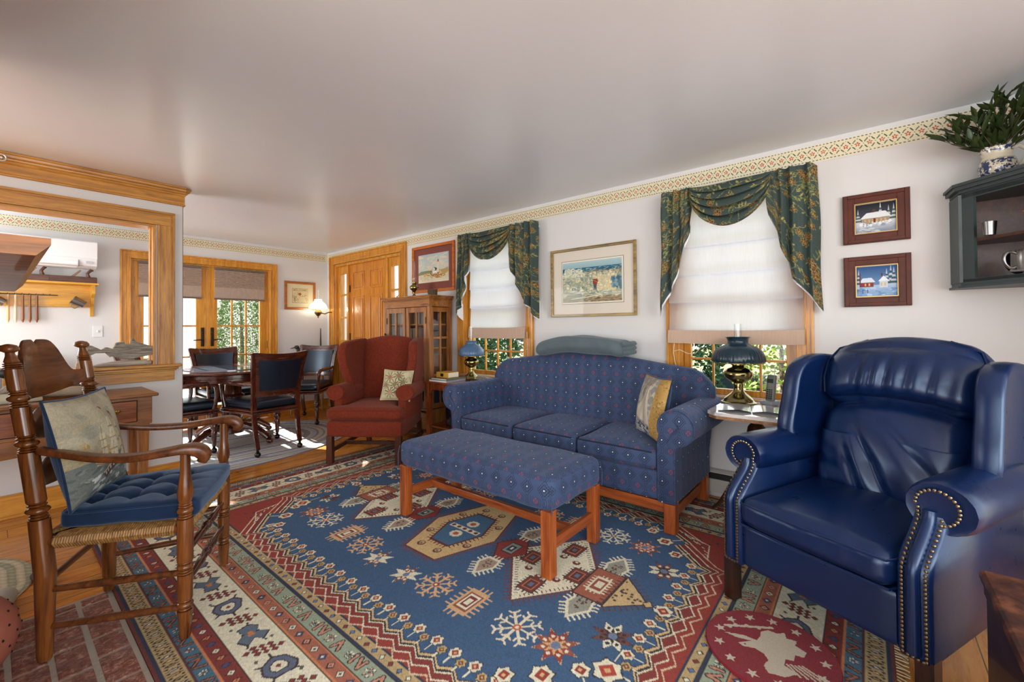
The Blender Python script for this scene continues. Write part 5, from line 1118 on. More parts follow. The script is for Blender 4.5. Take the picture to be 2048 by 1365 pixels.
G().prism([(0, 1.33), (-.02, 1.33), (-.03, 1.40), (-.06, 1.46), (-.07, 1.52), (-.145, 1.56), (-.15, 1.645), (0, 1.645)], 'x', .45, .475).build('bracket', SHW, sh, smooth=False)
G().tube([(-.6, -.035, 1.535), (.22, -.035, 1.535)], .004, 6).build('hanging_rod', plain('black_iron', '#2b211a', .5, .6), sh)
for k in range(8): G().tube([(-.15+.045*k, -.02, 1.54), (-.15+.045*k, -.04, 1.545), (-.15+.045*k, -.042, 1.53)], .002, 5).build('hook', plain('black_iron', '#2b211a', .5, .6), sh)
PLN = wood('plane_wood', '#3c1e12', '#6e3f28', 'x', 2, .45)
def hand_plane(label, x, L, tilt=0):
    r = root('hand_plane', label, 'tool', (x, YF-.09, 1.6655), 0, 'wooden hand planes along the far shelf'); G().box(-L/2, L/2, -.032, .032, 0, .062, .004).build('stock', PLN, r, smooth=False)
    G().prism([(-.02, .06), (.01, .06), (.06, .125), (.045, .13)], 'y', -.018, .018).build('iron', wood('wedge_wood', '#5a3826', '#9a7452', 'x', 2, .4), r, smooth=False)
    G().tube([(L*.33, 0, .06), (L*.30, 0, .10), (L*.38, 0, .135), (L*.43, 0, .13)], [.016, .013, .013, .007], 10).build('handle', PLN, r); return r
a = hand_plane('dark wooden hand plane, rightmost on the mustard shelf', .52, .34); 
for x, L, l in ((.22, .28, 'dark wooden hand plane in the middle of the mustard shelf'), (-.10, .30, 'dark wooden hand plane at the left of the mustard shelf, nearest the mantel')): hand_plane(l, x, L)
for i, cl in enumerate(('#d9b27a', '#e0cda6', '#8a5a34', '#8a5a34', '#7a4c2c')):
    x = .10+.045*i; g = G(); g.tube([(0, 0, .0), (0, 0, -.235)], [.008, .012], 10); g.tube([(0, 0, -.235), (.002, 0, -.262)], [.011, .003], 10)
    lab = ('pale yellow taper candle hanging from the shelf rod, leftmost of the five', 'cream taper candle hanging from the shelf rod, second from the left', 'brown taper candle hanging in the middle of the five', 'brown taper candle hanging fourth from the left of five', 'brown taper candle hanging rightmost of the five')[i]
    r = root('hanging_candle', lab, 'candle', (x, YF-.043, 1.527), 0, 'taper candles hanging from the far shelf'); g.build('wax', plain('wax_%d' % i, cl, .45), r); G().tube([(0, 0, .0), (0, 0, .006)], .0015, 5).build('wick', plain('wick', '#d9cfc0', .8), r)
PEW = plain('pewter', '#8c8a88', .28, 1, bump=.05, bsc=200)
def tin_cup(label, x):
    r = root('tin_cup', label, 'cup', (x, YF-.075, 1.47), 0, 'tin cups hanging under the shelf'); r.rotation_euler = (0, math.radians(-58), 0)
    G().lathe([(.030, -.05), (.034, -.05), (.045, .05), (.043, .05), (.033, -.044), (.005, -.044)], (0, 0, 0), 24).build('body', PEW, r); G().tube([(-.038, 0, .03), (-.065, 0, .025), (-.068, 0, -.01), (-.036, 0, -.025)], .004, 8).build('handle', PEW, r)
tin_cup('tin cup hanging at an angle below the right half of the mustard shelf', .56); tin_cup('tin cup hanging at the far left below the mustard shelf, cut by the frame', .035)
sw = root('light_switch', 'white light switch plate on the far wall left of the glazed doors', 'switch', (.71, YF, 1.175)); G().box(-.038, .038, -.006, 0, -.058, .058, .002).build('plate', WPL, sw, smooth=False); G().box(-.006, .006, -.014, -.006, -.010, .012, .002).build('toggle', WPL, sw, smooth=False)

# ================= partition: fish carving, hall table =================
fish = root('carved_fish', 'weathered grey carved wooden fish on a driftwood stand on the opening sill', 'sculpture', (.62, YP+.02, .921))
pf = [(x_, z_*1.18-.012) for x_, z_ in [(-.215, .165), (-.20, .15), (-.165, .14), (-.12, .115), (-.10, .13), (-.075, .122), (-.06, .12), (-.045, .155), (.0, .165), (.01, .145), (.045, .15), (.055, .185), (.07, .16), (.115, .145), (.155, .13), (.185, .108), (.19, .098), (.165, .095), (.18, .083), (.15, .070), (.10, .062), (.06, .050), (.03, .046), (-.02, .056), (-.06, .072), (-.075, .068), (-.10, .095), (-.15, .095), (-.19, .075), (-.21, .08), (-.19, .115)]]
WTH = wood('weathered_fish', '#4a443c', '#a09884', 'x', 4, .75)
R = []; cxf = np.mean(pf, 0)
for y, q in ((-.014, .86), (-.010, .97), (0, 1), (.010, .97), (.014, .86)): R.append([(cxf[0]*(1-q)+x*q if abs(x) < .12 else x, y, cxf[1]*(1-q)*.5 + z*(1-(1-q)*.5)) for x, z in pf])
loft(G(), R).build('body', WTH, fish, ang=20); G().tube([(.03, 0, .07), (.03, 0, .035)], .004, 8).build('rod', BLKD, fish)
G().soft(-.17, .16, -.03, .03, 0, .036, .016, 8, (0, 0, .004), lambda p: (p[0], p[1], p[2]*(1-.5*max(0, (-.05-p[0])/.12)))).build('driftwood_base', wood('driftwood', '#8a8276', '#b5ac9c', 'x', 2, .8), fish)
HT = root('hall_table', 'brown wooden hall table with panelled drawers against the partition wall', 'table', (0, 0, 0))
HTW = wood('hall_table_wood', '#5a3012', '#95602c', 'x', .9, .3); HTZ = wood('hall_table_wood_z', '#6a3a16', '#b0743a', 'z', .9, .3)
G().box(-.75, .718, 3.66, 4.163, .742, .764, .007).build('tabletop', HTW, HT, smooth=False); G().box(-.72, .69, 3.70, 4.155, .56, .742, .003).build('carcase', HTW, HT, smooth=False)
for x in (-.68, .66):
    for y in (3.80, 4.12): G().add([(x-.018, y-.018, 0), (x+.018, y-.018, 0), (x+.018, y+.018, 0), (x-.018, y+.018, 0), (x-.03, y-.03, .58), (x+.03, y-.03, .58), (x+.03, y+.03, .58), (x-.03, y+.03, .58)], [(0,1,2,3), (4,5,6,7), (0,1,5,4), (1,2,6,5), (2,3,7,6), (3,0,4,7)]).build('leg', HTZ, HT, smooth=False)
G().prism([(-.60, .56), (.60, .56), (.52, .54), (.40, .535), (.30, .50), (.15, .47), (0, .46), (-.15, .47), (-.30, .50), (-.52, .54)], 'y', 3.70, 3.712).build('shaped_apron', HTW, HT, smooth=False)
for x0, x1 in ((-.28, .20), (.235, .61)):
    d = G().box(x0, x1, 3.692, 3.70, .585, .72, .003).build('drawer', wood('drawer_burl', '#5a2408', '#94501c', 'x', 1.4, .25), HT, smooth=False); m_ = (x0+x1)/2 + (.05 if x0 > 0 else 0); G().box(x0-.004, x1+.004, 3.6965, 3.6995, .581, .724).build('drawer_gap_shade', plain('gap_shade_brown', '#1a0c05', .8), HT, smooth=False)  # thin dark strip round each drawer stands in for shade in the gap
    for q in (-1, 1): G().lathe([(.002, 0), (.012, .0), (.014, .006), (.006, .010), (.005, .016)], (0, 0, 0), 12).build('pull_rosette', plain('aged_brass', '#9c7a3c', .3, 1), d).matrix_local = Matrix.Translation((m_+q*.045, 3.692, .665)) @ Matrix.Rotation(PI/2, 4, 'X')
    G().tube([(m_-.045, 3.676, .665), (m_-.035, 3.672, .640), (m_, 3.67, .632), (m_+.035, 3.672, .640), (m_+.045, 3.676, .665)], .0035, 8).build('pull_handle', plain('aged_brass', '#9c7a3c', .3, 1), d)
TW = plain('woven_runner', '#a9a690', .9, bump=.4, bsc=200)
tag(G().soft(-.10, .20, 3.78, 4.05, .7645, .79, .010, 8, (0, 0, .02)).build('folded_cloth', TW), 'pale folded cloth lying on the hall table under the decoy', 'cloth')
tag(G().tube([(.20, 3.86, .795), (.26, 3.865, .80), (.33, 3.87, .802), (.39, 3.87, .80), (.42, 3.87, .797)], [.012, .026, .030, .029, .020], 14).build('rope_bundle', plain('jute_rope', '#9c8e78', .95, bump=1.0, bsc=120, var=.4)), 'bundle of pale jute rope on the hall table beside the decoy', 'rope')
duck('duck_decoy', 'long low grey and black decoy on the hall table behind the armchair', (.25, 4.0, .797), 0.1, 1.15, WOODD, BLKD, BLKD, .75, None, 1.15)
tag(G().prism([(.22, .0), (.235, .06), (.25, .12), (.245, .17), (.225, .20), (.20, .205), (.175, .17), (.165, .09), (.17, .0)], 'y', -.012, .012).build('carved_board', wood('carved_oak', '#a3683a', '#d39a68', 'z', 1, .4)), 'light brown rounded wooden board standing upright on the hall table', 'board').location = (.19, 4.10, .79)
pfm = root('picture_frame', 'orange wood frame with grey picture leaning on the hall table at the left edge', 'picture', (.0, 4.12, .7655)); g = G()
for a_ in ((-.19, -.165, 0, .19), (.045, .07, 0, .19), (-.165, .045, 0, .022), (-.165, .045, .168, .19)): g.box(a_[0], a_[1], -.012, .012, a_[2], a_[3], .003)
g.build('frame', PINEX, pfm, smooth=False); G().box(-.165, .045, .0, .004, .022, .168).build('photo', plain('blue_grey_print', '#8e9099', .6, var=.2), pfm, smooth=False)

# ================= fireplace side: mantel, hearth, pot, decoys =================
MB_ = wood('rough_mantel', '#4a260e', '#b4722a', 'x', 1.3, .55, .8); 
mt = root('mantel_beam', 'dark rough-hewn wooden mantel beam sticking in from the left edge', 'mantel', (0, 0, 0))
G().prism([(.085, 1.3885), (.085, 1.374), (.062, 1.3475), (-.12, 1.3475), (-.12, 1.3885)], 'y', 1.41, 2.75).build('beam', MB_, mt, smooth=False)
BRM = NT('brick_hearth'); v = BRM.coord()
def brickmat(name, c0, c1, mort, scale=1.0):
    t = NT(name); v = t.coord(); n = t.noise(v, 48, 6, .75, .6); n2 = t.noise(v, 8, 3); col = t.ramp(n, [(.36, c0), (.52, '#a06a58'), (.62, c1), (.72, '#d9b8a6')]); t.set(col=t.mix(t.ramp(n2, [(.38, (0, 0, 0)), (.62, (1, 1, 1))]), t.mix(.45, col, '#7d6a68'), col), rough=.85, spec=.2); t.bump(t.math('ADD', n, n2), .8, .012); return t.m
BRK = brickmat('old_brick', '#7a4636', '#cf9f8a', '#9a9086'); MRT = plain('mortar', '#a89e90', .95, var=.2, bump=.6, bsc=70)
bs = struct(G().box(-.16, .352, .95, 2.66, .0005, .006).build('floor_hearth_bed', MRT, smooth=False))
g = G(); random.seed(3)
xs = [-.155+.1005*k for k in range(5)]
for ci, x in enumerate(xs):
    y = .96 + (ci % 2)*.09
    while y < 2.64:
        L = random.choice([.145, .16, .15, .19]); y2 = min(y+L, 2.655)
        if y2-y > .04: g.box(x+random.uniform(0, .004), x+.087+random.uniform(-.003, .003), y, y2-.012, .001, .0085+random.uniform(0, .0015), .0035)
        y = y2
struct(g.build('floor_hearth_bricks', BRK, smooth=False))
struct(G().box(-.45, -.121, 1.30, 2.80, 0, CEIL-.001).build('wall_chimney', brickmat('chimney_brick', '#6b3a2e', '#b58672', '#9a9086'), smooth=False))
CLAY = plain('terracotta_pierced', '#a5604c', .75, var=.25, bump=.5, bsc=40)
pt = root('clay_pot', 'round terracotta pot with pierced dots, cut by the left edge on the hearth', 'pot', (-.075, 2.33, .011))
G().lathe([(.07, 0), (.095, .01), (.135, .07), (.150, .13), (.140, .19), (.105, .24), (.070, .262), (.072, .275), (.060, .275), (.055, .255), (.02, .25)], (0, 0, 0), 48).build('body', CLAY, pt)
g = G()
for k in range(16):
    for q in range(5):
        a = 2*PI*(k+.5*(q % 2))/16; z = .07+.035*q; r_ = np.interp(z, [.07, .13, .19, .24], [.135, .150, .140, .105]); g.ball((r_*math.cos(a), r_*math.sin(a), z), (.004, .004, .005), 6, 4)
o = g.build('pierced_dots', plain('dark_holes', '#1d0f0c', .9), pt)
duck('duck_decoy', 'black and white loon decoy on the floor by the hearth, left of the armchair', (.03, 2.86, .0005), 1.35, .78, plain('loon_white', '#a8a598', .6, var=.3), BLKD, BLKD, .72)
duck('duck_decoy', 'black-backed decoy behind the loon decoy on the floorboards', (.16, 3.02, .0005), 1.9, .55, BLKD, BLKD, BLKD, .7)
w = root('hook_ring', 'tiny pale metal ring fixed to the crown moulding at the left edge', 'ring', (.035, 4.125, 2.262)); G().tube([(.020*math.cos(a), -.004, .020*math.sin(a)) for a in np.linspace(0, 2*PI, 25)], .005, 8, caps=False).build('ring', plain('pale_metal', '#d8d2c4', .3, .6), w); G().tube([(0, .03, .0), (0, -.004, .0)], .006, 8).build('stem', plain('pale_metal', '#d8d2c4', .3, .6), w)

# ================= window treatments =================
def shade_mat():
    t = NT('roman_shade_linen'); v = t.coord('Object'); s = t.n('ShaderNodeSeparateXYZ'); t.l(v, s.inputs[0])
    n = t.noise(t.coord('Object', (1, 90, 4)), 3, 3); col = t.mix(n, '#e2e7f1', '#f1f5fb')
    df = t.n('ShaderNodeBsdfDiffuse'); tl = t.n('ShaderNodeBsdfTranslucent'); mx = t.n('ShaderNodeMixShader'); mx.inputs[0].default_value = .72
    t.l(col, df.inputs[0]); t.l(col, tl.inputs[0]); t.l(df.outputs[0], mx.inputs[1]); t.l(tl.outputs[0], mx.inputs[2]); t.l(mx.outputs[0], t.out.inputs[0]); return t.m
LIN = shade_mat(); 
t = NT('shade_hem'); t.set(col=t.mix(t.noise(t.coord('Object', (1, 90, 4)), 3, 3), '#b59a86', '#c9b09c'), rough=.9, spec=.1); HEM = t.m
def roman(label, y0, y1, folds, ztop):
    zb = folds[-1]; r = root('roman_shade', label, 'window shade', (0, 0, 0), 0, 'roman shades on the two windows'); g = G()
    prof = [(3.172, ztop)]
    for z in folds[:-2]: prof += [(3.166, z+.10), (3.158, z+.012), (3.154, z+.002), (3.172, z-.006)]
    prof += [(3.160, folds[-2]+.02), (3.150, folds[-2])]
    g.grid(lambda u, v: (np.interp(v*(len(prof)-1), range(len(prof)), [p[0] for p in prof]) + .003*math.sin(u*9+v*5), y0+(y1-y0)*u, np.interp(v*(len(prof)-1), range(len(prof)), [p[1] for p in prof]) - .006*math.sin(u*PI)), 14, len(prof)*3-2)
    g.build('shade_cloth', LIN, r, ang=0)
    b = G(); b.grid(lambda u, v: (3.148-.012*math.sin(v*PI*.6), y0-.004+(y1-y0+.008)*u, folds[-2]+.004 - (folds[-2]-zb)*v - .005*math.sin(u*PI)), 14, 6); b.grid(lambda u, v: (3.156, y0-.004+(y1-y0+.008)*u, folds[-2]+.004 - (folds[-2]-zb)*v - .005*math.sin(u*PI)), 14, 3); b.build('hem_band', HEM, r)
    h = G().box(3.165, 3.178, y0, y1, ztop-.02, ztop+.02).build('head_rail', HEM, r, smooth=False)
    return r
roman('linen roman shade with tan hem on the window beside the recliner', .288, 1.108, [1.743, 1.544, 1.350, 1.150, 1.056], 2.055)
roman('linen roman shade with tan hem on the window beside the bookcase', 2.435, 3.165, [1.767, 1.575, 1.385, 1.180, 1.075], 2.055)
w = root('shade_cord', 'thin cream pull cord looped on the left side of the window behind the sofa end', 'cord', (0, 0, 0))
P = [(3.15, 1.07, 1.06), (3.145, 1.075, .99), (3.15, 1.068, .93), (3.15, 1.055, .88), (3.15, 1.062, .83), (3.15, 1.05, .78)]
G().tube(P, .0022, 6).build('cord', plain('cream_cord', '#e6dcc6', .7), w); G().tube([(3.15, 1.072, 1.0), (3.14, 1.03, 1.012), (3.14, .97, .985), (3.14, .92, .99), (3.15, .88, 1.04)], .002, 6).build('cord_loop', plain('cream_cord', '#e6dcc6', .7), w); G().ball((3.15, 1.056, .885), .008).build('toggle', plain('cream_cord', '#e6dcc6', .7), w)
w = root('shade_cord', 'thin cream pull cord hanging at the right side of the window beside the bookcase', 'cord', (0, 0, 0))
G().tube([(3.15, 2.415, 1.14), (3.15, 2.412, 1.0), (3.15, 2.415, .86)], .002, 6).build('cord', plain('cream_cord', '#e6dcc6', .7), w); G().ball((3.15, 2.413, .98), .007).build('toggle', plain('cream_cord', '#e6dcc6', .7), w)
def floral_canvas():
    rs = random.getstate(); random.seed(11); c = Canvas(1.5, 1.0, .0028, '#43504c'); c.speckle(.25)
    def vine(x, y, a, n, col):
        for _ in range(n):
            x2, y2 = x+.022*math.cos(a), y+.022*math.sin(a); c.line([(x, y), (x2, y2)], .0042, col); x, y = x2, y2; a += random.uniform(-.7, .75)
            if random.random() < .5:
                b = a+random.choice((-1.2, 1.2)); c.poly([(x, y), (x+.018*math.cos(b-.4), y+.018*math.sin(b-.4)), (x+.032*math.cos(b), y+.032*math.sin(b)), (x+.018*math.cos(b+.4), y+.018*math.sin(b+.4))], random.choice(['#8f8a52', '#6f7a4c', '#a39a5c']))
    for _ in range(90): vine(random.uniform(0, 1.5), random.uniform(0, 1), random.uniform(0, 6.3), 14, random.choice(['#8a8a58', '#9c9460', '#74804f']))
    for k in range(170):
        x, y, r = random.uniform(0, 1.5), random.uniform(0, 1), random.uniform(.018, .038)
        for q in range(7): a = 2*PI*q/7+k; c.disc(x+r*.7*math.cos(a), y+r*.7*math.sin(a), r*.40, '#8f8352', ry=r*.28, ang=a)
        for q in range(7): a = 2*PI*q/7+k; c.disc(x+r*.66*math.cos(a), y+r*.66*math.sin(a), r*.30, random.choice(['#74402f', '#5f3328', '#6b4a34', '#4f5a3c']), ry=r*.19, ang=a)
        c.disc(x, y, r*.3, '#b39a55'); c.disc(x, y, r*.2, '#7a3a2a')
    random.setstate(rs); return c
FC = floral_canvas(); VALM = painted('floral_drapery', .85, spec=.1)
def cloth(name, fn, nu, nv, parent, u0, v0, su, sv):
    # fn(u, v) -> point; picture offset u0, v0 and size su, sv in metres of the floral cloth
    cv = Canvas(1, 1, .5); cv.nx, cv.ny = nu, nv; U, V = np.meshgrid(np.linspace(0, 1, nu), np.linspace(0, 1, nv)); cv.a = FC.at(((u0 + U*su)/1.5) % 1, ((v0 + V*sv)/1.0) % 1)
    def f(U, V):
        P = np.array([[fn(float(a), float(b)) for a, b in zip(ra, rb)] for ra, rb in zip(U, V)]); return P[..., 0], P[..., 1], P[..., 2]
    return sheet(name, cv, f, VALM, parent)
def valance(label, yl, yr, zt, L, Rr, swag, seed):
    # L, Rr: lists of (y, z_bottom) for left and right tails from the outer edge inwards; swag: (y left, y right, z sag)
    r = root('swag_valance', label, 'valance', (0, 0, 0), 0, 'floral swag valances'); LINING = plain('white_lining', '#e9e9ea', .8)
    def tail(pts, s, sd):
        y0, y1 = pts[0][0], pts[-1][0]
        def f(u, v):
            y = y0 + (y1-y0)*u; zb = np.interp(abs(y-y0), [abs(p[0]-y0) for p in pts], [p[1] for p in pts]); fl = .026*math.sin(u*7*PI+sd)*(0.5+.5*v) + .012*math.sin(u*11*PI)
            return (3.085 - .02*v + fl*.8 + (.07*max(0, .06-u)/.06), y + (y0-(y0+y1)/2)*.10*v*(1) + .004*math.sin(v*9+sd), zt - (zt-zb)*v)
        o = cloth('tail', f, 90, 220, r, .1+sd*.17, .0, abs(y1-y0)*1.6, 1.0)
        g = G(); g.grid(lambda u, v: (lambda p: (p[0]+.012, p[1], p[2]-.014))(f(u, .80+.2*v)), 20, 6); g.build('lining', LINING, o); return o
    tail(L, 1, seed); tail(Rr, -1, seed+1.3)
    ya, yb, zs = swag; n = 5
    def f(u, v):
        c = max(0, math.sin(PI*u))**.48; y = ya + (yb-ya)*u; drop = (.03 + (zt-zs-.03)*v)*c + .045*v*(1-c)
        ph = v*n*2*PI; fold = -.050*abs(math.sin(ph*.5))**.8*c + .010*math.sin(u*7)
        return (3.075 - .035*math.sin(PI*v)*c + fold, y, zt - drop + .016*math.cos(ph)*c)
    cloth('swag', f, 150, 150, r, .2+seed*.13, .2, abs(yb-ya)*1.2, .6)
    g = G(); g.box(3.125, 3.198, min(yl, yr)+.02, max(yl, yr)-.02, zt-.045, zt-.028); g.build('mounting_board', plain('board_white', '#d0cfc8', .7), r, smooth=False)
    return r
valance('green floral swag valance with jabots over the window beside the recliner', 1.15, .20, 2.145, [(1.15, 1.25), (1.13, 1.29), (1.09, 1.36), (1.06, 1.42), (1.03, 1.46), (.99, 1.62), (.96, 1.70), (.93, 1.80), (.91, 1.88)], [(.205, 1.26), (.24, 1.33), (.30, 1.41), (.355, 1.47), (.365, 1.56), (.41, 1.66), (.425, 1.76), (.455, 1.84), (.47, 1.88)], (.93, .44, 1.825), 0)
valance('green floral swag valance with jabots over the window beside the bookcase', 3.26, 2.275, 2.145, [(3.265, 1.27), (3.24, 1.35), (3.20, 1.42), (3.17, 1.50), (3.13, 1.66), (3.10, 1.77), (3.08, 1.90), (3.06, 1.97)], [(2.275, 1.255), (2.31, 1.32), (2.36, 1.38), (2.42, 1.44), (2.47, 1.56), (2.50, 1.62), (2.54, 1.70), (2.58, 1.87)], (3.09, 2.55, 1.83), 2)

# ================= pictures =================
def framed(name, label, wall, a0, a1, z0, z1, fw, fd, mat, art, mats, lip=None, group=None, gl=True):
    # wall 'r': on the window wall, a along y; 'f': far wall, a along x. mats: list of (inset, colour)
    r = root(name, label, 'picture', (0, 0, 0), 0, group)
    def B(g, u0, u1, w0, w1, d0, d1, b=.002): return g.box(XW-d1, XW-d0, u0, u1, w0, w1, b) if wall == 'r' else g.box(u0, u1, YF-d1, YF-d0, w0, w1, b)
    g = G()
    for q, (i, o, d) in enumerate(((0, fw, fd*.75), (fw*.08, fw*.42, fd), (fw*.62, fw*.8, fd*.62), (fw*.86, fw, fd*.85))):
        B(g, a0+i, a0+o, z0+i, z1-i, .001, d, .0012); B(g, a1-o, a1-i, z0+i, z1-i, .001, d, .0012); B(g, a0+o, a1-o, z0+i, z0+o, .001, d, .0012); B(g, a0+o, a1-o, z1-o, z1-i, .001, d, .0012)
    g.build('frame', mat, r, smooth=False); x = .006; i = fw
    if lip:
        g = G(); 
        for (u0, u1, w0, w1) in ((a0+fw, a0+fw+.004, z0+fw, z1-fw), (a1-fw-.004, a1-fw, z0+fw, z1-fw), (a0+fw, a1-fw, z0+fw, z0+fw+.004), (a0+fw, a1-fw, z1-fw-.004, z1-fw)): B(g, u0, u1, w0, w1, .004, fd*.6, 0)
        g.build('inner_lip', lip, r, smooth=False)
    for k, (ins, colr) in enumerate(mats):
        B(G(), a0+ins, a1-ins, z0+ins, z1-ins, .001, .005+.0012*k, 0).build('mat_board', plain('matboard_'+colr.strip('#'), colr, .85), r, smooth=False); x = .0065+.0012*k
    ins = mats[-1][2] if len(mats[-1]) > 2 else None
    return r
def art(r, wall, a0, a1, z0, z1, c, d):
    if wall == 'r': f = lambda U, V: (XW-d+0*U, a1-(a1-a0)*U, z0+(z1-z0)*V)     # left edge of the picture is the far side
    else: f = lambda U, V: (a0+(a1-a0)*U, YF-d+0*U, z0+(z1-z0)*V)
    return sheet('print', c, f, PAPER, r)
GOLDF = wood('gilt_frame', '#6d5a30', '#b79a5c', 'y', 1, .35, .5, .2)
# wave print
c = Canvas(.62, .43, .0016, '#a7a78e'); random.seed(5); c.grad(0, .62, .36, .43, '#8fb0b8', '#a9c4c6'); c.rect(0, .62, .315, .365, '#2f6378'); c.blobs(120, 0, .62, .32, .36, (.006, .02), ['#386f82', '#5d93a0', '#24546a', '#9fb8b6'], .25)
c.blobs(80, .25, .62, .26, .33, (.006, .022), ['#75684e', '#8f7f60', '#5f5a48', '#b0a688'], .35); c.blobs(900, 0, .62, .10, .30, (.004, .018), ['#c4c0a2', '#a9ad93', '#d9d0ac', '#8f9c86', '#b9b898', '#7d9288'], .9)
c.blobs(320, .38, .56, .09, .27, (.004, .016), ['#e0d4ac', '#d4c69a', '#c9bd96', '#bfb896']); c.blobs(260, .02, .22, .27, .36, (.003, .011), ['#cfd0b6', '#b5bfa9', '#dadbc4']); c.blobs(50, .52, .62, .13, .24, (.008, .022), ['#3f6478', '#567a8a', '#7d99a0'])
c.blobs(160, 0, .62, .05, .11, (.01, .03), ['#b5b79c', '#9fa890', '#cdccb4', '#7f9087'], .3); c.grad(0, .62, 0, .05, '#8d8163', '#a9a084'); c.blobs(120, .2, .62, 0, .06, (.006, .02), ['#8a6c46', '#75603f', '#a3875c', '#5f5a4a'], .3); c.blobs(60, 0, .3, 0, .05, (.01, .02), ['#b0b09c', '#959c8c'], .3)
c.line([(.1, .035), (.3, .055), (.42, .07), (.36, .09)], .008, '#ddd9c0'); c.disc(.355, .245, .012, '#d9b48a'); c.poly([(.335, .235), (.375, .235), (.385, .215), (.372, .175), (.335, .178), (.328, .205)], '#8a3f30'); c.line([(.34, .22), (.375, .20)], .006, '#b07a5a'); c.poly([(.338, .178), (.370, .176), (.366, .125), (.357, .12), (.352, .15), (.347, .118), (.340, .12)], '#46505c')
for x, y in ((.10, .135), (.13, .14), (.21, .145), (.17, .12)): c.poly([(x, y), (x+.012, y+.02), (x+.016, y-.004)], '#33302c'); c.line([(x-.015, y-.02), (x+.02, y-.025)], .007, '#e6e3d4')
c.speckle(.12, 2)
r = framed('framed_print', 'large gilt-framed print of a figure in crashing surf, above the sofa', 'r', 1.366, 2.165, 1.268, 1.860, .022, .028, GOLDF, None, [(.018, '#d8cfc0'), (.108, '#6a675e'), (.112, '#e2dccb')]); art(r, 'r', 1.49, 2.045, 1.392, 1.736, c, .0088)
G().add([(XW-.012, 1.385, 1.288), (XW-.012, 2.146, 1.288), (XW-.012, 2.146, 1.84), (XW-.012, 1.385, 1.84)], [(0,1,2,3)]).build('picture_glass', glassm('picture_glass', (1, 1, 1), .02), r)
# lighthouse print
c = Canvas(.50, .36, .0018, '#c9cdbf'); c.grad(0, .5, .12, .36, '#d6c9b2', '#a9bcc0'); c.blobs(60, 0, .5, .15, .34, (.02, .06), ['#c9cbbb', '#bccabf', '#d8ccb4', '#b4c4c2'], .4); c.grad(0, .5, 0, .12, '#dcd4bc', '#cdbd98')
c.poly([(0, .13), (.05, .15), (.18, .152), (.24, .14), (.24, .12), (0, .10)], '#7f8a6c'); c.blobs(140, .1, .45, .05, .15, (.005, .018), ['#b9803c', '#a06a2c', '#cf9a50', '#7d7444', '#93592a'], .5); c.poly([(.36, .14), (.49, .17), (.5, .12), (.42, .08)], '#b59a5c'); c.blobs(40, 0, .2, .02, .08, (.01, .03), ['#d9d2bb', '#cbbf9c'], .5)
c.poly([(.315, .12), (.345, .12), (.340, .25), (.320, .25)], '#d9cbb8'); c.rect(.319, .341, .25, .265, '#a4604a'); c.poly([(.318, .265), (.342, .265), (.330, .29)], '#7d3f30'); c.poly([(.24, .11), (.31, .11), (.31, .16), (.24, .15)], '#e6e2d6'); c.poly([(.235, .15), (.27, .19), (.315, .17), (.30, .14)], '#3f3a3a'); c.poly([(.24, .15), (.268, .185), (.285, .15)], '#e6e2d6'); c.speckle(.1, 2)
ORF = wood('orange_frame', '#a84c12', '#d9822c', 'y', 1, .28)
r = framed('framed_print', 'orange wood framed lighthouse watercolour with rose mat above the bookcase', 'r', 3.421, 4.152, 1.592, 2.136, .034, .025, ORF, None, [(.03, '#7d4238')]); art(r, 'r', 3.52, 4.045, 1.705, 2.03, c, .0075)
G().add([(XW-.012, 3.45, 1.62), (XW-.012, 4.12, 1.62), (XW-.012, 4.12, 2.10), (XW-.012, 3.45, 2.10)], [(0,1,2,3)]).build('picture_glass', glassm('picture_glass', (1, 1, 1), .02), r)
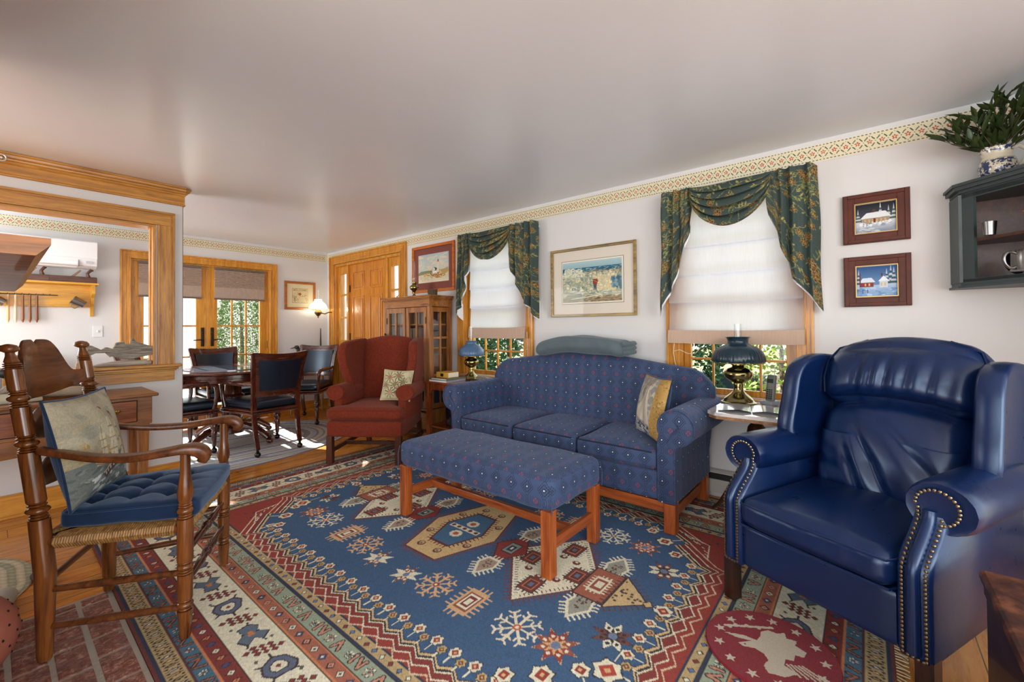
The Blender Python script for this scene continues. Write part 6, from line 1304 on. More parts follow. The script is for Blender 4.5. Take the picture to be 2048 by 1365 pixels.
# two snow scenes
DKF = NT('striped_walnut_frame'); v = DKF.coord('Object', (14, 4, 4)); DKF.set(col=DKF.mix(DKF.noise(v, 3, 4), '#2c0f07', '#6a2c14'), rough=.45, coat=.0, spec=.3); DKF = DKF.m
def snow(night):
    random.seed(21 if night else 22); c = Canvas(.20, .165, .0011, '#2a2c34' if night else '#4a6f9c')
    if night: c.grad(0, .2, .07, .165, '#4a4c55', '#1c1e26')
    else: c.grad(0, .2, .05, .165, '#6f93ba', '#2f5488')
    for x, h in ((.17, .15), (.15, .12), (.185, .13), (.01, .12)) if not night else ((.125, .15), (.165, .11), (.012, .10), (.19, .12)):
        for k in range(7): c.poly([(x-.022+.003*k, .055+k*h*.09), (x+.022-.003*k, .055+k*h*.09), (x, .08+k*h*.1)], ('#4d5a56' if night else '#3a5a70') if k % 2 else '#b9c3c6')
    c.grad(0, .2, 0, .06, '#7d8a9a' if night else '#7fa0c8', '#c9cdd2' if night else '#a9c2de'); c.blobs(40, 0, .2, 0, .05, (.006, .02), ['#a3adb8', '#bcc4cb', '#8f9aa8'] if night else ['#8fadd0', '#b4c8e0', '#7295c0'], .4)
    if night:
        c.poly([(.03, .05), (.17, .05), (.17, .085), (.03, .085)], '#9a8f80'); c.poly([(.022, .08), (.055, .112), (.15, .115), (.178, .082)], '#dcdfe0'); c.rect(.085, .10, .115, .13, '#5a4038'); 
        for x in np.arange(.045, .165, .02): c.rect(x, x+.007, .058, .074, '#d9a860')
        c.rect(.09, .10, .05, .078, '#7a3020'); c.blobs(30, .02, .18, .035, .055, (.004, .010), ['#dfe3e6', '#3a4048', '#c4c9cd'])
    else:
        c.poly([(.02, .05), (.085, .05), (.085, .078), (.02, .078)], '#8a4040'); c.poly([(.012, .075), (.03, .10), (.075, .102), (.095, .076)], '#d3dfec'); c.poly([(.115, .045), (.155, .045), (.155, .085), (.115, .085)], '#c9d3de'); c.poly([(.108, .08), (.135, .11), (.162, .082)], '#e3ebf3'); c.rect(.122, .130, .11, .125, '#6a3c3c'); c.rect(.014, .02, .05, .13, '#6f3a44')
        for x in (.04, .06): c.rect(x, x+.008, .056, .07, '#d9b06c')
        for x in (.12, .138): c.rect(x, x+.008, .055, .072, '#d8b77a')
        for z in (.022, .030): c.line([(.0, z), (.06, z)], .002, '#33496a')
        for x in (.005, .03, .055): c.line([(x, .015), (x, .036)], .003, '#33496a')
    c.speckle(.12); return c
lipm = plain('gilt_lip', '#c2a468', .35, .6)
for nm, z0, z1, nt in (('walnut-framed picture of snowy cottages at night, the upper of two', 1.648, 1.933, True), ('walnut-framed picture of a blue snowy farm, the lower of two', 1.284, 1.573, False)):
    r = framed('framed_picture', nm, 'r', -.200, .092, z0, z1, .054, .03, DKF, None, [(.05, '#cfc6b4')], lipm, 'small snow scenes on the right wall'); art(r, 'r', -.141, .033, z0+.061, z1-.061, snow(nt), .009)
# welcome sampler
c = Canvas(.434, .40, .0019, '#d8cba6'); c.rect(.085, .35, .075, .325, '#5d5344'); c.rect(.088, .347, .078, .322, '#cfc096'); c.blobs(60, .095, .34, .085, .25, (.003, .008), ['#a3885c', '#7a6a48', '#8a5a34', '#6b6a44', '#b59a64'])
c.disc(.21, .225, .028, '#b0622c', ry=.022); c.disc(.21, .235, .02, '#7a4a24', ry=.006); c.line([(.12, .11), (.12, .20)], .006, '#5a4a34'); c.line([(.14, .12), (.14, .19)], .006, '#6a5a3a'); c.poly([(.17, .09), (.21, .19), (.30, .19), (.33, .09)], '#d0c096'); c.line([(.17, .09), (.21, .19), (.30, .19), (.33, .09)], .003, '#8a7550')
GLY = {'W': [[(0, 1), (.25, 0), (.5, .7), (.75, 0), (1, 1)]], 'E': [[(1, 1), (0, 1), (0, 0), (1, 0)], [(0, .5), (.8, .5)]], 'L': [[(0, 1), (0, 0), (1, 0)]], 'C': [[(1, .85), (.6, 1), (.2, .9), (0, .5), (.2, .1), (.6, 0), (1, .15)]], 'O': [[(.5, 1), (.1, .8), (0, .5), (.1, .2), (.5, 0), (.9, .2), (1, .5), (.9, .8), (.5, 1)]], 'M': [[(0, 0), (.1, 1), (.5, .3), (.9, 1), (1, 0)]]}
for k, ch in enumerate('WELCOME'):
    for st in GLY[ch]: c.line([(.105+k*.033+x*.024, .282+y*.028) for x, y in st], .0042, '#6a4a34')
r = framed('framed_sampler', 'brown-framed cream sampler reading WELCOME on the far wall beside the glazed doors', 'f', 2.576, 3.01, 1.457, 1.857, .035, .022, wood('sampler_frame', '#8a4a22', '#c07a3c', 'x', 1, .3), None, [(.03, '#d8cba6')]); art(r, 'f', 2.61, 2.976, 1.492, 1.822, c, .008)
G().add([(2.6, YF-.012, 1.48), (2.99, YF-.012, 1.48), (2.99, YF-.012, 1.83), (2.6, YF-.012, 1.83)], [(0,1,2,3)]).build('picture_glass', glassm('picture_glass', (1, 1, 1), .02), r)

# ================= oil lamps =================
BRS = plain('lamp_brass', '#958a5c', .2, 1); BRS2 = plain('dull_brass', '#8f7a48', .3, 1)
def ribglass(name, col, alpha=.0):
    t = NT(name); t.set(col=col, rough=.3, spec=.5, coat=.15); t.b.inputs['Transmission Weight'].default_value = alpha; return t.m
def oil_lamp(name, label, loc, prof, shade, neck, smat, ch, rib=40, sb=None):
    r = root(name, label, 'lamp', loc); G().lathe(prof, (0, 0, 0), 36).build('brass_base', BRS, r, ang=45)
    zt = prof[-1][1]
    if shade:
        s = G(); outer = shade; inner = [(q-.004, z) for q, z in shade[::-1]]; vs = outer + inner; seg = 160; R = []
        g = G(); 
        for q, z in vs: R.append([(q*(1 + (.022*abs(math.sin(rib*PI*k/seg*1.0))-.011 if q > neck*1.15 else 0))*math.cos(2*PI*k/seg), q*(1 + (.022*abs(math.sin(rib*PI*k/seg))-.011 if q > neck*1.15 else 0))*math.sin(2*PI*k/seg), z) for k in range(seg)])
        loft(g, R + [R[0]], cap=False).build('lamp_shade', smat, r, ang=60)
        z0, r0 = shade[0][1], shade[0][0]; g = G(); g.tube([(r0*math.cos(a), r0*math.sin(a), z0-.004) for a in np.linspace(0, 2*PI, 49)], .003, 6, caps=False)
        for k in range(3): a = 2*PI*k/3; g.tube([(.03*math.cos(a), .03*math.sin(a), zt-.01), (r0*.6*math.cos(a), r0*.6*math.sin(a), z0-.022), (r0*math.cos(a), r0*math.sin(a), z0-.004)], .0022, 6)
        g.build('shade_ring', BRS2, r)
    if ch: G().lathe(ch, (0, 0, 0), 24).build('glass_chimney', glassm('chimney_glass', (.95, .96, .96), .08), r)
    g = G(); g.lathe([(.002, 0), (.006, .0), (.006, .012), (.002, .014)], (prof[-3][0]+.004, 0, prof[-3][1]), 10, (prof[-3][0]+.03, 0, prof[-3][1])); g.build('wick_knob', BRS2, r)
    return r
PR = [(.10, 0), (.118, .002), (.12, .010), (.105, .016), (.10, .026), (.082, .045), (.055, .066), (.036, .085), (.032, .110), (.036, .128), (.032, .140), (.060, .155), (.088, .176), (.099, .198), (.096, .220), (.072, .240), (.045, .250), (.040, .262), (.048, .268), (.048, .292), (.042, .298)]
oil_lamp('oil_lamp', 'brass oil lamp with dark blue-green ribbed glass shade on the marble-topped stand', (3.015, .625, .6915), [(q*.86, z*.90) for q, z in PR], [(.150, .262), (.154, .275), (.150, .300), (.135, .330), (.105, .355), (.075, .368), (.060, .376), (.058, .392), (.064, .410), (.072, .418)], .07, ribglass('teal_ribbed_glass', '#16303e'), [(.020, .26), (.022, .30), (.030, .33), (.024, .38), (.021, .50), (.0205, .50), (.020, .38), (.02, .27)], 44)
oil_lamp('oil_lamp', 'brass oil lamp with pale blue ribbed glass shade on the end table by the bookcase', (3.03, 3.02, .6708), [(q*.74, z*.84) for q, z in PR], [(.122, .238), (.126, .250), (.122, .280), (.105, .312), (.078, .336), (.055, .346), (.048, .354), (.048, .368), (.055, .380)], .06, ribglass('blue_ribbed_glass', '#4a6c90'), [(.018, .25), (.020, .30), (.026, .33), (.022, .38), (.0205, .52), (.0200, .52), (.020, .38), (.018, .26)], 40)
oil_lamp('oil_lamp', 'small brass oil lamp with tall clear chimney on top of the bookcase', (3.0, 3.88, 1.528), [(.035, 0), (.04, .006), (.03, .012), (.012, .03), (.010, .05), (.022, .07), (.045, .09), (.050, .105), (.045, .122), (.026, .138), (.018, .142), (.026, .150), (.026, .165)], None, .03, None, [(.020, .165), (.032, .20), (.030, .23), (.016, .26), (.014, .40), (.0135, .40), (.014, .26), (.018, .17)])
# wall lamp in the corner, switched on
sc_ = root('wall_lamp', 'brass wall lamp with glowing white glass shade in the far corner', 'lamp', (2.97, 6.03, 0))
G().lathe([(.002, 1.335), (.010, 1.345), (.006, 1.36), (.018, 1.37), (.045, 1.40), (.050, 1.42), (.040, 1.44), (.030, 1.46)], (0, 0, 0), 24).build('brass_font', BRS2, sc_); G().tube([(.045, 0, 1.41), (.10, .0, 1.40), (.16, 0, 1.425), (.225, 0, 1.43)], .009, 8).build('arm', BRS2, sc_)
G().lathe([(.002, 0), (.045, .0), (.040, .01), (.01, .015)], (.229, 0, 1.42), 20, (.18, 0, 1.42)).build('wall_plate', BRS2, sc_)
G().lathe([(.120, 1.475), (.122, 1.485), (.105, 1.53), (.070, 1.565), (.048, 1.585), (.050, 1.605), (.047, 1.605), (.044, 1.585), (.066, 1.56), (.10, 1.527), (.117, 1.48)], (0, 0, 0), 40).build('glass_shade', emis('lit_opal_glass', '#fff3dc', 2.6), sc_)
G().lathe([(.02, 1.46), (.026, 1.50), (.018, 1.56), (.014, 1.74), (.0135, 1.74), (.017, 1.56), (.018, 1.47)], (0, 0, 0), 20).build('glass_chimney', GLASS, sc_)
light('wall_lamp_bulb', 'POINT', (2.97, 6.03, 1.468), None, 9, (1, .85, .62), .03)

# ================= bookcase =================
BKW = wood('bookcase_wood', '#6e3c16', '#b87a3e', 'z', .8, .35); BKX = wood('bookcase_wood_y', '#6e3c16', '#b87a3e', 'y', .8, .35)
bc = root('bookcase', 'tall brown wooden bookcase with glazed doors and side, full of books', 'bookcase', (0, 0, .0125))
x0, x1, y0, y1, zt = 2.865, 3.175, 3.46, 4.245, 1.47
g = G(); g.box(x0+.02, x1, y0+.02, y1-.02, .06, .10); g.box(x0+.02, x1, y0+.02, y1-.02, .30, .325); g.box(x0+.005, x1, y0+.005, y1-.005, zt-.02, zt)
for z in (.66, .95, 1.20): g.box(x0+.03, x1-.01, y0+.025, y1-.025, z, z+.016)
for yy in (y0, y1-.04): 
    for xx in (x0, x1-.04): g.box(xx, xx+.04, yy, yy+.04, 0, zt, .002)
g.box(x1-.012, x1, y0, y1, .1, zt); g.box(x0+.01, x1, y1-.018, y1, .1, zt); g.box(x0+.005, x1-.03, y0+.005, y0+.02, .06, .32); g.build('body', BKW, bc, smooth=False)
g = G(); g.box(x0-.015, x1+.0, y0-.015, y1+.015, zt, zt+.012, .003); g.box(x0-.028, x1, y0-.028, y1+.028, zt+.012, zt+.028, .004); g.box(x0-.036, x1, y0-.036, y1+.036, zt+.028, zt+.044, .004); g.box(x0-.006, x1, y0-.006, y1+.006, zt-.075, zt, .002); g.build('cornice', BKX, bc, smooth=False)
g = G(); g.prism([(y0-.006, 0), (y0+.05, 0), (y0+.09, .05), (y1-.09, .05), (y1-.05, 0), (y1+.006, 0), (y1+.006, .09), (y0-.006, .09)], 'x', x0-.014, x0+.004); g.build('bracket_base', BKX, bc, smooth=False)
ym = (y0+y1)/2
for k, (a, b) in enumerate(((y0+.042, ym-.012), (ym+.012, y1-.042))):
    g = G(); z0_, z1_ = .335, zt-.08; sx_ = x0-.004
    for u0, u1, w0, w1 in ((a, a+.045, z0_, z1_), (b-.045, b, z0_, z1_), (a, b, z0_, z0_+.06), (a, b, z1_-.055, z1_), ((a+b)/2-.011, (a+b)/2+.011, z0_, z1_), (a, b, .665, .69), (a, b, 1.02, 1.045)): g.box(sx_, sx_+.022, u0, u1, w0, w1, .0012)
    d = g.build('door', BKW, bc, smooth=False); G().add([(sx_+.012, a+.04, z0_+.05), (sx_+.012, b-.04, z0_+.05), (sx_+.012, b-.04, z1_-.05), (sx_+.012, a+.04, z1_-.05)], [(0,1,2,3)]).build('pane', glassm('cabinet_glass', (.9, .92, .9), .2), d)
    g = G()
    for z in (.5, 1.25): g.box(sx_-.004, sx_, (a+.004 if k == 0 else b-.016), (a+.016 if k == 0 else b-.004), z-.035, z+.035)
    g.build('hinge', BR, d, smooth=False)
    dw = G().box(x0-.006, x0+.01, a, b, .115, .290, .004).build('drawer', BKX, bc, smooth=False); g = G(); g.lathe([(.002, 0), (.014, 0), (.012, .006), (.002, .008)], (x0-.006, (a+b)/2, .21), 12, (x0-.02, (a+b)/2, .21)); g.tube([(x0-.016, (a+b)/2+.016*math.cos(q), .198+.016*math.sin(q)) for q in np.linspace(0, 2*PI, 17)], .0022, 6, caps=False); g.build('ring_pull', BR, dw)
g = G(); zs0, zs1 = .335, zt-.08
for u0, u1, w0, w1 in ((x0+.04, x0+.06, zs0, zs1), (x1-.06, x1-.04, zs0, zs1), (x0+.04, x1-.04, zs0, zs0+.05), (x0+.04, x1-.04, zs1-.05, zs1), ((x0+x1)/2-.011, (x0+x1)/2+.011, zs0, zs1), (x0+.04, x1-.04, .665, .69), (x0+.04, x1-.04, 1.055, 1.08)): g.box(u0, u1, y0+.004, y0+.024, w0, w1, .002)
d = g.build('glazed_side', BKW, bc, smooth=False); G().add([(x0+.05, y0+.014, zs0+.04), (x1-.05, y0+.014, zs0+.04), (x1-.05, y0+.014, zs1-.04), (x0+.05, y0+.014, zs1-.04)], [(0,1,2,3)]).build('pane', glassm('cabinet_glass', (.9, .92, .9), .2), d)
# books: one of each kind, copied with its own colour where the photo shows it
BC = ['#2b2f3f', '#4a1f1c', '#23332c', '#6a5a44', '#8a8274', '#1c1c20', '#5f3a2a', '#3a4258', '#9c9284', '#503848']
bmats = [plain('book_cloth_%d' % i, q, .55) for i, q in enumerate(BC)]; PGS = plain('book_pages', '#cfc6ae', .9)
def book(w, h, dpt, mi, nm='book'):
    o = G().box(0, dpt, 0, w, 0, h, .002).build(nm, bmats[mi], smooth=False); G().box(-.0, dpt-.004, .003, w-.003, h-.001, h+.0006).build('pages', PGS, o, smooth=False); return o
random.seed(9); kinds = [book(w, h, .16, i) for i, (w, h) in enumerate([(.03, .22), (.04, .20), (.025, .23), (.035, .21), (.045, .22), (.03, .19), (.05, .21), (.028, .22), (.038, .20), (.032, .23)])]
nb = 0; used = set()
def place_book(k, x, y, z, label, group, rot=None):
    o = kinds[k]
    if k in used: o = dup(kinds[k])
    used.add(k); o.location = (x, y, z); o.rotation_euler = rot or (0, 0, 0); tag(o, label, 'book', group); return o
SH = ((.3255, 'lowest'), (.6765, 'second'), (.9665, 'third'), (1.2165, 'top'))
for z, nmz in SH:
    y = y0+.045
    while y < y1-.085:
        k = random.randrange(10); w = (.03, .04, .025, .035, .045, .03, .05, .028, .038, .032)[k]
        if y > y1-.05: break
        hmax = (.32, .27, .23, .18)[SH.index((z, nmz))]; 
        o = place_book(k, x0+.055+random.uniform(0, .02), y, z+.0125, 'upright book on the %s shelf of the glazed bookcase' % nmz, 'books on the %s bookcase shelf' % nmz)
        if nmz == 'top': o.scale = (1, 1, .72)
        y += w+.0025
w = root('wire_basket', 'small dark woven basket on the right front corner of the bookcase top', 'basket', (2.97, 3.53, 1.5275)); g = G(); g.lathe([(.04, 0), (.045, .0), (.05, .06), (.046, .06), (.042, .006)], (0, 0, 0), 20)
g.build('body', plain('dark_wicker', '#5a4632', .7, bump=1, bsc=150, var=.4), w); g = G()
for k in range(14): a = 2*PI*k/14; g.tube([(.047*math.cos(a), .047*math.sin(a), .0), (.051*math.cos(a), .051*math.sin(a), .068)], .003, 5)
g.build('stakes', plain('dark_wicker', '#5a4632', .7), w)
w = root('bird_figurine', 'tiny black bird figurine peeking above the red wing chair, fixed to the bookcase door', 'figurine', (2.84, 4.17, 1.07)); G().soft(-.012, .012, -.03, .03, .0, .03, .012, 5, (0, 0, .004), lambda p: (p[0], p[1], p[2] + max(0, p[1])*.7)).build('body', BLKD, w); G().ball((0, .028, .045), .012).build('head', BLKD, w); G().tube([(0, .038, .045), (0, .055, .044)], [.004, .001], 6).build('beak', BLKD, w)

# ================= end table by the bookcase =================
ETW = wood('cherry_table', '#5f2410', '#a0522a', 'y', .9, .2, .5, .5); ETZ = wood('cherry_table_z', '#6a2a12', '#a85a2c', 'z', .9, .25)
et = root('end_table', 'red-brown wooden end table with curved apron between bookcase and sofa', 'table', (.03, -.01, RGZ))
G().box(2.65, 3.135, 2.775, 3.345, .636, .656, .006).build('tabletop', ETW, et, smooth=False)
for x in (2.69, 3.08):
    for y in (2.815, 3.305): G().box(x-.02, x+.02, y-.02, y+.02, 0, .636, .003).build('leg', ETZ, et, smooth=False)
ap = [(2.835, .636), (2.835, .53), (2.855, .535), (2.87, .56), (2.90, .575), (3.22, .575), (3.25, .56), (3.265, .535), (3.285, .53), (3.285, .636)]
G().prism(ap, 'x', 2.672, 2.688).build('apron', ETZ, et, smooth=False); g = G(); g.box(2.71, 3.06, 3.296, 3.312, .56, .636); g.box(2.71, 3.06, 2.808, 2.824, .56, .636); g.box(3.078, 3.092, 2.835, 3.285, .56, .636); g.build('side_apron', ETZ, et, smooth=False)
G().box(2.68, 3.09, 2.81, 3.31, .21, .228, .003).build('lower_shelf', ETW, et, smooth=False)
w = root('ice_bucket', 'dark blue-black lidded container on the lower shelf of the end table', 'container', (2.86, 3.07, .2423)); G().lathe([(.08, 0), (.095, .01), (.10, .16), (.098, .18), (.03, .19)], (0, 0, 0), 32).build('body', plain('blue_black_enamel', '#10182a', .2, coat=.5), w); G().lathe([(.104, .18), (.104, .195), (.08, .22), (.02, .235), (.015, .25), (.003, .252)], (0, 0, 0), 32).build('lid', plain('blue_enamel', '#23406c', .2, coat=.5), w)
def slabbook(label, loc, dx, dy, h, cm, rz, group):
    r = root('stacked_book', label, 'book', loc, rz, group); g = G(); g.box(-dx/2, dx/2, -dy/2, dy/2, 0, .003); g.box(-dx/2, dx/2, -dy/2, dy/2, h-.003, h); g.box(-dx/2, dx/2, -dy/2, -dy/2+.003, 0, h); g.build('cover', cm, r, smooth=False); G().box(-dx/2+.003, dx/2-.003, -dy/2+.003, dy/2-.004, .003, h-.003).build('pages', plain('white_pages', '#e6e2d6', .9), r, smooth=False); return r
slabbook('large flat pale-covered book at the bottom of the stack on the end table', (2.83, 3.13, .6703), .30, .24, .018, plain('grey_blue_cover', '#9fa3b0', .4), .05, 'books stacked on the end table')
slabbook('thin grey book second in the stack on the end table', (2.835, 3.13, .6888), .27, .22, .014, plain('olive_cover', '#6f6a50', .4), .0, 'books stacked on the end table')
yb = root('yellow_box', 'thick yellow page-edged block on top of the stacked books', 'box', (2.83, 3.15, .7033), .0); G().box(-.07, .07, -.085, .085, 0, .052, .003).build('block', plain('yellow_block', '#c99a3a', .6), yb, smooth=False); G().box(-.0712, -.070, -.02, .02, .012, .04).build('clasp', BR, yb, smooth=False); G().box(-.065, .065, -.0862, -.085, .004, .048).build('paper_edge', plain('paper_edge', '#f0e6cf', .8), yb, smooth=False)
w = root('stone_ashtray', 'grey decorative driftwood shell piece beside the lamp on the end table', 'ornament', (3.05, 2.87, .6703)); g = G()
g.soft(-.05, .05, -.07, .07, 0, .03, .014, 8, (0, 0, .01), lambda p: (p[0]+.01*nz(p, 20), p[1]+.01*nz(p, 22), p[2]*(1+.4*nz(p, 18)))); g.build('shell', WTH, w)

# ================= marble stand and what lies on it =================
MAR = NT('white_marble'); v = MAR.coord(); MAR.set(col=MAR.ramp(MAR.noise(v, 7, 6, .6, 2.0), [(.3, '#a8a6a8'), (.5, '#dcd9d6'), (.8, '#ecebe8')]), rough=.08, coat=.6); MAR = MAR.m
st = root('pedestal_stand', 'small pedestal stand with clipped-corner white marble top between sofa and recliner', 'table', (2.86, .50, RGZ))
def oct_(a, b, c): return [(-a, -b+c), (-a+c, -b), (a-c, -b), (a, -b+c), (a, b-c), (a-c, b), (-a+c, b), (-a, b-c)]
G().prism(oct_(.255, .215, .05), 'z', .658, .677).build('marble_top', MAR, st, smooth=False); G().prism(oct_(.25, .21, .05), 'z', .640, .658).build('top_rim', wood('worn_rim', '#8a5a30', '#c4946a', 'x', 1, .4), st, smooth=False)
PDW = wood('pedestal_wood', '#23100a', '#4f2a18', 'z', 1, .3)
G().lathe([(.03, .20), (.045, .23), (.050, .28), (.032, .32), (.024, .36), (.020, .42), (.026, .47), (.040, .51), (.052, .54), (.046, .57), (.030, .59), (.034, .61), (.07, .64)], (0, 0, 0), 24).build('column', PDW, st)
for k in range(3):
    a = math.radians(200+120*k); P = [(.03, .24), (.10, .22), (.17, .15), (.22, .06), (.26, .018)]; G().tube([(math.cos(a)*q, math.sin(a)*q, z) for q, z in P], [.024, .022, .019, .017, .015], 10, flat=.7).build('foot', PDW, st)
ph = root('cordless_phone', 'grey cordless telephone standing in its cradle on the marble stand', 'telephone', (3.03, .455, .6915), math.radians(-112))
G().soft(-.04, .04, -.045, .045, 0, .03, .012, 6, (0, 0, .002)).build('cradle', plain('phone_silver', '#8f979c', .3), ph)
def lean_(p): return (p[0], p[1] + (p[2]-.02)*.16, p[2])
h = G().soft(-.026, .026, -.014, .014, .020, .185, .010, 8, (0, 0, 0), lean_).build('handset', plain('phone_olive', '#6d716a', .35), ph)
g = G(); g.box(-.019, .019, -.0155+.020, -.012+.020, .135, .162, .001); g.build('screen', plain('phone_screen', '#3d443c', .15), h, smooth=False); g = G()
for i in range(3):
    for j in range(5): x_, z_ = (i-1)*.0125, .045+.0125*j; g.box(x_-.0042, x_+.0042, -.017+(z_-.02)*.16, -.0125+(z_-.02)*.16, z_-.0038, z_+.0038, .001)
g.build('keypad', plain('phone_keys', '#1f2422', .4), h, smooth=False); G().tube([(.018, .02, .175), (.018, .024, .235)], .003, 6).build('antenna', plain('phone_antenna', '#c5ccd0', .3), h)
mg = root('open_magazine', 'open glossy magazine lying on the marble stand in front of the lamp', 'magazine', (2.80, .515, .6915), math.radians(-78))
for s in (-1, 1): g = G(); g.grid(lambda u, v: (s*(.002+.17*u), -.11+.22*v, .006+.010*math.sin(PI*min(1, u*1.15))*(1-.35*u)), 14, 4); g.grid(lambda u, v: (s*(.002+.17*u), -.11+.22*v, .0005), 3, 3); g.build('page_block', plain('glossy_page', '#cfd3da', .12, coat=.6), mg)
G().box(-.13, .13, .0, .0005, .0, .001).build('gutter', plain('phone_keys', '#1f2422', .4), mg)

# ================= corner cabinet =================
CBM = plain('slate_green_paint', '#3c4849', .45, var=.12, bump=.1, bsc=80); CBI = wood('cabinet_interior', '#2e1712', '#57301f', 'x', 1, .4)
cc = root('corner_cabinet', 'dark slate-painted hanging corner cabinet with open shelves, cut by the right edge', 'cabinet', (0, 0, 0))
P0, P1, P2, P3 = (3.198, -.362), (3.056, -.378), (2.56, -.872), (2.545, -.998); CO = (3.198, -.998); zb, zc = 1.385, 1.815
def poly_off(e): return [(P0[0], P0[1]+e), (P1[0]-e*.4, P1[1]+e), (P2[0]-e, P2[1]+e*.4), (P3[0]-e, P3[1]), CO]
g = G()
for z0_, z1_, e in ((1.357, 1.368, .018), (1.368, 1.385, .008), (1.385, 1.400, .0)): g.prism(poly_off(e), 'z', z0_, z1_)
g.build('base_moulding', CBM, cc, smooth=False); g = G()
for z0_, z1_, e in ((1.80, 1.825, .0), (1.825, 1.840, .010), (1.840, 1.858, .026), (1.858, 1.872, .034)): g.prism(poly_off(e), 'z', z0_, z1_)
g.build('cornice', CBM, cc, smooth=False)
g = G()
def wallseg(a, b, t, z0_, z1_): dx, dy = b[0]-a[0], b[1]-a[1]; L = math.hypot(dx, dy); nx_, ny_ = -dy/L*t, dx/L*t; g.prism([a, b, (b[0]+nx_, b[1]+ny_), (a[0]+nx_, a[1]+ny_)], 'z', z0_, z1_)
wallseg(P0, P1, -.012, 1.385, 1.82); wallseg(P3, P2, .012, 1.385, 1.82); d_ = ((P2[0]-P1[0]), (P2[1]-P1[1])); L_ = math.hypot(*d_); d_ = (d_[0]/L_, d_[1]/L_)
Q = lambda s: (P1[0]+d_[0]*s, P1[1]+d_[1]*s); wallseg(Q(0), Q(.05), .016, 1.385, 1.82); wallseg(Q(L_-.05), Q(L_), .016, 1.385, 1.82); wallseg(Q(.05), Q(L_-.05), .016, 1.385, 1.402); wallseg(Q(.05), Q(L_-.05), .016, 1.795, 1.82); g.build('face_frame', CBM, cc, smooth=False)
g = G(); g.box(3.184, 3.194, -.99, -.375, 1.39, 1.82); g.box(2.56, 3.19, -.995, -.985, 1.39, 1.82); g.build('back_boards', CBI, cc, smooth=False); G().prism([(3.18, -.38), (3.06, -.392), (2.575, -.872), (2.57, -.98), (3.18, -.98)], 'z', 1.580, 1.594).build('shelf', CBI, cc, smooth=False)
BRG = plain('bright_brass', '#c9a860', .2, 1)
w = root('pewter_beaker', 'small pewter beaker on the upper shelf of the corner cabinet', 'cup', (2.965, -.455, 1.5945)); G().lathe([(.018, 0), (.021, .0), (.026, .062), (.024, .062), (.019, .004)], (0, 0, 0), 24).build('body', PEW, w)
w = root('pewter_mug', 'large pewter mug with loop handle on the lower shelf of the corner cabinet', 'mug', (2.735, -.525, 1.4005), math.radians(125))
G().lathe([(.045, 0), (.050, .002), (.047, .010), (.046, .078), (.049, .085), (.046, .086), (.043, .012), (.01, .010)], (0, 0, 0), 32).build('body', PEW, w); G().tube(spl([(.045, 0, .072), (.07, 0, .078), (.088, 0, .060), (.085, 0, .030), (.065, 0, .012), (.047, 0, .016)], 6), .005, 10).build('handle', PEW, w)
w = root('pewter_plate', 'round dark pewter plate standing at the back of the lower cabinet shelf', 'plate', (2.97, -.52, 1.455)); o = G().lathe([(.005, .0), (.035, .0), (.045, .006), (.056, .010), (.056, .012), (.034, .004), (.005, .004)], (0, 0, 0), 32).build('disc', plain('dark_pewter', '#4a4a4e', .35, 1), w); o.rotation_euler = (math.radians(75), 0, math.radians(-45))
dg = root('brass_dog', 'brass dog figurine pointing on the upper shelf of the corner cabinet', 'figurine', (2.80, -.60, 1.5945), math.radians(45))
bm_ = bpy.data.meshes.new('dog_body'); V = [(-.035, 0, .058), (0, 0, .060), (.035, 0, .058), (.052, 0, .068), (.066, 0, .082), (.088, 0, .076), (-.055, 0, .068), (-.085, 0, .080), (-.034, .010, .034), (-.044, .010, .02), (-.036, .010, .0), (-.034, -.010, .034), (-.028, -.010, .02), (-.022, -.010, .0), (.034, .010, .030), (.032, .010, .0), (.036, -.010, .030), (.042, -.010, .0)]
E_ = [(0, 1), (1, 2), (2, 3), (3, 4), (4, 5), (0, 6), (6, 7), (0, 8), (8, 9), (9, 10), (0, 11), (11, 12), (12, 13), (2, 14), (14, 15), (2, 16), (16, 17)]; bm_.from_pydata(V, E_, []); RR = [.017, .015, .019, .011, .012, .006, .006, .003, .008, .005, .004, .008, .005, .004, .007, .004, .007, .004]
do = bpy.data.objects.new('body', bm_); COL.objects.link(do); do.parent = dg; md = do.modifiers.new('skin', 'SKIN'); bm_.skin_vertices[0] if len(bm_.skin_vertices) else None
for i, q in enumerate(RR): bm_.skin_vertices[0].data[i].radius = (q, q)
bm_.skin_vertices[0].data[1].use_root = True; s_ = do.modifiers.new('sub', 'SUBSURF'); s_.levels = 2; s_.render_levels = 2; bm_.materials.append(BRG)
G().soft(-.055, .06, -.018, .018, 0, .006, .002, 4).build('base', BRG, dg)
# pitcher with greenery
PB = NT('blue_white_china'); v = PB.coord(); sp_ = PB.n('ShaderNodeSeparateXYZ'); PB.l(v, sp_.inputs[0]); bands = PB.ramp(PB.math('DIVIDE', sp_.outputs[2], .16), [(0, (1, 1, 1)), (.08, (0, 0, 0)), (.12, (1, 1, 1)), (.50, (1, 1, 1)), (.58, (0, 0, 0)), (.74, (0, 0, 0)), (.80, (1, 1, 1)), (.97, (1, 1, 1)), (1.0, (0, 0, 0))])
nn = PB.math('GREATER_THAN', PB.noise(v, 60, 4, .7), .49); PB.set(col=PB.mix(PB.math('MULTIPLY', nn, bands), '#d8d0b8', '#26365f'), rough=.12, coat=.6); PB = PB.m
pc = root('china_pitcher', 'blue and white china pitcher holding leafy stems on top of the corner cabinet', 'pitcher', (3.055, -.50, 1.8725), math.radians(107))
PZ = [(.045, 0), (.052, .004), (.064, .03), (.068, .055), (.060, .085), (.050, .105), (.050, .125), (.056, .145), (.053, .145), (.046, .125), (.046, .105), (.056, .08), (.03, .02)]
R = []
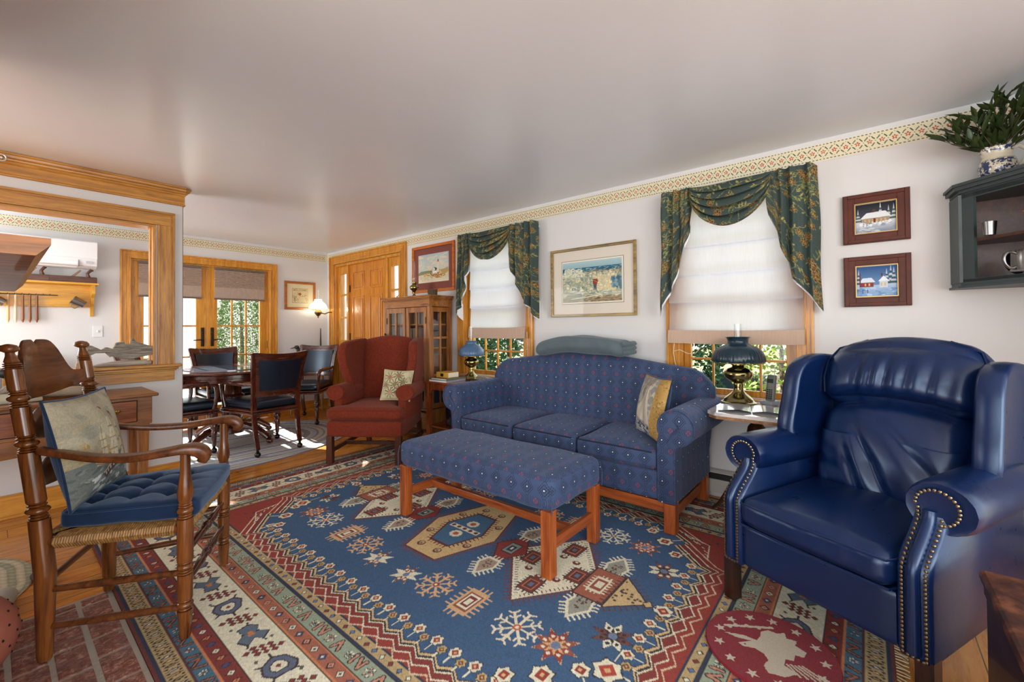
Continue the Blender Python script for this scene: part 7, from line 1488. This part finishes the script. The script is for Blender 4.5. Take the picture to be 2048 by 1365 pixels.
for q, z in PZ: R.append([((q*(1 + (.22*max(0, math.cos(2*PI*k/36))**8 if z > .11 else 0)))*math.cos(2*PI*k/36), q*math.sin(2*PI*k/36), z + (.012*max(0, math.cos(2*PI*k/36))**6 if z > .13 else 0)) for k in range(36)])
loft(G(), R).build('body', PB, pc, ang=60); G().tube([(-.050, 0, .138), (-.075, 0, .150), (-.100, 0, .130), (-.102, 0, .095), (-.085, 0, .062), (-.064, 0, .052)], [.008, .009, .008, .008, .008, .007], 10).build('handle', plain('cream_china', '#e2dcc8', .12, coat=.6), pc)
lf = root('greenery_bunch', 'bunch of dark green leafy stems spreading from the china pitcher', 'plant', (3.055, -.50, 2.0)); LFM = NT('leaf_green'); v = LFM.coord(); LFM.set(col=LFM.mix(LFM.noise(v, 25, 3), '#14210f', '#3a4d24'), rough=.4, spec=.4); LFM = LFM.m
random.seed(31); SM_ = plain('stem_brown', '#4a4128', .7)
def leafmesh(g, p, d, L, w):
    d = Vector(d).normalized(); s = d.cross(Vector((random.uniform(-.3, .3), random.uniform(-.3, .3), 1))).normalized(); n = s.cross(d)
    pts = [Vector(p), Vector(p)+d*L*.3+s*w+n*.003, Vector(p)+d*L*.65+s*w*.8+n*.002, Vector(p)+d*L-n*.006, Vector(p)+d*L*.65-s*w*.8+n*.002, Vector(p)+d*L*.3-s*w+n*.003, Vector(p)+d*L*.32-n*.004, Vector(p)+d*L*.66-n*.005]
    g.add([tuple(q) for q in pts], [(0, 1, 6), (0, 6, 5), (1, 2, 7, 6), (5, 6, 7, 4), (2, 3, 7), (7, 3, 4)])
# directions fan across the wall side; the bunch stays below the ceiling and clear of the walls
for k in range(21):
    a = -1 + 2*k/20; tip = Vector((-.09 + .02*random.uniform(-1, 1) - .10*abs(a)*0, .0, 0)); al = a*1.15
    tip = Vector((-.10*random.uniform(.2, 1.3) + (-.10 if a < 0 else 0)*abs(a), a*.20, .20 - .13*abs(a)**1.5 + random.uniform(-.02, .03))); 
    if a < -.3: tip += Vector((-.10, 0, .02))
    b0 = Vector((random.uniform(-.012, .012), random.uniform(-.012, .012), -.10)); m1 = b0.lerp(tip, .45) + Vector((0, 0, .05)); P = [b0, Vector((b0[0]*1.2, b0[1]*1.2, -.01)), m1, tip]
    s = G().tube(P, [.0025, .0025, .002, .001], 6).build('stem', SM_, lf); g = G()
    for q in range(11):
        f_ = .22 + .78*q/10; p = (P[1].lerp(P[2], min(1, f_*2)) if f_ < .5 else P[2].lerp(P[3], f_*2-1)); dd = (tip-b0).normalized(); side = Vector((random.uniform(-1, 1), random.uniform(-1, 1), random.uniform(-.4, .7))); leafmesh(g, p, dd*.7 + side*.75, random.uniform(.065, .105), random.uniform(.009, .014))
    g.build('leaves', LFM, s, ang=0)
w = root('dark_basket', 'dark rounded woven basket on the corner cabinet top beside the pitcher', 'basket', (2.83, -.66, 1.8725)); G().lathe([(.06, 0), (.08, .01), (.095, .05), (.085, .085), (.08, .085), (.088, .05), (.02, .01)], (0, 0, 0), 28).build('body', plain('black_wicker', '#22201e', .7, bump=1, bsc=150), w)

# ================= trunk and heaters =================
TRK = NT('worn_trunk'); v = TRK.coord(); TRK.set(col=TRK.ramp(TRK.noise(v, 14, 6, .7), [(.35, '#2a130b'), (.5, '#4a2515'), (.68, '#7a4a2e')]), rough=.5); TRK.bump(TRK.noise(v, 60, 4, .7), .3, .004); TRK = TRK.m
tk = root('wooden_chest', 'dark worn wooden chest at the bottom right corner beside the recliner', 'chest', (0, 0, 0))
G().box(1.16, 1.740, -.72, -.246, 0, .468, .008).build('box', wood('chest_side', '#1a0b07', '#3f1f12', 'x', 1, .4), tk, smooth=False); G().box(1.148, 1.752, -.735, -.234, .470, .500, .010).build('lid', TRK, tk, smooth=False); G().box(1.16, 1.742, -.72, -.242, .435, .462, .004).build('lid_moulding', wood('chest_side', '#1a0b07', '#3f1f12', 'x', 1, .4), tk, smooth=False)
HTM = plain('heater_enamel', '#b9b4ac', .4)
def heater(label, a0, a1):
    r = root('baseboard_heater', label, 'heater', (0, 0, 0), 0, 'hot-water heaters along the window wall'); G().box(3.14, 3.198, a0, a1, .045, .135, .003).build('front_cover', HTM, r, smooth=False); G().prism([(3.192, .03), (3.199, .03), (3.199, .195), (3.16, .195), (3.145, .182), (3.145, .176), (3.160, .186), (3.192, .186)], 'y', a0, a1).build('back_cover', HTM, r, smooth=False)
    G().box(3.15, 3.19, a0, a1, .135, .17, .001).build('element', plain('heater_dark', '#141414', .6), r, smooth=False); G().box(3.146, 3.19, a0, a0+.02, .02, .190, .002).build('end_cap', HTM, r, smooth=False); return r
heater('grey baseboard heater behind and beside the sofa and recliner', -.96, 2.70)

# ================= outside =================
t = NT('garden_ground'); v = t.coord(); n = t.noise(v, 5, 6, .7); n2 = t.noise(v, 1.2, 3); t.set(col=t.mix(n2, t.ramp(n, [(.35, '#8a6a50'), (.5, '#b3937a'), (.62, '#7d8a3c'), (.75, '#c9ab92')]), t.ramp(n, [(.3, '#3f5a24'), (.55, '#7d9440'), (.75, '#c2a58a')])), rough=.9); t.bump(n, .6, .05); GRND = t.m
struct(G().box(3.36, 30, -14, 26, -.35, -.30).build('ground_garden', GRND, smooth=False))
struct(G().box(-14, 3.36, YF+.17, 26, -.16, -.12).build('ground_patio', plain('pale_patio', '#c9c2b6', .8, var=.1), smooth=False))
def leafmat(name, c0, c1):
    t = NT(name); v = t.coord(); t.set(col=t.mix(t.noise(v, 9, 3), c0, c1), rough=.55, spec=.3); return t.m
def bush(name, label, cat, loc, rx, ry, h, n, mat, ls=.05, group=None, low=0, stem=True):
    r = root(name, label, cat, loc, 0, group); g = G(); rnd = random.Random(int(loc[0]*100+loc[1]*37))
    for _ in range(n):
        a = rnd.uniform(0, 2*PI); z = rnd.uniform(low, 1); q = math.sqrt(max(.02, 1-((z-.45)/.58)**2)) if z > .1 else .7; rr = q*(rnd.uniform(.55, 1)**.5); x, y, zz = rx*rr*math.cos(a), ry*rr*math.sin(a), z*h
        d = Vector((rnd.uniform(-1, 1), rnd.uniform(-1, 1), rnd.uniform(-.4, 1))).normalized(); s = d.cross(Vector((rnd.uniform(-1, 1), rnd.uniform(-1, 1), rnd.uniform(-1, 1)))).normalized(); L = ls*rnd.uniform(.6, 1.3); p = Vector((x, y, zz))
        g.add([tuple(p), tuple(p+d*L*.5+s*L*.28), tuple(p+d*L), tuple(p+d*L*.5-s*L*.28)], [(0, 1, 2, 3)])
    g.build('foliage', mat, r, smooth=False)
    if stem: G().tube([(0, 0, -.02), (.02, 0, h*.35), (0, .02, h*.8)], [.05, .035, .015], 8).build('trunk', plain('bark', '#4a3a2c', .9, bump=.6), r)
    return r
DG = leafmat('evergreen', '#16331f', '#3f6a3c'); YG = leafmat('yellow_green', '#4a6422', '#a3b848'); BG = leafmat('blue_green', '#1d4038', '#4f7a66')
bush('evergreen_shrub', 'dense evergreen shrub outside the right glazed door leaf', 'shrub', (2.74, 8.3, -.12), .38, .38, 2.2, 13000, leafmat('juniper', '#1d3a18', '#5f7f34'), .036, None)
for i, (x, y, rx, h, m, l) in enumerate(((5.6, 4.7, .85, 2.0, DG, 'dark green shrub seen through the left panes beside the bookcase'), (5.9, 6.3, .9, 2.2, DG, 'dark green shrub farthest left outside the window beside the bookcase'), (7.8, 7.4, 1.1, 2.5, BG, 'tall blue-green shrub behind the others outside the window beside the bookcase'), (6.3, 3.2, .6, 1.5, YG, 'yellow-green shrub outside, behind the sofa back'), (8.0, 10.2, 1.2, 2.6, DG, 'distant dark shrub outside the window beside the bookcase'))):
    bush('garden_shrub', l, 'shrub', (x, y, -.30), rx, rx*.8, h, 5200, m, .09, 'shrubs outside the windows')
bush('leafy_vine', 'bright green leafy shrub right of the phone outside the window by the recliner', 'shrub', (5.9, .75, -.30), .22, .5, 1.7, 2600, YG, .07)
bush('garden_shrub', 'green shrub behind the stone edging outside the window by the recliner', 'shrub', (6.9, 2.1, -.30), .45, .45, 1.9, 3500, DG, .09)
bush('low_flowers', 'low flowering plants behind the brass lamp outside the window', 'flowers', (4.9, 1.15, -.30), .30, .5, .55, 1200, leafmat('flower_green', '#2c5a2c', '#5f8a4c'), .05, None, 0, False)
g = G(); rnd = random.Random(4)
for _ in range(70): g.ball((4.9+rnd.uniform(-.28, .28), 1.15+rnd.uniform(-.5, .5), -.30+rnd.uniform(.35, .60)), rnd.uniform(.016, .03), 7, 5)
o = g.build('blossoms', plain('peach_blossom', '#e0957a', .7), bpy.data.objects['low_flowers'])
rk = plain('garden_stone', '#8f9a96', .85, var=.25, bump=.5)
g0 = None; rnd = random.Random(8)
for k in range(8):
    x, y = 5.35+rnd.uniform(-.05, .05), 1.6+k*.30; sc = rnd.uniform(.8, 1.2)
    if g0 is None: g0 = G().ball((0, 0, .09), (.13, .12, .10), 12, 8).build('garden_rock', rk); g0.data.transform(Matrix.Identity(4)); o = g0
    else: o = g0.copy(); COL.objects.link(o)
    o.location = (x, y, -.305); o.scale = (sc, sc, sc*rnd.uniform(.8, 1.3)); tag(o, 'rounded grey stone in the edging outside the window by the recliner', 'stone', 'stones edging the garden bed')
tag(G().box(7.4, 7.6, .7, 4.4, -.30, .42, .02).build('retaining_wall', plain('dark_planter', '#23353f', .7, var=.3)), 'low dark blue-grey wall across the garden outside the right window', 'wall')
t = NT('pine_bark_bank'); v = t.coord(); t.set(col=t.ramp(t.noise(v, 9, 6, .75), [(.3, '#6f5a48'), (.5, '#a8917c'), (.62, '#c4b09c'), (.75, '#7f9a3c')]), rough=.9); t.bump(t.noise(v, 12, 5), .8, .05)
BK = struct(G().grid(lambda u, v: (5.2+5*u, -3+4.0*v, -.30 + 2.1*sm(0, 1, u) + .08*nz((u*9, v*9, 0), 1)), 30, 30).build('ground_bank', t.m))
tag(G().box(2.45, 6.0, 9.5, 9.6, -.12, 1.9).build('white_fence', plain('white_fence', '#dedad2', .6)), 'pale board fence outside beyond the glazed doors', 'fence')
